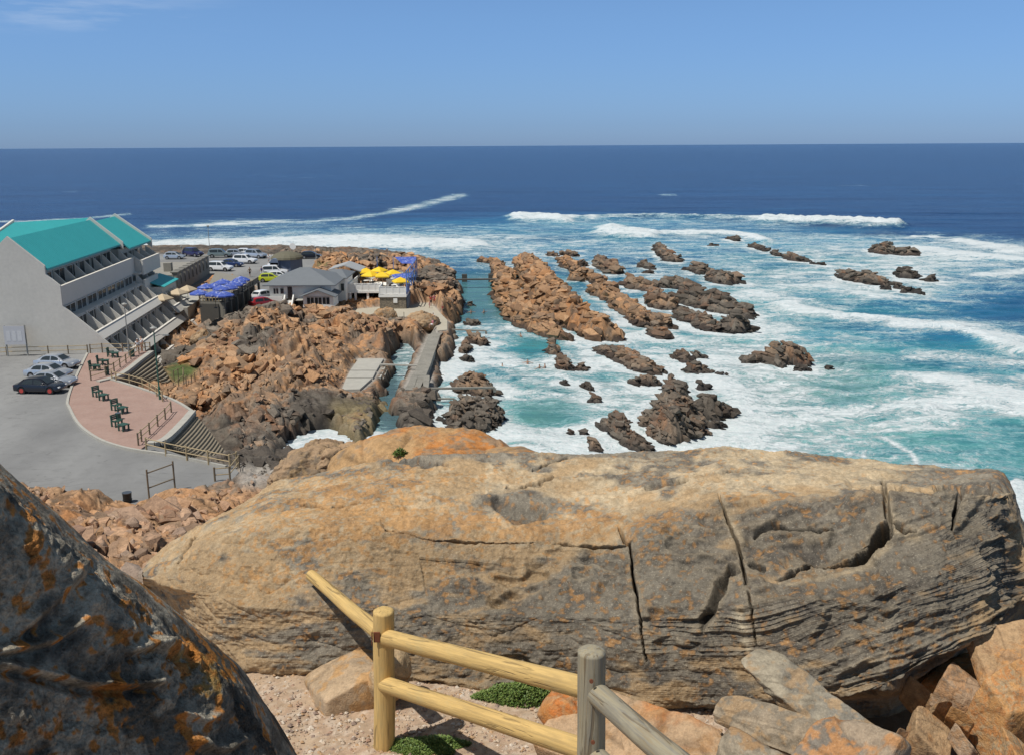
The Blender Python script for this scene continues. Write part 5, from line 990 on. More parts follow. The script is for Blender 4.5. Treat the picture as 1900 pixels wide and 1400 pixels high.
mb = MB(); ribbon(mb, curve3([gp(x, y, 4.1) for x, y in [(281, 653), (262, 667), (222, 697), (182, 709)]], 4), .55, .35, 3.9)
ribbon(mb, curve3([gp(x, y, 4.1) for x, y in [(207, 705), (278, 727), (326, 745), (357, 764)]], 4), .25, .32, 3.92); ribbon(mb, curve3([gp(x, y, 4.1) for x, y in [(357, 764), (334, 790), (303, 818), (275, 823)]], 4), .6, .35, 3.92); tag(mb.build('kerb', conc), kind='structure')
# stepped retaining walls of precast blocks
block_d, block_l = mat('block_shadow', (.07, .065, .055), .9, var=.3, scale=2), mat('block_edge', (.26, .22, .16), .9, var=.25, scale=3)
def stepped(name, label, top, foot, rows, dz, blk):
    T = curve3(top, 8); B = curve3(foot, 8); n = len(T); o = thing(name, label, 'retaining wall', (T[0].x, T[0].y, 4.0)); body = MB(); lip = MB()
    for k in range(rows):
        q0, q1 = k/rows, (k+1)/rows; z1 = lerp(4.05, foot[0][2], q0); z0 = z1-abs(4.05-foot[0][2])/rows
        for i in range(n-1):
            a0, b0, a1, b1 = T[i].lerp(B[i], q0), T[i+1].lerp(B[i+1], q0), T[i].lerp(B[i], q1), T[i+1].lerp(B[i+1], q1)
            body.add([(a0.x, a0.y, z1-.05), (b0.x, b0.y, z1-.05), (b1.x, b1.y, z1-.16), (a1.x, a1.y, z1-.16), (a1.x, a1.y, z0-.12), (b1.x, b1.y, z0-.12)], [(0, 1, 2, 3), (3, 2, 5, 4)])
        L_ = 0; pts = [T[i].lerp(B[i], q1) for i in range(n)]; acc = 0; step = blk
        for i in range(n-1):
            seg = (pts[i+1]-pts[i]).length
            while acc < seg:
                p = pts[i].lerp(pts[i+1], acc/seg); u = (pts[i+1]-pts[i]); u.z = 0; u.normalize(); v = Vector((-u.y, u.x, 0)); w_ = step*.42; c = p
                q = [(c-u*w_-v*.10), (c+u*w_-v*.10), (c+u*w_+v*.10), (c-u*w_+v*.10)]; lip.prism([(a.x, a.y) for a in q], z1-.16-.10, z1-.10); acc += step
            acc -= seg
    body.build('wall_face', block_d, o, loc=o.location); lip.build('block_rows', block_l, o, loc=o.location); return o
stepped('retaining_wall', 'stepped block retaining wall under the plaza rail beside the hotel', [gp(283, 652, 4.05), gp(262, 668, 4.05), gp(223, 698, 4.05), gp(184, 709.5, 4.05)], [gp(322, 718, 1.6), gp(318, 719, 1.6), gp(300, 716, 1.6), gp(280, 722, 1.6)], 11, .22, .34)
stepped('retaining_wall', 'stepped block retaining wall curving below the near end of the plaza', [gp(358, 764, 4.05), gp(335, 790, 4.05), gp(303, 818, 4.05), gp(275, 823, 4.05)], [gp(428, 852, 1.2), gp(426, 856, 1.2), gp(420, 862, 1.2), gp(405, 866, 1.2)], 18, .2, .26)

# ================================================================ HOTEL
HO = gp(210, 652, 4); HD = Vector((-.0955, .99543, 0)); HRZ = math.atan2(.0955, .99543)
def hotel():
    o = thing('hotel', 'large pale stepped hotel with a teal roof and rows of balconies beside the parking lot', 'hotel', (HO.x, HO.y, 0), HRZ)
    T1, T2 = 27.0, 38.0
    L1, L1b, L2, L3, L4 = (-4.8, 11.35), (-4.8, 9.2), (-1.6, 6.2), (.69, 3.31), (2.36, 1.1)
    g = MB(); prof = [(-9.67, 16.85), (-6.15, 13.65), (-6.15, 12.75), (-4.75, 11.45), (-4.75, 9.25), (-1.55, 6.25), (.69, 3.95), (2.5, 2.0), (2.5, -1), (-21.5, -1), (-21.5, 9), (-16.5, 10.5), (-13.2, 13.65)]
    g.ext([(s, -.02, z) for s, z in prof], (0, -.32, 0)); g.build('gable_wall', hotel_w, o)
    # roof planes with parapets
    r = MB()
    for s0, z0, s1, z1, t0, t1 in ((-9.67, 16.6, -6.0, 13.30, 0, T1), (-9.67, 16.6, -13.4, 13.30, 0, T1), (-9.67, 16.3, -4.9, 12.75, T1+.3, T2), (-9.67, 16.3, -14, 12.75, T1+.3, T2)):
        r.ext([(s0, t0, z0), (s1, t0, z1), (s1, t0, z1-.22), (s0, t0, z0-.22)], (0, t1-t0, 0))
    for t in np.arange(.5, T2, .55): 
        a = (-9.67, -6.0, 16.6, 13.3) if t < T1-.2 else (-9.67, -4.9, 16.3, 12.75)
        if t < T1-.2 or t > T1+.6: r.ext([(a[0], t, a[2]+.03), (a[1], t, a[3]+.03), (a[1], t, a[3]), (a[0], t, a[2])], (0, .04, 0))
    r.build('roof', teal, o)
    for t, ds in ((T1, 0), (T2, .9)):
        c = MB(); c.ext([(-9.67, t, 17.0-ds*.3), (-5.7+ds, t, 13.6-ds*.6), (-5.7+ds, t, 12.6-ds), (-9.67, t, 16.1-ds*.3)], (0, .3, 0)); c.ext([(-9.67, t, 17.0-ds*.3), (-13.6-ds, t, 13.4-ds*.6), (-13.6-ds, t, 12.6-ds), (-9.67, t, 16.1-ds*.3)], (0, .3, 0)); c.build('roof_parapet', hotel_p, o)
    w_ = MB(); w_.box(-16, -7.3, .0, T1-.02, 2, 13.0); w_.box(-7.3, -4.85, .0, T1-.02, 2, 9.15); w_.box(-4.85, -3.65, 0, T1-.02, 1.5, 8.0); w_.box(-3.65, -1.25, 0, T1-.02, 0, 5.1); w_.box(-1.25, .9, 0, T1+3, -1, 2.4)
    w_.box(-15, -6.2, T1+.02, T2-.02, 2, 12.6); w_.box(-6.2, -4.6, T1+.02, T2-.4, 2, 8.2); w_.box(-4.6, -1.65, T1+.02, T2-1, 0, 6.0); w_.box(-1.65, .3, T1+.02, T2-2, -1, 2.1); w_.build('wall', hotel_w, o)
    # glazing of each storey, a pane and its frame per bay
    def storey(s, z0, z1, t0, t1, bay):
        n = int((t1-t0)/bay); b = (t1-t0)/n
        for i in range(n):
            a = t0+i*b; p = MB(); p.box(s, s+.04, a+.25, a+b-.25, z0, z1); q = p.build('window', glass_d, o)
            f = MB(); m_ = a+b/2; f.box(s+.04, s+.09, m_-.04, m_+.04, z0, z1); f.box(s+.04, s+.09, a+.25, a+.32, z0, z1); f.box(s+.04, s+.09, a+b-.32, a+b-.25, z0, z1); f.box(s+.042, s+.092, a+.32, a+b-.32, z1-.08, z1); f.build('frame', hotel_p, q)
    storey(-7.3, 10.2, 12.5, .3, T1-.3, 3.8); storey(-4.85, 8.05, 9.1, .3, T1-.3, 3.35); storey(-3.65, 5.6, 7.85, .3, T1-.3, 3.35); storey(-1.25, 2.75, 4.95, .3, T1-.3, 3.35); storey(.9, .6, 2.3, .3, T1+2, 3.35); storey(-6.2, 9.0, 12.0, T1+.6, T2-.4, 3.4); storey(-4.6, 5.2, 8.0, T1+.6, T2-.6, 3.4); storey(-1.65, 4.6, 5.9, T1+.6, T2-1.2, 3.4)
    # balcony parapets: sloping slabs with flat rims
    def parapet(s, z, t0, t1, h=.85, w_=.30, lean=.45):
        b = MB(); b.ext([(s-w_, t0, z), (s, t0, z), (s+lean, t0, z-h), (s+lean-w_, t0, z-h)], (0, t1-t0, 0)); b.ext([(s-w_-.03, t0, z+.002), (s+.03, t0, z+.002), (s+.03, t0, z+.07), (s-w_-.03, t0, z+.07)], (0, t1-t0, 0)); return b.build('balcony', hotel_p, o)
    def slab(s0, s1, z, t0, t1):
        b = MB(); b.box(s0, s1, t0, t1, z-.22, z); b.build('balcony_floor', hotel_w, o)
    parapet(-4.8, 11.3, .02, T1+1.2, 2.1, .25, .0); slab(-7.25, -5.06, 10.15, .02, T1+1.2)
    parapet(-1.6, 6.15, .02, T1-.4, .75, .25, .75); slab(-3.6, -1.3, 5.45, .02, T1-.4)
    parapet(.69, 3.25, .02, T1+2.0, .75, .25, .75); slab(-1.2, 1.0, 2.55, .02, T1+2)
    parapet(2.3, 1.15, .02, T1+4.0, .75, .3, .9)
    parapet(-3.7, 10.9, T1+1.4, T2-.5, 2.0, .25, 0); slab(-6.15, -3.96, 9.3, T1+.35, T2-.5); parapet(-3.4, 8.3, T1+.4, T2-3.5, 2.6, .25, 0)
    parapet(.2, 4.55, T1+.1, T2-3, .8, .25, .7); slab(-4.5, .4, 3.9, T1+.1, T2-3); parapet(2.1, 2.2, T1+2.2, T2-2, .75, .25, .8)
    # triangular fins between the balconies
    def fins(sa, za, sb, zb, zc, t0, t1, bay):
        n = max(1, int(round((t1-t0)/bay))); b = (t1-t0)/n
        for i in range(n+1):
            t = t0+i*b-.09; f = MB(); f.ext([(sa, t, za), (sb, t, zb), (sb, t, zc), (sa, t, zc)], (0, .18, 0)); f.build('fin', hotel_w, o)
    fins(-6.35, 12.75, -5.05, 11.3, 10.16, 2.6, T1-.3, 3.55); fins(-3.6, 8.0, -1.72, 6.2, 5.46, 3.4, T1-.4, 3.3); fins(-1.2, 5.15, .58, 3.3, 2.56, 3.4, T1-.3, 3.3); fins(.95, 2.45, 2.15, 1.15, .3, 3.4, T1+2, 3.3)
    fins(-5.6, 12.1, -4.0, 10.9, 9.3, T1+1.5, T2-.6, 3.3); fins(-1.6, 6.2, .02, 4.6, 3.92, T1+1.0, T2-3.2, 2.6); fins(-4.55, 9.5, -3.7, 8.2, 5.5, T1+.5, T2-3.6, 3.4)
    # left wing behind the ridge
    A, B = gp(26, 413, 15.6), gp(172, 404, 15.6); M_ = Matrix.Rotation(-HRZ, 3, 'Z'); a = M_ @ (A-Vector((HO.x, HO.y, 0))); b = M_ @ (B-Vector((HO.x, HO.y, 0)))
    wg = MB(); wg.add([(a.x, a.y, 15.6), (b.x, b.y, 15.6), (b.x-1, b.y-6, 12.6), (a.x-3, a.y-6, 12.6), (a.x, a.y, 15.4), (b.x, b.y, 15.4), (b.x-1, b.y-6, 12.4), (a.x-3, a.y-6, 12.4)], [(0, 1, 2, 3), (7, 6, 5, 4), (0, 4, 5, 1), (1, 5, 6, 2), (2, 6, 7, 3), (3, 7, 4, 0)])
    wg.add([(a.x-9, a.y+1, 14.9), (a.x-.4, a.y, 14.9), (a.x-3.2, a.y-5, 12.8), (a.x-12, a.y-5, 12.8), (a.x-9, a.y+1, 14.7), (a.x-.4, a.y, 14.7), (a.x-3.2, a.y-5, 12.6), (a.x-12, a.y-5, 12.6)], [(0, 1, 2, 3), (7, 6, 5, 4), (0, 4, 5, 1), (1, 5, 6, 2), (2, 6, 7, 3), (3, 7, 4, 0)]); wg.build('wing_roof', teal, o)
    wp = MB(); wp.ext([(a.x-.3, a.y+.2, 16.0), (a.x-2.6, a.y-4.2, 13.6), (a.x-2.6, a.y-4.2, 12.6), (a.x-.3, a.y+.2, 15.0)], (.3, 0, 0)); wp.build('roof_parapet', hotel_p, o)
    ww = MB(); ww.box(min(a.x, b.x)-2, b.x-1, a.y-5.5, a.y, 2, 12.5); ww.build('wing_wall', hotel_w, o)
    # low crenellated annexe and the small teal awning before it
    an = MB(); an.box(-17, -3.4, 43, 68, 0, 6.2); an.box(-3.398, -3.1, 43, 68, 1, 6.6); an.box(-9, -3.402, 43, 43.3, 6.2, 7.0); an.box(-12, -10.8, 46, 47.2, 6.2, 7.6); an.box(-7.5, -6.3, 54, 55.2, 6.2, 7.6); an.build('annexe', mat('annexe_render', (.27, .255, .22), .85, var=.2, scale=.5), o)
    for i in range(9): c = MB(); t = 43.6+i*2.75; c.box(-3.7, -2.9, t, t+1.5, 5.2, 7.25); c.box(-3.9, -2.75, t-.1, t+1.6, 7.252, 7.42); c.build('pier', mat('pier_render', (.22, .21, .185), .85, var=.2, scale=.8), o)
    aw = MB(); aw.ext([(-4.2, 30, 7.9), (-1.5, 30, 7.0), (-1.5, 30, 6.9), (-4.2, 30, 7.8)], (0, 8.5, 0)); aw.build('awning', teal, o); bw = MB(); bw.box(-4.5, -1.9, 30.2, 38.2, 3, 6.95); bw.build('wall', hotel_w, o)
    tr = MB(); tr.box(-4, 1.4, 30, 44, 0, 4.0); tr.box(-1.8, 3.2, T1+1, 36, -1, 1.3); tr.build('terrace', conc, o)
    return o
hotel()

# deck restaurant with dark openings
def deck():
    P = [gp(370, 558, 6), gp(417, 559, 6), gp(481, 519, 6), gp(400, 503, 6)]; o = thing('deck_building', 'grey flat topped building with an open roof terrace under the blue umbrellas', 'building', (P[1].x, P[1].y, 2)); q = [(p.x, p.y) for p in P]; lc = o.location
    gw = mat('deck_render', (.23, .215, .18), .85, var=.12, scale=.6); b = MB(); b.prism([q[0], q[1], (q[1][0]-.02, q[1][1]+.4), (q[0][0], q[0][1]+.4)], 1.5, 5.9); b.build('front_wall', gw, o, loc=lc)
    u = Vector((q[2][0]-q[1][0], q[2][1]-q[1][1], 0)); Ln = u.length; u.normalize(); nrm = Vector((u.y, -u.x, 0))
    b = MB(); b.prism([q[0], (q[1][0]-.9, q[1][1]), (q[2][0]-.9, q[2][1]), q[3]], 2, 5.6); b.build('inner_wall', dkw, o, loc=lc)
    b = MB(); b.prism([(x, y+.02) for x, y in q], 5.62, 5.9); b.build('roof_slab', gw, o, loc=lc)
    p = Vector((q[1][0], q[1][1], 0)); n = 6
    for i in range(n+1):
        c = p+u*(i*Ln/n); b = MB(); e = u*.22; m = nrm*(-.30); b.prism([(c-e).to_tuple()[:2], (c+e).to_tuple()[:2], (c+e+m).to_tuple()[:2], (c-e+m).to_tuple()[:2]], 1.6, 5.6); b.build('pillar', gw, o, loc=lc)
    for z0, z1, out_, nm in ((3.05, 3.25, .9, 'balcony_slab'), (5.9, 6.45, -.15, 'parapet')):
        b = MB(); a_ = p-nrm*.1; c_ = p+u*Ln-nrm*.1; d_ = nrm*out_; b.prism([a_.to_tuple()[:2], c_.to_tuple()[:2], (c_+d_).to_tuple()[:2], (a_+d_).to_tuple()[:2]], z0, z1); b.build(nm, gw, o, loc=lc)
    b = MB(); a_ = p+nrm*.9
    for i in range(30): c = a_+u*(i*Ln/30); b.box(c.x-.03, c.x+.03, c.y-.03, c.y+.03, 3.25, 4.15)
    b.tube([a_+Vector((0, 0, 4.15)), a_+u*Ln+Vector((0, 0, 4.15))], .04, 6); b.build('balcony_railing', mat('rail_brown', (.13, .10, .08), .7), o, loc=lc)
    b = MB(); a_, c_ = Vector((q[0][0], q[0][1]+.2, 0)), Vector((q[1][0], q[1][1]+.2, 0))
    for i in range(9): c = a_.lerp(c_, i/8); b.box(c.x-.06, c.x+.06, c.y-.06, c.y+.06, 5.9, 7.0)
    b.tube([a_+Vector((0, 0, 6.95)), c_+Vector((0, 0, 6.95))], .05, 6); b.tube([a_+Vector((0, 0, 6.4)), c_+Vector((0, 0, 6.4))], .04, 6); b.build('terrace_railing', timberl, o, loc=lc)
    # garden wall below
    return P
DK = deck()

def umbrella(name, label, p, r, h, m, group, n=8, drop=.28, rz=0):
    o = thing(name, label, 'umbrella', p, rz, group); c = MB(); vs = [(0, 0, h)]; fs = []
    for k in range(n):
        a = 2*math.pi*k/n; vs.append((r*.55*math.cos(a), r*.55*math.sin(a), h-drop*r*.75)); 
    for k in range(n):
        a = 2*math.pi*k/n; vs.append((r*math.cos(a), r*math.sin(a), h-drop*r*1.55))
    for k in range(n):
        a = 2*math.pi*k/n; vs.append((r*math.cos(a), r*math.sin(a), h-drop*r*1.55-.16))
    for k in range(n):
        j = (k+1) % n; fs += [(0, 1+k, 1+j), (1+k, 1+n+k, 1+n+j, 1+j), (1+n+k, 1+2*n+k, 1+2*n+j, 1+n+j)]
    c.add(vs, fs); cc = c.build('canopy', m, o); md = cc.modifiers.new('t', 'SOLIDIFY'); md.thickness = .02
    q = MB(); q.tube([(0, 0, 0), (0, 0, h+.08)], .03, 6); q.cone((0, 0), .25, .22, 0, .07, 10); q.build('pole', black_m if n == 8 else timberl, o)
    return o
def blue_canvas():
    m, t, p = nmat('blue_canvas'); v = objc(t); a = noise_n(t, 2.6, 4, .7, v); c = mixc(t, mrange(t, a, .54, .62, 0, .8), (.05, .10, .42), (.50, .55, .72)); c = mixc(t, mrange(t, noise_n(t, 1.1, 3, .6, v), .4, .6, 0, .5), c, (.03, .05, .22)); L(t, c, p.inputs['Base Color']); p.inputs['Roughness'].default_value = .8; return m
blue_c = blue_canvas(); yel_c = mat('yellow_canvas', (.80, .52, .015), .7, var=.12, scale=1); bei_c = mat('beige_canvas', (.50, .40, .27), .8, var=.1, scale=1)
BU = [(369, 532, 'front left corner of the terrace, nearest the hotel'), (397, 520, 'second row behind the front left one'), (398, 534, 'front edge, middle'), (413, 513, 'farthest row, left of two'), (411, 524, 'centre of the cluster'), (424, 522, 'centre of the cluster, towards the right'), (433, 517, 'back row, right of the centre'), (447, 508, 'farthest from the camera, by the parapet'), (440, 513, 'back row, next to the farthest'), (415, 535, 'front row right, over the dark tables'), (383, 521, 'left edge, second from the front')]
for px, py, lb in BU: p = gp(px, py+3, 8.3); umbrella('umbrella', 'blue umbrella on the roof terrace, '+lb, (p.x, p.y, 5.9), 1.28, 2.3, blue_c, 'blue umbrellas on the roof terrace', rz=px*.3)
for px, py, lb in ((301, 545, 'beige umbrella on the hotel terrace, nearest and leftmost of three'), (329, 535, 'beige umbrella on the hotel terrace, middle of three'), (347, 529, 'beige umbrella on the hotel terrace, rightmost of three')): p = gp(px, py, 6.5); umbrella('umbrella', lb, (p.x, p.y, 4.0), 1.5, 2.5, bei_c, 'beige umbrellas on the hotel terrace', 4, .3, .5)
# tables and chairs of the terrace
for i, (px, py) in enumerate([(388, 548), (402, 545), (420, 548), (436, 540), (452, 532), (440, 528), (462, 522), (376, 545)]):
    p = gp(px, py, 6.6); t = thing('terrace_table', ['dark table under the blue umbrellas'][0], 'table', (p.x, p.y, 5.9), i, 'dark tables under the blue umbrellas'); m = MB(); m.box(-.5, .5, -.4, .4, .70, .75); m.build('tabletop', timber, t)
    for a in (-.42, .42):
        for b in (-.32, .32): m = MB(); m.box(a-.03, a+.03, b-.03, b+.03, 0, .70); m.build('leg', black_m, t)

# ================================================================ RESTAURANT HOUSE AND DECK
stone_m = rock_mat('x_unused', 1) if False else None
def stonework():
    m, t, p = nmat('stonework'); v = objc(t); b = t.nodes.new('ShaderNodeTexVoronoi'); b.inputs['Scale'].default_value = 3.2; L(t, mapping(t, v, (1, 1, 2.4)), b.inputs['Vector']); c = mixc(t, mrange(t, noise_n(t, 3, 4, .6, v), .35, .65), (.20, .165, .12), (.30, .25, .18)); c = mixc(t, mrange(t, b.outputs['Distance'], .25, .6, 0, .6), c, (.10, .09, .075))
    L(t, c, p.inputs['Base Color']); p.inputs['Roughness'].default_value = .9; bump(t, p, b.outputs['Distance'], -.6, .08); return m
stonem = stonework()
def hip(mb, x0, x1, y0, y1, z, rx0, rx1, ry, rz, t=.14):
    v = [(x0, y0, z), (x1, y0, z), (x1, y1, z), (x0, y1, z), (rx0, ry, rz), (rx1, ry, rz)]; mb.add(v, [(0, 1, 5, 4), (1, 2, 5), (2, 3, 4, 5), (3, 0, 4)]); mb.add([(a, b, c-t) for a, b, c in v[:4]]+v[:4], [(3, 2, 1, 0), (0, 1, 5, 4), (1, 2, 6, 5), (2, 3, 7, 6), (3, 0, 4, 7)])
def window_(par, x0, x1, y, z0, z1, n=2, fm=None, lc=None):
    p = MB(); p.box(x0, x1, y-.02, y, z0, z1); q = p.build('window', glass_d, par, loc=lc); f = MB(); fm = fm or wall_w
    f.box(x0-.07, x0, y-.07, y, z0-.07, z1+.07); f.box(x1, x1+.07, y-.07, y, z0-.07, z1+.07); f.box(x0, x1, y-.068, y, z1, z1+.07); f.box(x0, x1, y-.068, y, z0-.07, z0)
    for i in range(1, n): x = lerp(x0, x1, i/n); f.box(x-.03, x+.03, y-.066, y-.02, z0, z1)
    f.build('frame', fm, q, loc=None if lc is None else lc); return q
def house():
    lc = Vector((-31, 141, 2)); o = thing('restaurant_house', 'white seaside house with a grey hipped roof and a glazed front wing on stone', 'house', lc)
    b = MB(); b.box(-35.2, -26.2, 140.2, 150, 4.5, 6.5); b.box(-29, -25.3, 147, 154, 3, 6.4); b.build('wall', wall_w, o, loc=lc)
    b = MB(); b.box(-35.0, -33.4, 140.3, 149, 1.5, 4.49); b.box(-31.2, -29.9, 140.3, 149, 1.5, 4.49); b.box(-33.3, -31.3, 143, 149, 1.5, 4.49); b.box(-33.4, -31.2, 140.3, 140.6, 4.1, 4.488); b.build('lower_wall', dkw, o, loc=lc)
    r = MB(); hip(r, -36.0, -25.4, 139.4, 150.8, 6.55, -31.6, -30.2, 145, 8.45); r.build('roof', slate, o, loc=lc); r = MB(); hip(r, -29.3, -24.9, 146.5, 154.6, 6.62, -27.6, -26.4, 150.5, 7.5); r.build('roof', slate, o, loc=lc)
    # wing
    b = MB(); b.box(-29.9, -25.6, 138, 141.9, 2, 3.55); b.build('stone_base', stonem, o, loc=lc)
    b = MB(); b.box(-29.95, -25.55, 137.95, 142, 3.552, 3.85); b.box(-29.9, -29.45, 138, 142, 3.852, 5.1); b.box(-26.05, -25.6, 138, 142, 3.852, 5.1); b.ext([(-29.9, 138, 5.1), (-25.6, 138, 5.1), (-27.75, 138, 5.95)], (0, .2, 0)); b.build('wing_wall', wall_w, o, loc=lc)
    b = MB(); b.box(-29.4, -26.1, 141, 141.2, 3.852, 5.1); b.build('wing_interior', mat('interior', (.10, .06, .05), .8), o, loc=lc)
    for i in range(3): x = -29.4+i*1.12; window_(o, x+.02, x+1.02, 138.15, 3.95, 4.95, 2, lc=lc)
    r = MB()
    for sx in (-1, 1): r.ext([(-27.75, 137.5, 6.12), (-27.75+sx*2.6, 137.5, 5.12), (-27.75+sx*2.6, 137.5, 5.0), (-27.75, 137.5, 6.0)], (0, 5.5, 0))
    r.build('wing_roof', slate, o, loc=lc)
    b = MB(); b.box(-32.55, -31.9, 140.10, 140.18, 4.5, 6.2); dd = b.build('door', mat('door_brown', (.06, .045, .04), .6), o, loc=lc); b = MB(); b.box(-32.0, -31.96, 140.04, 140.10, 5.25, 5.4); b.build('handle', rim_m, dd, loc=None) if False else b.build('handle', rim_m, dd, loc=lc)
    window_(o, -34.6, -33.9, 140.18, 5.2, 6.0, 2, lc=lc); window_(o, -33.6, -33.1, 140.18, 5.2, 6.0, 1, lc=lc); window_(o, -26.0, -25.5, 146.98, 4.6, 5.7, 1, lc=lc)
    b = MB()                                   # outside stair with white side walls
    for sx in (-33.0, -31.75): b.ext([(sx, 140.1, 5.4), (sx, 140.1, 4.5), (sx, 137.2, 2.2), (sx, 137.2, 3.0)], (.18, 0, 0))
    for i in range(10): b.box(-32.82, -31.75, 137.2+i*.29, 137.49+i*.29, 2.0, 2.3+i*.22)
    b.build('stair', wall_w, o, loc=lc)
    b = MB(); b.box(-36.2, -33.1, 138.9, 140.15, 4.3, 4.45); b.box(-36.2, -33.1, 138.9, 139.0, 4.45, 5.0); b.build('balcony', wall_w, o, loc=lc)
    b = MB(); b.box(-31.1, -30.0, 138.5, 140.2, 4.4, 4.5); b.build('canopy', conc, o, loc=lc)
    # flat pergola roof at the back right
    b = MB(); b.ext([(-27.3, 158, 7.2), (-24.6, 158, 6.2), (-24.6, 158, 6.05), (-27.3, 158, 7.05)], (0, 6, 0)); b.ext([(-27.3, 158, 7.2), (-30, 158, 6.4), (-30, 158, 6.25), (-27.3, 158, 7.05)], (0, 6, 0)); b.build('lean_to_roof', mat('pale_roof', (.36, .37, .37), .6), o, loc=lc)
    b = MB()
    for x in (-29.5, -27, -25): b.box(x, x+.12, 158.2, 158.3, 3, 6.0)
    b.box(-29.5, -25, 161, 161.2, 3, 5.9); b.build('lean_to_wall', dkw, o, loc=lc); return o
house()
def verandah():
    lc = Vector((-18, 150, 2)); o = thing('terrace_restaurant', 'white raised terrace with railings and pillars on a stone ground floor', 'terrace', lc)
    b = MB(); b.box(-20.0, -16.0, 145.7, 150, 1.9, 3.78); b.build('stone_base', stonem, o, loc=lc); b = MB(); b.box(-17.9, -17.3, 145.6, 145.7, 2.9, 3.6); b.build('vent', wall_w, o, loc=lc)
    b = MB(); b.box(-20.1, -15.9, 145.55, 151, 3.782, 4.15); b.box(-25.3, -15.902, 149.2, 163, 3.9, 4.148); b.build('deck_slab', wall_w, o, loc=lc)
    for x, y in ((-25.0, 149.5), (-24.2, 149.5), (-22.3, 149.5), (-20.4, 150.4), (-22.3, 155), (-25, 156), (-20, 156)): c = MB(); c.box(x-.16, x+.16, y-.16, y+.16, 1.8, 3.9); c.build('pillar', wall_w, o, loc=lc)
    b = MB(); b.box(-25.2, -16.1, 158, 158.3, 2, 3.9); b.box(-15.98, -15.7, 146, 163, 1.8, 3.78); b.build('lower_wall', mat('shaded_wall', (.12, .15, .20), .8), o, loc=lc)  # dark tone stands in for shade on the right side and under the deck
    def rail(a, c, n, z=4.15, h=1.15):
        r = MB(); A, B = Vector(a), Vector(c)
        for i in range(n+1): p = A.lerp(B, i/n); k = .06 if i % 6 == 0 else .02; r.box(p.x-k, p.x+k, p.y-k, p.y+k, z, z+h)
        u = (B-A).normalized(); nn = Vector((-u.y, u.x))
        for zz in (z+h, z+.12): r.prism([tuple(A-nn*.05), tuple(B-nn*.05), tuple(B+nn*.05), tuple(A+nn*.05)], zz, zz+.08)
        r.prism([tuple(A-nn*.012), tuple(B-nn*.012), tuple(B+nn*.012), tuple(A+nn*.012)], z+.2, z+h-.05)
        r.build('railing', wall_w, o, loc=lc)
    rail((-25.2, 149.3), (-20.15, 149.3), 30); rail((-20.0, 149.2), (-20.0, 145.7), 18); rail((-20.0, 145.65), (-16.0, 145.65), 24); rail((-25.2, 149.4), (-25.2, 162.8), 40); rail((-25.2, 162.8), (-16, 162.8), 40); rail((-20.1, 155.5), (-16.4, 155.5), 18, 4.15, 1.0)
    bl = mat('blue_frame', (.10, .20, .48), .5, var=.15); b = MB()
    for y in (146, 149.5, 153, 156.5, 160, 162.8):
        b.box(-15.95, -15.8, y-.07, y+.07, 4.15, 7.6)
    for z in (5.3, 6.4, 7.55): b.box(-15.93, -15.82, 146, 162.8, z, z+.1)
    for x in (-22.5, -19.8): b.box(x-.05, x+.05, 162.6, 162.72, 4.15, 8.0)
    b.box(-15.9, -15.86, 146, 150, 4.2, 5.3); b.build('wind_screen', bl, o, loc=lc)
    for (pts, nm) in (([(-19.6, 163, 7.9), (-15.9, 163, 7.9), (-15.9, 158.5, 7.3), (-18, 159.5, 7.2)], 'shade_sail'), ([(-19.5, 156, 5.9), (-15.9, 156, 6.1), (-15.9, 152.5, 5.8), (-18.5, 153.8, 5.5)], 'shade_sail')):
        s = MB(); s.add(pts, [(0, 1, 2, 3)]); q = s.build(nm, blue_c, o, loc=lc); md = q.modifiers.new('t', 'SOLIDIFY'); md.thickness = .03
    for i, (x, y) in enumerate([(-18.8, 147.5), (-17.6, 148.6), (-18.4, 151), (-17.0, 153.5), (-21.5, 154), (-23.5, 156.5), (-19.5, 159)]):
        t = thing('terrace_table', 'white table with seats on the white railed terrace', 'table', (x, y, 4.15), i*.7, 'white tables on the railed terrace'); m = MB(); m.cone((0, 0), .5, .5, .70, .75, 12); m.build('tabletop', wall_w, t); m = MB(); m.cone((0, 0), .05, .05, 0, .70, 8); m.cone((0, 0), .3, .28, 0, .04, 10); m.build('pedestal', black_m, t)
        for k in range(3):
            a = k*2.1; c = thing('terrace_chair', 'dark chair drawn up to a table on the white railed terrace', 'chair', (x+.8*math.cos(a), y+.8*math.sin(a), 4.15), a, 'dark chairs on the railed terrace'); m = MB(); m.box(-.22, .22, -.22, .22, .42, .46); m.build('seat', black_m, c); m = MB(); m.box(.18, .22, -.22, .22, .46, .9); m.build('backrest', black_m, c)
            for xx in (-.2, .2):
                for yy in (-.2, .2): m = MB(); m.box(xx-.02, xx+.02, yy-.02, yy+.02, 0, .42); m.build('leg', black_m, c)
verandah()
for x, y, lb in ((679, 500, 'leftmost on the white terrace'), (687, 506, 'front left, overlapping the leftmost'), (703, 498, 'back row of the white terrace'), (709, 507, 'middle of the white terrace by the tables'), (743, 517, 'alone at the front right of the white terrace'), (729, 503, 'small far one beside the blue sail')):
    p = gp(x, y-3, 6.6); umbrella('umbrella', 'yellow umbrella '+lb, (p.x, min(p.y, 162), 4.15), 1.55, 2.45, yel_c, 'yellow umbrellas on the white terrace', 4, .28, .7+.1*x)
flat('plaza_path', PLAZA, 2.0, mat('pale_paving', (.42, .38, .30), .9, scale=.8, var=.15), thick=.4)

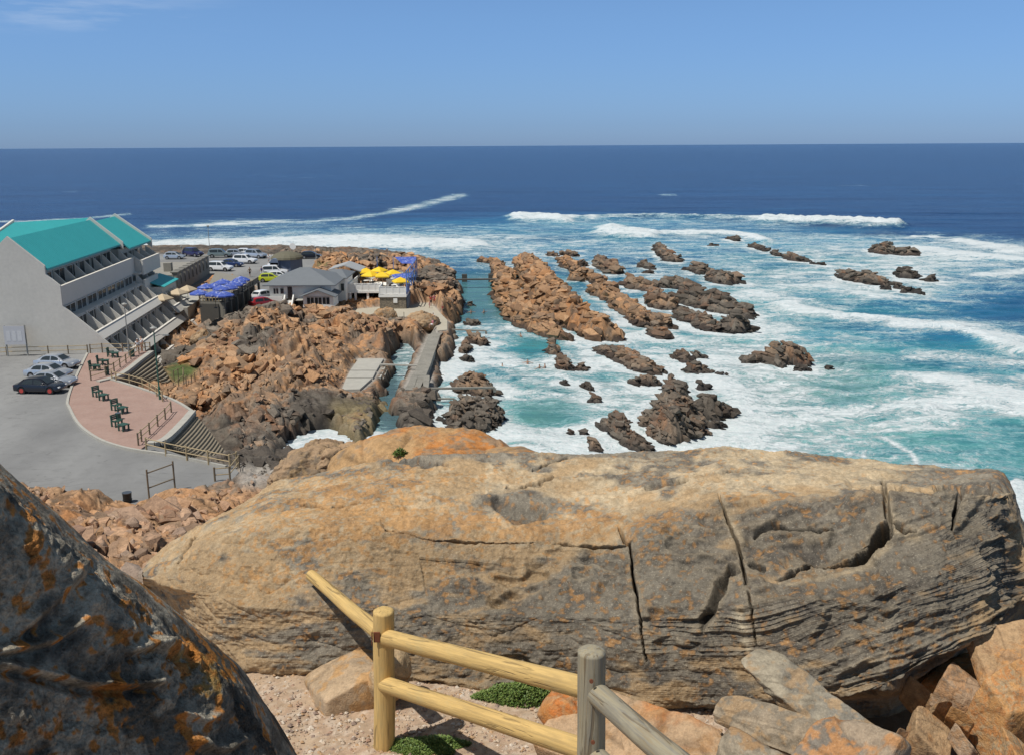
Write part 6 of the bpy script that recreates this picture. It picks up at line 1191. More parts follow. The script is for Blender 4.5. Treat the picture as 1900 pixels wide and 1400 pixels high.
# round hall behind the house
def hall():
    x, y = -40.6, 176; o = thing('domed_hall', 'blue grey octagonal hall with an olive domed roof behind the house', 'building', (x, y, 4)); b = MB(); b.cone((0, 0), 2.7, 2.7, 0, 2.3, 8, .4); b.build('wall', mat('hall_blue', (.12, .16, .24), .7, var=.2), o); b = MB()
    for k in range(5): b.cone((0, 0), 2.95*math.cos(k*.28), 2.95*math.cos((k+1)*.28), 2.3+1.3*math.sin(k*.28), 2.3+1.3*math.sin((k+1)*.28), 16)
    b.build('roof', mat('olive_roof', (.13, .12, .08), .8, var=.2), o); b = MB(); b.box(-2.4, -.9, -3.2, -1.5, 0, 1.9); 
    b.tube([(-1.65, -3.2, 1.9), (-1.65, -1.5, 1.9)], .75, 12); b.build('porch', mat('hall_porch', (.17, .22, .31), .6), o); return o
hall()
o = thing('satellite_dish', 'white satellite dish standing up behind the domed hall', 'dish', (-40.3, 179, 4)); b = MB(); b.tube([(0, 0, 0), (0, 0, 3.6)], .05, 6); b.build('mast', pole_s, o); b = MB(); b.tube([(0, 0, 4.1), (.1, -.12, 4.15), (.2, -.25, 4.22)], [.1, .45, .62], 16, True); b.build('dish', wall_w, o)

# ================================================================ SHORE STRUCTURES
def wall_strip(name, label, cat, pts, w_, h, z, m):
    b = MB(); P = [gp(x, y, z) for x, y in pts]
    L_, R_ = [], []
    for i, p in enumerate(P):
        u = (P[min(i+1, len(P)-1)]-P[max(i-1, 0)]).normalized(); n = Vector((-u.y, u.x, 0))*w_/2; L_.append(p+n); R_.append(p-n)
    for i in range(len(P)-1): b.prism([(L_[i].x, L_[i].y), (L_[i+1].x, L_[i+1].y), (R_[i+1].x, R_[i+1].y), (R_[i].x, R_[i].y)], z-h, z)
    return tag(b.build(name, m), label, cat)
walk_m = mat('walkway_concrete', (.25, .235, .20), .9, scale=.9, var=.45, bmp=.5)
wall_strip('sea_wall', 'grey concrete walkway wall running from the paved terrace down to the channel', 'sea wall', [(821, 598), (818, 612), (806, 622), (800, 640), (794, 655), (787, 675), (779, 693), (766, 719)], 1.5, 2.2, 1.75, walk_m)
b = MB(); P = [gp(x, y, 1.8) for x, y in ((765, 694), (776, 694), (768, 719), (753, 719))]; b.prism([(p.x, p.y) for p in P], -.5, 1.8); P = [gp(x, y, 1.8) for x, y in ((776, 694), (797, 696), (797, 702), (774, 701))]; b.prism([(p.x, p.y) for p in P], -.5, 1.80)
P = [gp(x, y, 1.8) for x, y in ((753, 717), (795, 717), (796, 723), (751, 722))]; b.prism([(p.x, p.y) for p in P], -.5, 1.81); P = [gp(x, y, 1.8) for x, y in ((785, 701), (797, 702), (795, 718), (785, 718))]; b.prism([(p.x, p.y) for p in P], -.5, 1.795)
tag(b.build('concrete_basin', walk_m), 'square concrete basin with an open hole at the end of the walkway wall', 'basin')
for pts, lb in (([(665, 665), (712, 665), (699, 686), (650, 686)], 'farthest flat concrete slab beside the channel'), ([(649, 687.5), (698, 687.5), (692, 700), (643, 700)], 'middle flat concrete slab beside the channel'), ([(642, 701.5), (690, 701.5), (668, 721), (634, 722)], 'nearest flat concrete slab, corner cut away')):
    b = MB(); b.prism([(gp(x, y, 1.45).x, gp(x, y, 1.45).y) for x, y in pts], .5, 1.45); tag(b.build('concrete_slab', conc, bevel=.03), lb, 'slab', 'concrete slabs beside the channel')
b = MB()
for i, (x0, y0, x1, y1) in enumerate([(714, 667, 699, 700), (718, 672, 704, 702)]):
    A, B = gp(x0, y0, 1.2-.25*i), gp(x1, y1, 1.2-.25*i); b.prism([(A.x, A.y), (A.x+.45, A.y), (B.x+.45, B.y), (B.x, B.y)], 0, 1.2-.25*i)
tag(b.build('steps', conc), 'two concrete steps from the slabs down into the channel', 'steps')
def beam(label, a, c, z, w_, h, m, cat='beam', piers=()):
    A, B = gp(*a, z), gp(*c, z); o = thing('footbridge' if piers else 'beam', label, cat, A); b = MB(); u = (B-A).normalized(); n = Vector((-u.y, u.x, 0))*w_/2; b.prism([tuple((A-n))[:2], tuple((B-n))[:2], tuple((B+n))[:2], tuple((A+n))[:2]], z-h, z); b.build('plank', m, o, loc=A)
    for px, py in piers: p = gp(px, py, 0); b = MB(); b.box(p.x-.5, p.x+.5, p.y-.4, p.y+.4, -.6, z-h); b.build('pier', m, o, loc=A)
    if not piers:
        for e in (A, B): b = MB(); b.box(e.x-.15, e.x+.15, e.y-w_/2-.05, e.y+w_/2+.05, z-h-.35, z-h); b.build('support', m, o, loc=A)
beam('pale narrow beam bridging the channel from the slabs to the walkway wall', (705, 675), (783, 677), 1.5, .30, .15, conc)
beam('long grey beam from the concrete basin out to the shaggy rock', (791, 719), (918, 717), 1.7, .32, .18, walk_m)
beam('short low beam beneath the long grey beam', (797, 738), (843, 738), .9, .22, .14, walk_m); beam('thin dark beam from the walkway bend to the channel rock', (829, 610), (902, 613), 1.2, .25, .15, walk_m)
beam('dark plank footbridge on two stumps across the far end of the calm pool', (833, 518), (930, 517), 1.7, .9, .22, dkw, 'footbridge', ((862, 523), (911, 523)))
b = MB(); p = gp(852, 700, .2); tag(b.build('dummy', conc), kind='structure') if False else None
o = thing('marker_post', 'thin iron post standing at the edge of the paved terrace', 'post', gp(750, 600, 2)); b = MB(); b.tube([(0, 0, -.4), (0, 0, 1.6)], .04, 6); b.cone((0, 0), .12, .10, -.05, .03, 8); b.build('shaft', black_m, o)
# rock pinnacles of the shore that stand clear of the rest
def pile(label, px, py, D, r, h, seed, cols):
    p = at(px, py, D); stone('shore_rock', label, 'rock', p, [Vector((r, .2*r, 0)), Vector((-.2*r, r, 0)), Vector((.1*r, 0, h))], 2.3, .34, .8, seed, cols, 140, 90, mt=shore_mat)
SHC = [(.36, .25, .15), (.17, .14, .11), (.38, .21, .09)]
for i, a in enumerate([('rounded brown rock between the two white pillars', 663, 570, 150, 1.1, 1.0), ('brown peaked rock before the paved terrace, like a small cone', 712, 598, 136, 1.7, 1.8), ('grey brown knoll before the paved terrace, right of the cone rock', 782, 600, 133, 2.4, 1.3), ('dark boulder on the left of the rock field, above the slabs', 497, 650, 118, 1.3, 1.1), ('pale rounded boulder left of the concrete slabs', 648, 676, 112, 1.0, .6), ('square tan boulder on the crest near the deck building', 470, 590, 133, 1.2, 1.1),
    ('tan boulder on the shore edge above the inlet', 590, 745, 98, 1.5, .8), ('orange boulder below the lawn', 400, 700, 105, 1.0, .8), ('white topped boulder beside the lawn fence', 352, 688, 107, .9, .7), ('orange boulder at the foot of the hotel awning', 373, 630, 120, 1.0, 1.2)]): pile(*a[:4], *a[4:], 500+i*7, SHC)
# ================================================================ VEHICLES
def car_paint(name, c, metal=.25):
    if name in MC: return MC[name]
    m, t, p = nmat(name); p.inputs['Base Color'].default_value = c+(1,); p.inputs['Metallic'].default_value = metal; p.inputs['Roughness'].default_value = .28; p.inputs['Coat Weight'].default_value = .6; p.inputs['Coat Roughness'].default_value = .06; MC[name] = m; return m
PAINT = dict(silver=car_paint('silver_paint', (.55, .57, .60), .6), white=car_paint('white_paint', (.78, .79, .80), 0), black=car_paint('black_paint', (.012, .013, .02), .2), blue=car_paint('navy_paint', (.02, .04, .13), .3), green=car_paint('grey_green_paint', (.28, .33, .31), .5), red=car_paint('red_paint', (.45, .02, .02), .1), lime=car_paint('lime_paint', (.55, .60, .03), .1), purple=car_paint('violet_paint', (.035, .03, .10), .4))
lampm = car_paint('lamp_glass', (.7, .72, .72), 0); tailm = car_paint('tail_lamp', (.35, .02, .02), 0); plate = car_paint('bumper_dark', (.05, .05, .05), 0); rimr = car_paint('red_rim', (.55, .06, .05), .2)
CARS = dict(  # length, half width, lower body (x, z low, z top, half width factor), cabin (x, z, half width factor)
 sedan=(4.5, .88, [(-2.22, .42, .70, .80), (-2.15, .28, .86, .92), (-1.75, .24, .93, .99), (-.9, .22, .93, 1), (.4, .22, .90, 1), (1.2, .23, .87, 1), (1.85, .26, .78, .96), (2.18, .32, .66, .86), (2.25, .42, .56, .76)], [(-1.75, .93, .80), (-1.15, 1.32, .70), (-.75, 1.43, .66), (.05, 1.44, .66), (.40, 1.36, .68), (1.12, .88, .82)]),
 suv=(4.7, .92, [(-2.33, .50, .85, .85), (-2.28, .36, 1.05, .95), (-1.8, .34, 1.12, 1), (-.9, .32, 1.12, 1), (.5, .32, 1.08, 1), (1.3, .33, 1.04, 1), (1.95, .36, .96, .97), (2.28, .42, .82, .88), (2.34, .52, .70, .80)], [(-2.2, 1.10, .88), (-1.98, 1.62, .78), (-1.6, 1.75, .74), (.1, 1.77, .74), (.42, 1.70, .76), (1.15, 1.06, .86)]),
 hatch=(4.1, .87, [(-2.0, .45, .75, .85), (-1.96, .28, .92, .94), (-1.5, .24, .96, 1), (-.8, .22, .95, 1), (.5, .22, .92, 1), (1.2, .23, .88, 1), (1.75, .28, .78, .95), (2.0, .34, .64, .84), (2.05, .42, .56, .76)], [(-1.9, .94, .84), (-1.55, 1.35, .72), (-1.2, 1.46, .68), (.0, 1.47, .67), (.35, 1.38, .69), (1.15, .90, .84)]))
def car(label, p, rz, paint, kind='sedan', rims=None, group='cars parked on the asphalt'):
    Ln, hw, low, cab = CARS[kind]; o = thing('parked_car', label, 'car', p, rz, group); pm = PAINT[paint]; b = MB(); vs = []; fs = []
    # wheel arches are cut by lifting the sill
    wr = .33 if kind != 'suv' else .37; wx = (-Ln*.30, Ln*.30); xs = sorted(set([s[0] for s in low]+[w+d for w in wx for d in (-wr*1.2, -wr*.85, -wr*.4, 0, wr*.4, wr*.85, wr*1.2)]))
    for x in xs:
        zl = float(np.interp(x, [s[0] for s in low], [s[1] for s in low])); zt = float(np.interp(x, [s[0] for s in low], [s[2] for s in low])); k = float(np.interp(x, [s[0] for s in low], [s[3] for s in low]))*hw
        arch = max([math.sqrt(max(0, (wr*1.15)**2-(x-w)**2)) for w in wx]); za = max(zl, (wr+arch if arch > .05 else 0)); zm = max(lerp(zl, zt, .55), za+.03)
        vs += [(x, -k*.55, zl+.02), (x, -k*.90, max(zl, min(za, zt-.14))), (x, -k, min(max(zl+.1, za+.02), zt-.10)), (x, -k*.995, min(zm, zt-.06)), (x, -k*.93, zt-.02), (x, -k*.6, zt+.015), (x, 0, zt+.03)]
        vs += [(x, k*.6, zt+.015), (x, k*.93, zt-.02), (x, k*.995, min(zm, zt-.06)), (x, k, min(max(zl+.1, za+.02), zt-.10)), (x, k*.90, max(zl, min(za, zt-.14))), (x, k*.55, zl+.02)]
    n = 13
    for i in range(len(xs)-1):
        for j in range(n): fs.append((i*n+j, i*n+(j+1) % n, (i+1)*n+(j+1) % n, (i+1)*n+j))
    fs += [tuple(range(n-1, -1, -1)), tuple(range((len(xs)-1)*n, len(xs)*n))]; b.add(vs, fs)
    vs = []; fs = []
    for x, z, k in cab: vs += [(x, -hw*k, z), (x, -hw*k*.7, z+.035), (x, hw*k*.7, z+.035), (x, hw*k, z)]
    m_ = len(cab); z0 = float(np.mean([cab[0][1], cab[-1][1]]))-.05
    for x, z, k in cab: q = .93; vs += [(x, -hw*q, z0), (x, hw*q, z0)]
    for i in range(m_-1):
        a, c = i*4, (i+1)*4; fs += [(a, a+1, c+1, c), (a+1, a+2, c+2, c+1), (a+2, a+3, c+3, c+2)]; e, g = 4*m_+2*i, 4*m_+2*(i+1); fs += [(e, a, c, g), (a+3, e+1, g+1, c+3)]
    b.add(vs, fs); body = b.build('body', pm, o, smooth=True); es = body.modifiers.new('e', 'EDGE_SPLIT'); es.split_angle = R(38)
    def on_side(x, z, sy):       # a point 6 mm proud of the cabin side
        zt = float(np.interp(x, [c[0] for c in cab], [c[1] for c in cab])); k = float(np.interp(x, [c[0] for c in cab], [c[2] for c in cab])); t = 0 if zt <= z0+.02 else min(1, (z-z0)/(zt-z0)); return (x, sy*(lerp(hw*.93, hw*k, t)+.012), z)
    zb = z0+.09
    for sy in (-1, 1):
        tops = [(cab[1][0]+.06, cab[1][1]-.09), (cab[2][0], cab[2][1]-.10), (-.28, cab[3][1]-.10)], [(-.18, cab[3][1]-.10), (cab[3][0], cab[3][1]-.10), (cab[4][0]+.02, cab[4][1]-.11)]
        g = MB(); g.add([on_side(x, z, sy) for x, z in [(cab[0][0]+.42, zb), *tops[0], (-.28, zb)]], [tuple(range(5)) if sy > 0 else tuple(range(4, -1, -1))]); g.build('side_window', glass_d, o)
        g = MB(); g.add([on_side(x, z, sy) for x, z in [(-.18, zb), *tops[1], (cab[5][0]-.28, zb)]], [tuple(range(5)) if sy > 0 else tuple(range(4, -1, -1))]); g.build('side_window', glass_d, o)
    def screen(a, c, nm):
        g = MB(); f = lambda p, q, s: (lerp(p[0], q[0], s), lerp(p[1], q[1], s), lerp(p[2], q[2], s)); A, B = f(a, c, .12), f(a, c, .88); nx = .012 if c[0] < a[0] else -.012
        if nm == 'rear_window': nx = -.012
        g.add([(A[0]+nx, -hw*A[2]*.86, A[1]+.045), (A[0]+nx, hw*A[2]*.86, A[1]+.045), (B[0]+nx, hw*B[2]*.84, B[1]+.055), (B[0]+nx, -hw*B[2]*.84, B[1]+.055)], [(0, 1, 2, 3)]); g.build(nm, glass_d, o)
    screen(cab[5], cab[4], 'windscreen'); screen(cab[0], cab[1], 'rear_window')
    for x in wx:
        for sy in (-1, 1):
            t = MB(); t.tube([(x, sy*(hw-.20), wr), (x, sy*(hw+.0), wr)], wr, 20); w_ = t.build('wheel', tyre_m, o); t = MB(); t.tube([(x, sy*(hw-.05), wr), (x, sy*(hw+.012), wr)], [wr*.66, wr*.60], 16); t.build('rim', rims or rim_m, w_)
    fx, rx = low[-1][0], low[0][0]; zf = low[-2][2]
    for sy in (-1, 1):
        t = MB(); t.box(fx-.20, fx-.03, sy*hw*.68-.14, sy*hw*.68+.14, zf-.10, zf+.03); t.build('headlight', lampm, o, bevel=.02); t = MB(); t.box(rx+.02, rx+.12, sy*hw*.72-.12, sy*hw*.72+.12, low[1][2]-.20, low[1][2]-.04); t.build('tail_light', tailm, o, bevel=.02)
        t = MB(); t.box(.72, .84, sy*(hw+.02)-.09, sy*(hw+.02)+.09, z0+.08, z0+.21); t.build('wing_mirror', pm, o, bevel=.02)
    t = MB(); t.box(fx-.08, fx+.015, -hw*.5, hw*.5, low[-1][1]-.06, low[-1][1]+.07); t.build('grille', plate, o, bevel=.01); return o
def carat(label, px, py, rz, paint, kind='sedan', **k): p = gp(px, py, 4.0); return car(label, (p.x, p.y, 4.0), R(rz), paint, kind, **k)
carat('black low sedan with reddish wheels, nearest in the row of four parked cars', 76, 727, -4, 'black', 'sedan', rims=rimr)
carat('silver sedan just behind the black car', 98, 715, -6, 'silver'); carat('silver sedan in the middle of the row, second farthest', 91, 700, -7, 'silver'); carat('silver sedan farthest in the near row, closest to the hotel', 107, 682, -8, 'silver')
carat('dark violet suv behind the hotel annexe', 359, 476, -30, 'purple', 'suv'); carat('silver car half hidden behind the annexe wall', 324, 481, 0, 'silver', 'hatch'); carat('grey green car at the far edge of the far parking lot', 408, 478, 8, 'green', 'suv'); carat('grey car far back, right of the grey green car', 437, 476, 8, 'silver', 'hatch')
carat('white car in the farthest row near the surf', 457, 474, 0, 'white', 'hatch'); carat('silver suv in the far lot with its front to the right', 475, 479, -25, 'silver', 'suv'); carat('white suv between the navy sedan and the silver suv', 455, 489, -12, 'white', 'suv'); carat('navy sedan in the far parking lot', 430, 495, -10, 'blue'); carat('large white suv nearest in the far parking lot', 409, 503, -12, 'white', 'suv')
carat('white station wagon beside the blue grey hall', 510, 511, 5, 'white', 'suv'); carat('white hatchback half hidden by the house roof', 518, 519, 5, 'white', 'hatch'); carat('lime yellow car by the house', 503, 523, 5, 'lime', 'hatch'); carat('white hatchback next to the blue grey hall door', 516, 497, 60, 'white', 'hatch'); carat('small dark car alone far back near the play frame', 577, 480, 5, 'black', 'hatch')
carat('white car parked between the deck building and the house', 491, 556, 60, 'white', 'hatch'); carat('red car parked low behind the rocks', 489, 570, 40, 'red', 'hatch')

# ================================================================ FENCES, BENCHES, LAMPS
def fence_line(label, pts, z, h=1.0, r=.07, rails=(.45, .9), m=None, every=None):
    P = [gp(x, y, z) for x, y in pts]; m = m or timber; o = thing('timber_fence', label, 'fence', P[0])
    for p in P: b = MB(); b.tube([(p.x, p.y, z-.15), (p.x, p.y, z+h)], r, 8); b.build('post', m, o, loc=P[0])
    for zz in rails: b = MB(); b.tube([(p.x, p.y, z+h*zz) for p in P], r*.55, 6); b.build('rail', timberl if m is timber else m, o, loc=P[0])
fence_line('timber rail fence along the foot of the hotel gable', [(-60, 663), (-20, 662), (13, 660), (52, 659), (90, 658), (127, 657), (163, 656)], 4.0)
fence_line('timber rail fence at the back edge of the brick plaza', [(168, 655), (190, 653), (228, 653), (264, 651), (279, 651)], 4.1)
fence_line('timber rail fence above the stepped wall beside the hotel', [(169, 706), (197, 697), (212, 690), (223, 682), (234, 674), (243, 667), (258, 657), (270, 652)], 4.1)
fence_line('timber rail fence on the right edge of the brick plaza', [(208, 705), (216, 708), (241, 713), (265, 720), (278, 727), (291, 735), (302, 745)], 4.1, m=timberl)
fence_line('timber rail fence cutting across the corner of the brick plaza', [(318, 765), (307, 778), (293, 791), (278, 806), (263, 819), (257, 826)], 4.1)
fence_line('long timber rail fence along the parking lot above the stepped wall', [(272, 834), (308, 843), (347, 851), (387, 859), (427, 867), (440, 862)], 4.1, m=timberl)
fence_line('short timber fence at the lower corner of the parking lot', [(399, 892), (427, 890), (444, 868)], 4.0)
fence_line('thin post fence along the path below the stepped wall', [(323, 704), (331, 700), (341, 697), (341, 712), (332, 719), (323, 727)], 2.2, 1.0, .05, (.9,)); fence_line('thin post fence beside the lawn path', [(346, 715), (356, 713), (362, 708), (372, 700)], 2.2, 1.0, .05, (.9,))
def bench(label, px, py, rz):
    p = gp(px, py, 4.12); o = thing('bench', label, 'bench', (p.x, p.y, 4.12), R(rz), 'dark green benches on the brick plaza'); b = MB()
    for i in range(4): b.box(-.36, .36, -.25+i*.13, -.14+i*.13, .42, .46)
    b.build('seat', green_p, o); b = MB()
    for i in range(3): b.ext([(-.36, .27+.03*i, .55+i*.14), (-.36, .30+.03*i, .55+i*.14), (-.36, .335+.03*i, .66+i*.14), (-.36, .305+.03*i, .66+i*.14)], (.72, 0, 0))
    b.build('backrest', green_p, o)
    for x in (-.31, .31): b = MB(); b.box(x-.05, x+.05, -.24, -.14, 0, .50); b.box(x-.05, x+.05, .22, .33, 0, .95); b.box(x-.051, x+.051, -.28, .3, -.0+.50, .55); b.build('leg', green_p, o)
def table_(label, px, py, rz):
    p = gp(px, py, 4.12); o = thing('picnic_table', label, 'table', (p.x, p.y, 4.12), R(rz), 'dark green tables on the brick plaza'); b = MB()
    for i in range(5): b.box(-.34, .34, -.38+i*.155, -.24+i*.155, -.0+.50, .55)
    b.build('tabletop', green_p, o)
    for x in (-.27, .27): b = MB(); b.box(x-.05, x+.05, -.3, -.2, 0, .50); b.box(x-.05, x+.05, .2, .3, 0, .50); b.box(x-.04, x+.04, -.2, .2, .42, .49); b.build('leg', green_p, o)
for a in ((173, 686, 100, 'dark green bench at the left end of the stepped wall fence'), (187, 676, 105, 'dark green bench second along the stepped wall fence'), (206, 661, 100, 'dark green bench nearest the hotel on the plaza')): bench(a[3], *a[:3])
for a in ((180, 687, 100, 'dark green table beside the bench at the left end of the stepped wall fence'), (196, 677, 105, 'dark green table beside the second bench'), (214, 663, 100, 'dark green table nearest the hotel')): table_(a[3], *a[:3])
for a in ((182, 735, 60, 'dark green bench in the middle left of the plaza'), (217, 760, 60, 'dark green bench in the middle of the plaza'), (218, 790, 60, 'dark green bench nearest the camera on the plaza')): bench(a[3], *a[:3])
for a in ((193, 742, 60, 'dark green table at the middle left bench'), (228, 766, 60, 'dark green table at the middle bench'), (230, 798, 60, 'dark green table at the nearest bench')): table_(a[3], *a[:3])
def drum(label, px, py, z, r, h, m, name='litter_bin'):
    p = gp(px, py, z); o = thing(name, label, 'bin', (p.x, p.y, z)); b = MB(); b.cone((0, 0), r*.9, r, 0, h, 18); b.cone((0, 0), r*1.05, r*1.05, h*.3, h*.34, 18); b.build('drum', m, o); b = MB(); b.cone((0, 0), r*1.07, r*1.07, h, h+.05, 18); b.build('rim', plate, o)
drum('black drum bin on the asphalt at the bottom of the parking lot', 237, 931, 4.0, .28, .62, black_m); drum('green bin beside the grey lamp post on the plaza', 246, 662, 4.1, .25, .85, green_p)
drum('green bin beside the nearest plaza bench', 220, 777, 4.12, .22, .5, green_p); drum('green bin at the post of the stepped wall fence', 199, 695, 4.12, .22, .8, green_p)
def lamp(label, px, py, z, h, m, two=False):
    p = gp(px, py, z); o = thing('street_lamp', label, 'street lamp', (p.x, p.y, z)); b = MB(); b.tube([(0, 0, 0), (0, 0, 1.2), (0, 0, 1.25), (0, 0, h)], [.10, .10, .065, .05], 10); b.build('pole', m, o); b = MB(); b.cone((0, 0), .10, .30, h, h+.28, 10); b.cone((0, 0), .32, .10, h+.281, h+.42, 10); b.build('lamp_head', pole_s, o)
    if two: b = MB(); b.tube([(0, 0, h-.5), (.5, 0, h-.3), (1.0, .1, h-.32)], .035, 6); b.box(.75, 1.25, -.05, .2, h-.42, h-.30); b.build('side_arm', pole_s, o)
lamp('tall green street lamp at the edge of the brick plaza', 297, 741, 4.1, 6.2, pole_g, True); lamp('grey street lamp near the hotel on the plaza', 240, 661, 4.1, 5.4, pole_s)
lamp('tall thin street lamp in the far parking lot', 390, 476, 4.0, 6.0, pole_s); lamp('short lamp by the violet suv', 338, 476, 4.0, 1.8, pole_s); lamp('thin lamp behind the house near the play frame', 587, 490, 4.0, 3.0, pole_s); lamp('thin mast behind the yellow umbrellas', 719, 490, 3.5, 2.6, pole_s)
# frame without its board, at the edge of the asphalt
A, B = gp(277, 925, 4), gp(325, 908, 4); o = thing('sign_frame', 'empty timber sign frame standing at the bottom of the parking lot', 'frame', A)
for p in (A, B): b = MB(); b.tube([(p.x, p.y, 3.8), (p.x, p.y, 6.0)], .06, 8); b.build('post', timber, o, loc=A)
for z in (5.75, 4.75): b = MB(); b.tube([(A.x, A.y, z), (B.x, B.y, z+.05)], .045, 6); b.build('rail', timber, o, loc=A)
# notice board before the gable
A, B = gp(15, 661, 4), gp(52, 660, 4); o = thing('notice_board', 'pale notice board on two posts in front of the hotel gable', 'sign', A)
for p in (A, B): b = MB(); b.box(p.x-.06, p.x+.06, p.y-.06, p.y+.06, 3.9, 7.4); b.build('post', pole_s, o, loc=A)
b = MB(); b.box(A.x-.1, B.x+.1, A.y-.12, A.y-.065, 5.3, 7.35); q = b.build('board', mat('board_pale', (.48, .48, .50), .6, var=.06), o, loc=A)
b = MB()
for i in range(3): b.box(A.x+.15+.62*i, A.x+.60+.62*i, A.y-.132, A.y-.121, 5.7, 6.8)
b.build('sheet', mat('sheet_pale', (.56, .56, .57), .6, var=.1, scale=4), q, loc=A)
# play frame at the far shore
p0 = gp(612, 483, 4); o = thing('play_frame', 'timber climbing frame on the far shore with a slide at its right', 'play frame', p0)
for i, dx in enumerate((-1.3, -.5, .2, .9)): b = MB(); b.box(dx-.09, dx+.09, -.09, .09, 0, 2.3+.25*(i % 2)); b.build('post', timber, o)
b = MB(); b.box(-1.3, .9, -.06, .06, 1.9, 2.02); b.box(-1.3, .9, -.3, .3, 1.1, 1.18); b.build('platform', timber, o); b = MB(); b.ext([(.9, -.25, 1.3), (2.6, -.25, .2), (2.6, -.25, .1), (.9, -.25, 1.2)], (0, .5, 0)); b.build('slide', timberl, o)
# white bollards edging the far lot
def bollards():
    proto = None
    for i, px in enumerate([487, 492, 500, 508, 515, 523, 640, 655, 662, 668, 676, 684, 692]):
        p = gp(px, 478.5 if px < 600 else 481, 4.0)
        if proto is None: b = MB(); b.box(-.35, .35, -.12, .12, 0, .55); b.box(-.30, .30, -.10, .10, .55, .62); proto = b.build('bollard', wall_w); o = proto
        else: o = proto.copy(); scene.collection.objects.link(o)
        o.location = p; tag(o, 'short white block edging the far shore of the parking lot', 'bollard', 'white blocks edging the far shore')
bollards()
# ================================================================ PEOPLE
skin_m = mat('skin', (.42, .24, .16), .6, var=.1, scale=8); hair_m = mat('hair', (.03, .02, .015), .7)
def skinned(name, V, E, Rr, m, parent, sub=2):
    me = bpy.data.meshes.new(name); me.from_pydata(V, E, []); o = bpy.data.objects.new(name, me); scene.collection.objects.link(o); o.parent = parent; me.materials.append(m)
    s = o.modifiers.new('skin', 'SKIN'); s.use_smooth_shade = True
    for i, r in enumerate(Rr): me.skin_vertices[0].data[i].radius = r if isinstance(r, tuple) else (r, r); me.skin_vertices[0].data[i].use_root = (i == 0)
    d = o.modifiers.new('sub', 'SUBSURF'); d.levels = sub; d.render_levels = sub; return o
def person(label, p, rz, top, bottom, pose='stand', scale=1.0, group=None, hat=None):
    o = thing('person', label, 'person', p, R(rz), group); o.scale = (scale,)*3; st = {'stand': 0, 'walk': .22, 'swim': .1, 'sit': 0}[pose]; arm = .12 if pose != 'swim' else .45; az = 0 if pose != 'swim' else .35
    V = [(0, 0, .95), (0, 0, 1.12), (0, 0, 1.30), (0, -.01, 1.46), (0, 0, 1.56), (0, .02, 1.68)]; E = [(0, 1), (1, 2), (2, 3), (3, 4), (4, 5)]; Rr = [(.15, .10), (.13, .09), (.16, .10), (.06, .06), (.075, .085), (.085, .095)]
    for s in (-1, 1):
        b = len(V)
        if pose == 'sit': V += [(s*.10, .05, .90), (s*.12, .45, .92), (s*.12, .50, .52), (s*.12, .60, .47)]
        else: V += [(s*.10, 0, .88), (s*.10, s*st*.5+.03, .50), (s*.10, s*st, .08), (s*.10, s*st+.16, .04)]
        E += [(0, b), (b, b+1), (b+1, b+2), (b+2, b+3)]; Rr += [(.085, .09), (.06, .06), (.04, .042), (.038, .025)]
        b = len(V); V += [(s*.19, 0, 1.38), (s*(.22+arm*.5), .03-s*st*.3, 1.14+az*.4), (s*(.24+arm), .10-s*st*.5, .92+az*1.0), (s*(.25+arm), .13-s*st*.5, .82+az*1.2)]; E += [(2, b), (b, b+1), (b+1, b+2), (b+2, b+3)]; Rr += [(.055, .055), (.04, .04), (.03, .03), (.035, .02)]
    skinned('body', V, E, Rr, skin_m, o)
    skinned('hair', [(0, -.02, 1.66), (0, 0, 1.74)], [(0, 1)], [(.09, .10), (.075, .085)], hat or hair_m, o, 1)
    if top: skinned('shirt', [(0, 0, .93), (0, 0, 1.12), (0, 0, 1.31), (0, 0, 1.42), (-.20, 0, 1.37), (.20, 0, 1.37), (-.23, .02, 1.22), (.23, .02, 1.22)], [(0, 1), (1, 2), (2, 3), (2, 4), (2, 5), (4, 6), (5, 7)], [(.165, .115), (.15, .11), (.175, .12), (.07, .07), (.07, .07), (.07, .07), (.06, .06), (.06, .06)], top, o, 1)
    if bottom:
        if pose == 'sit': q = [(0, 0, .97), (-.11, .08, .91), (.11, .08, .91), (-.12, .38, .92), (.12, .38, .92)]
        else: q = [(0, 0, .97), (-.10, 0, .84), (.10, 0, .84), (-.10, -st*.4, .55), (.10, st*.4, .55)]
        skinned('shorts', q, [(0, 1), (0, 2), (1, 3), (2, 4)], [(.165, .12), (.10, .105), (.10, .105), (.08, .08), (.08, .08)], bottom, o, 1)
    return o
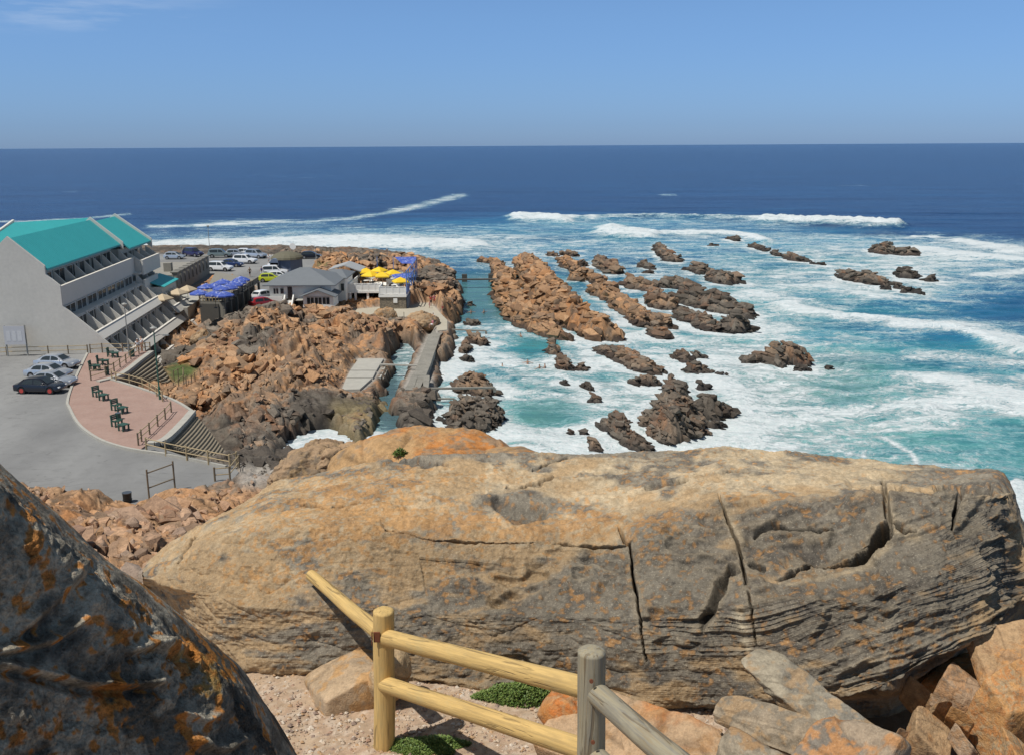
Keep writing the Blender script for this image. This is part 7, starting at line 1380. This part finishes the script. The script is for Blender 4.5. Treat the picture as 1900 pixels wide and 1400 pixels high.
cl = lambda n, c: mat('cloth_'+n, c, .85, var=.12, scale=6)
W_, BK, RD, BL, PK, KH = cl('white', (.72, .72, .72)), cl('black', (.03, .03, .035)), cl('red', (.5, .04, .05)), cl('blue', (.05, .10, .3)), cl('pink', (.6, .18, .25)), cl('khaki', (.3, .25, .16))
def pat(label, px, py, z, rz, top, bottom, pose='stand', dz=0, **k): p = gp(px, py, z); return person(label, (p.x, p.y, z+dz), rz, top, bottom, pose, **k)
pat('person in a white shirt and hat seated on the plaza rail by the hotel', 257, 656, 4.1, 200, W_, BK, 'sit', -.05, hat=W_); pat('person in white standing behind the plaza rail', 264, 652, 4.1, 150, W_, KH)
pat('person in a khaki shirt walking in the far parking lot', 464, 514, 4, 40, KH, BK, 'walk'); pat('person in a blue shirt walking near the white station wagon', 486, 513, 4, 60, BL, W_, 'walk'); pat('person in pale clothes far back in the parking lot', 499, 488, 4, 0, W_, W_)
pat('person in a red top by the rocks right of the terrace', 800, 568, 2, 30, RD, BK); pat('person in a pink top next to the one in red', 806, 566, 2, 200, PK, RD); pat('person in red shorts standing on the shore rocks below the pink top', 821, 580, 2, 100, None, RD); pat('child in pink stooping by the rocks at the terrace edge', 797, 572, 2, 80, PK, PK, scale=.65)
pat('person in a white hat sitting on the walkway wall', 804, 596, 2.0, 150, W_, KH, 'sit', -.45, hat=W_); pat('person in pink sitting at the bend of the walkway', 803, 608, 2.0, 120, PK, W_, 'sit', -.45); pat('person in blue standing by the white vehicle at the wind screen', 760, 546, 3.0, 90, BL, W_)
SW = [(979, 676, 'upright with wide arms, leftmost of the near three'), (1001, 686, 'middle of the near three'), (1011, 684, 'rightmost of the near three'), (966, 626, 'in the teal water beyond the near three'), (998, 624, 'far right, small, near the ridge foot'), (874, 582, 'left in the calm pool'), (898, 582, 'right in the calm pool'), (932, 679, 'alone with only the head out near the shaggy rock')]
for i, (x, y, lb) in enumerate(SW): pat('swimmer '+lb, x, y, 0, 40*i, None, BL if i % 2 else RD, 'swim', -1.05 if i not in (4, 7) else -1.35)
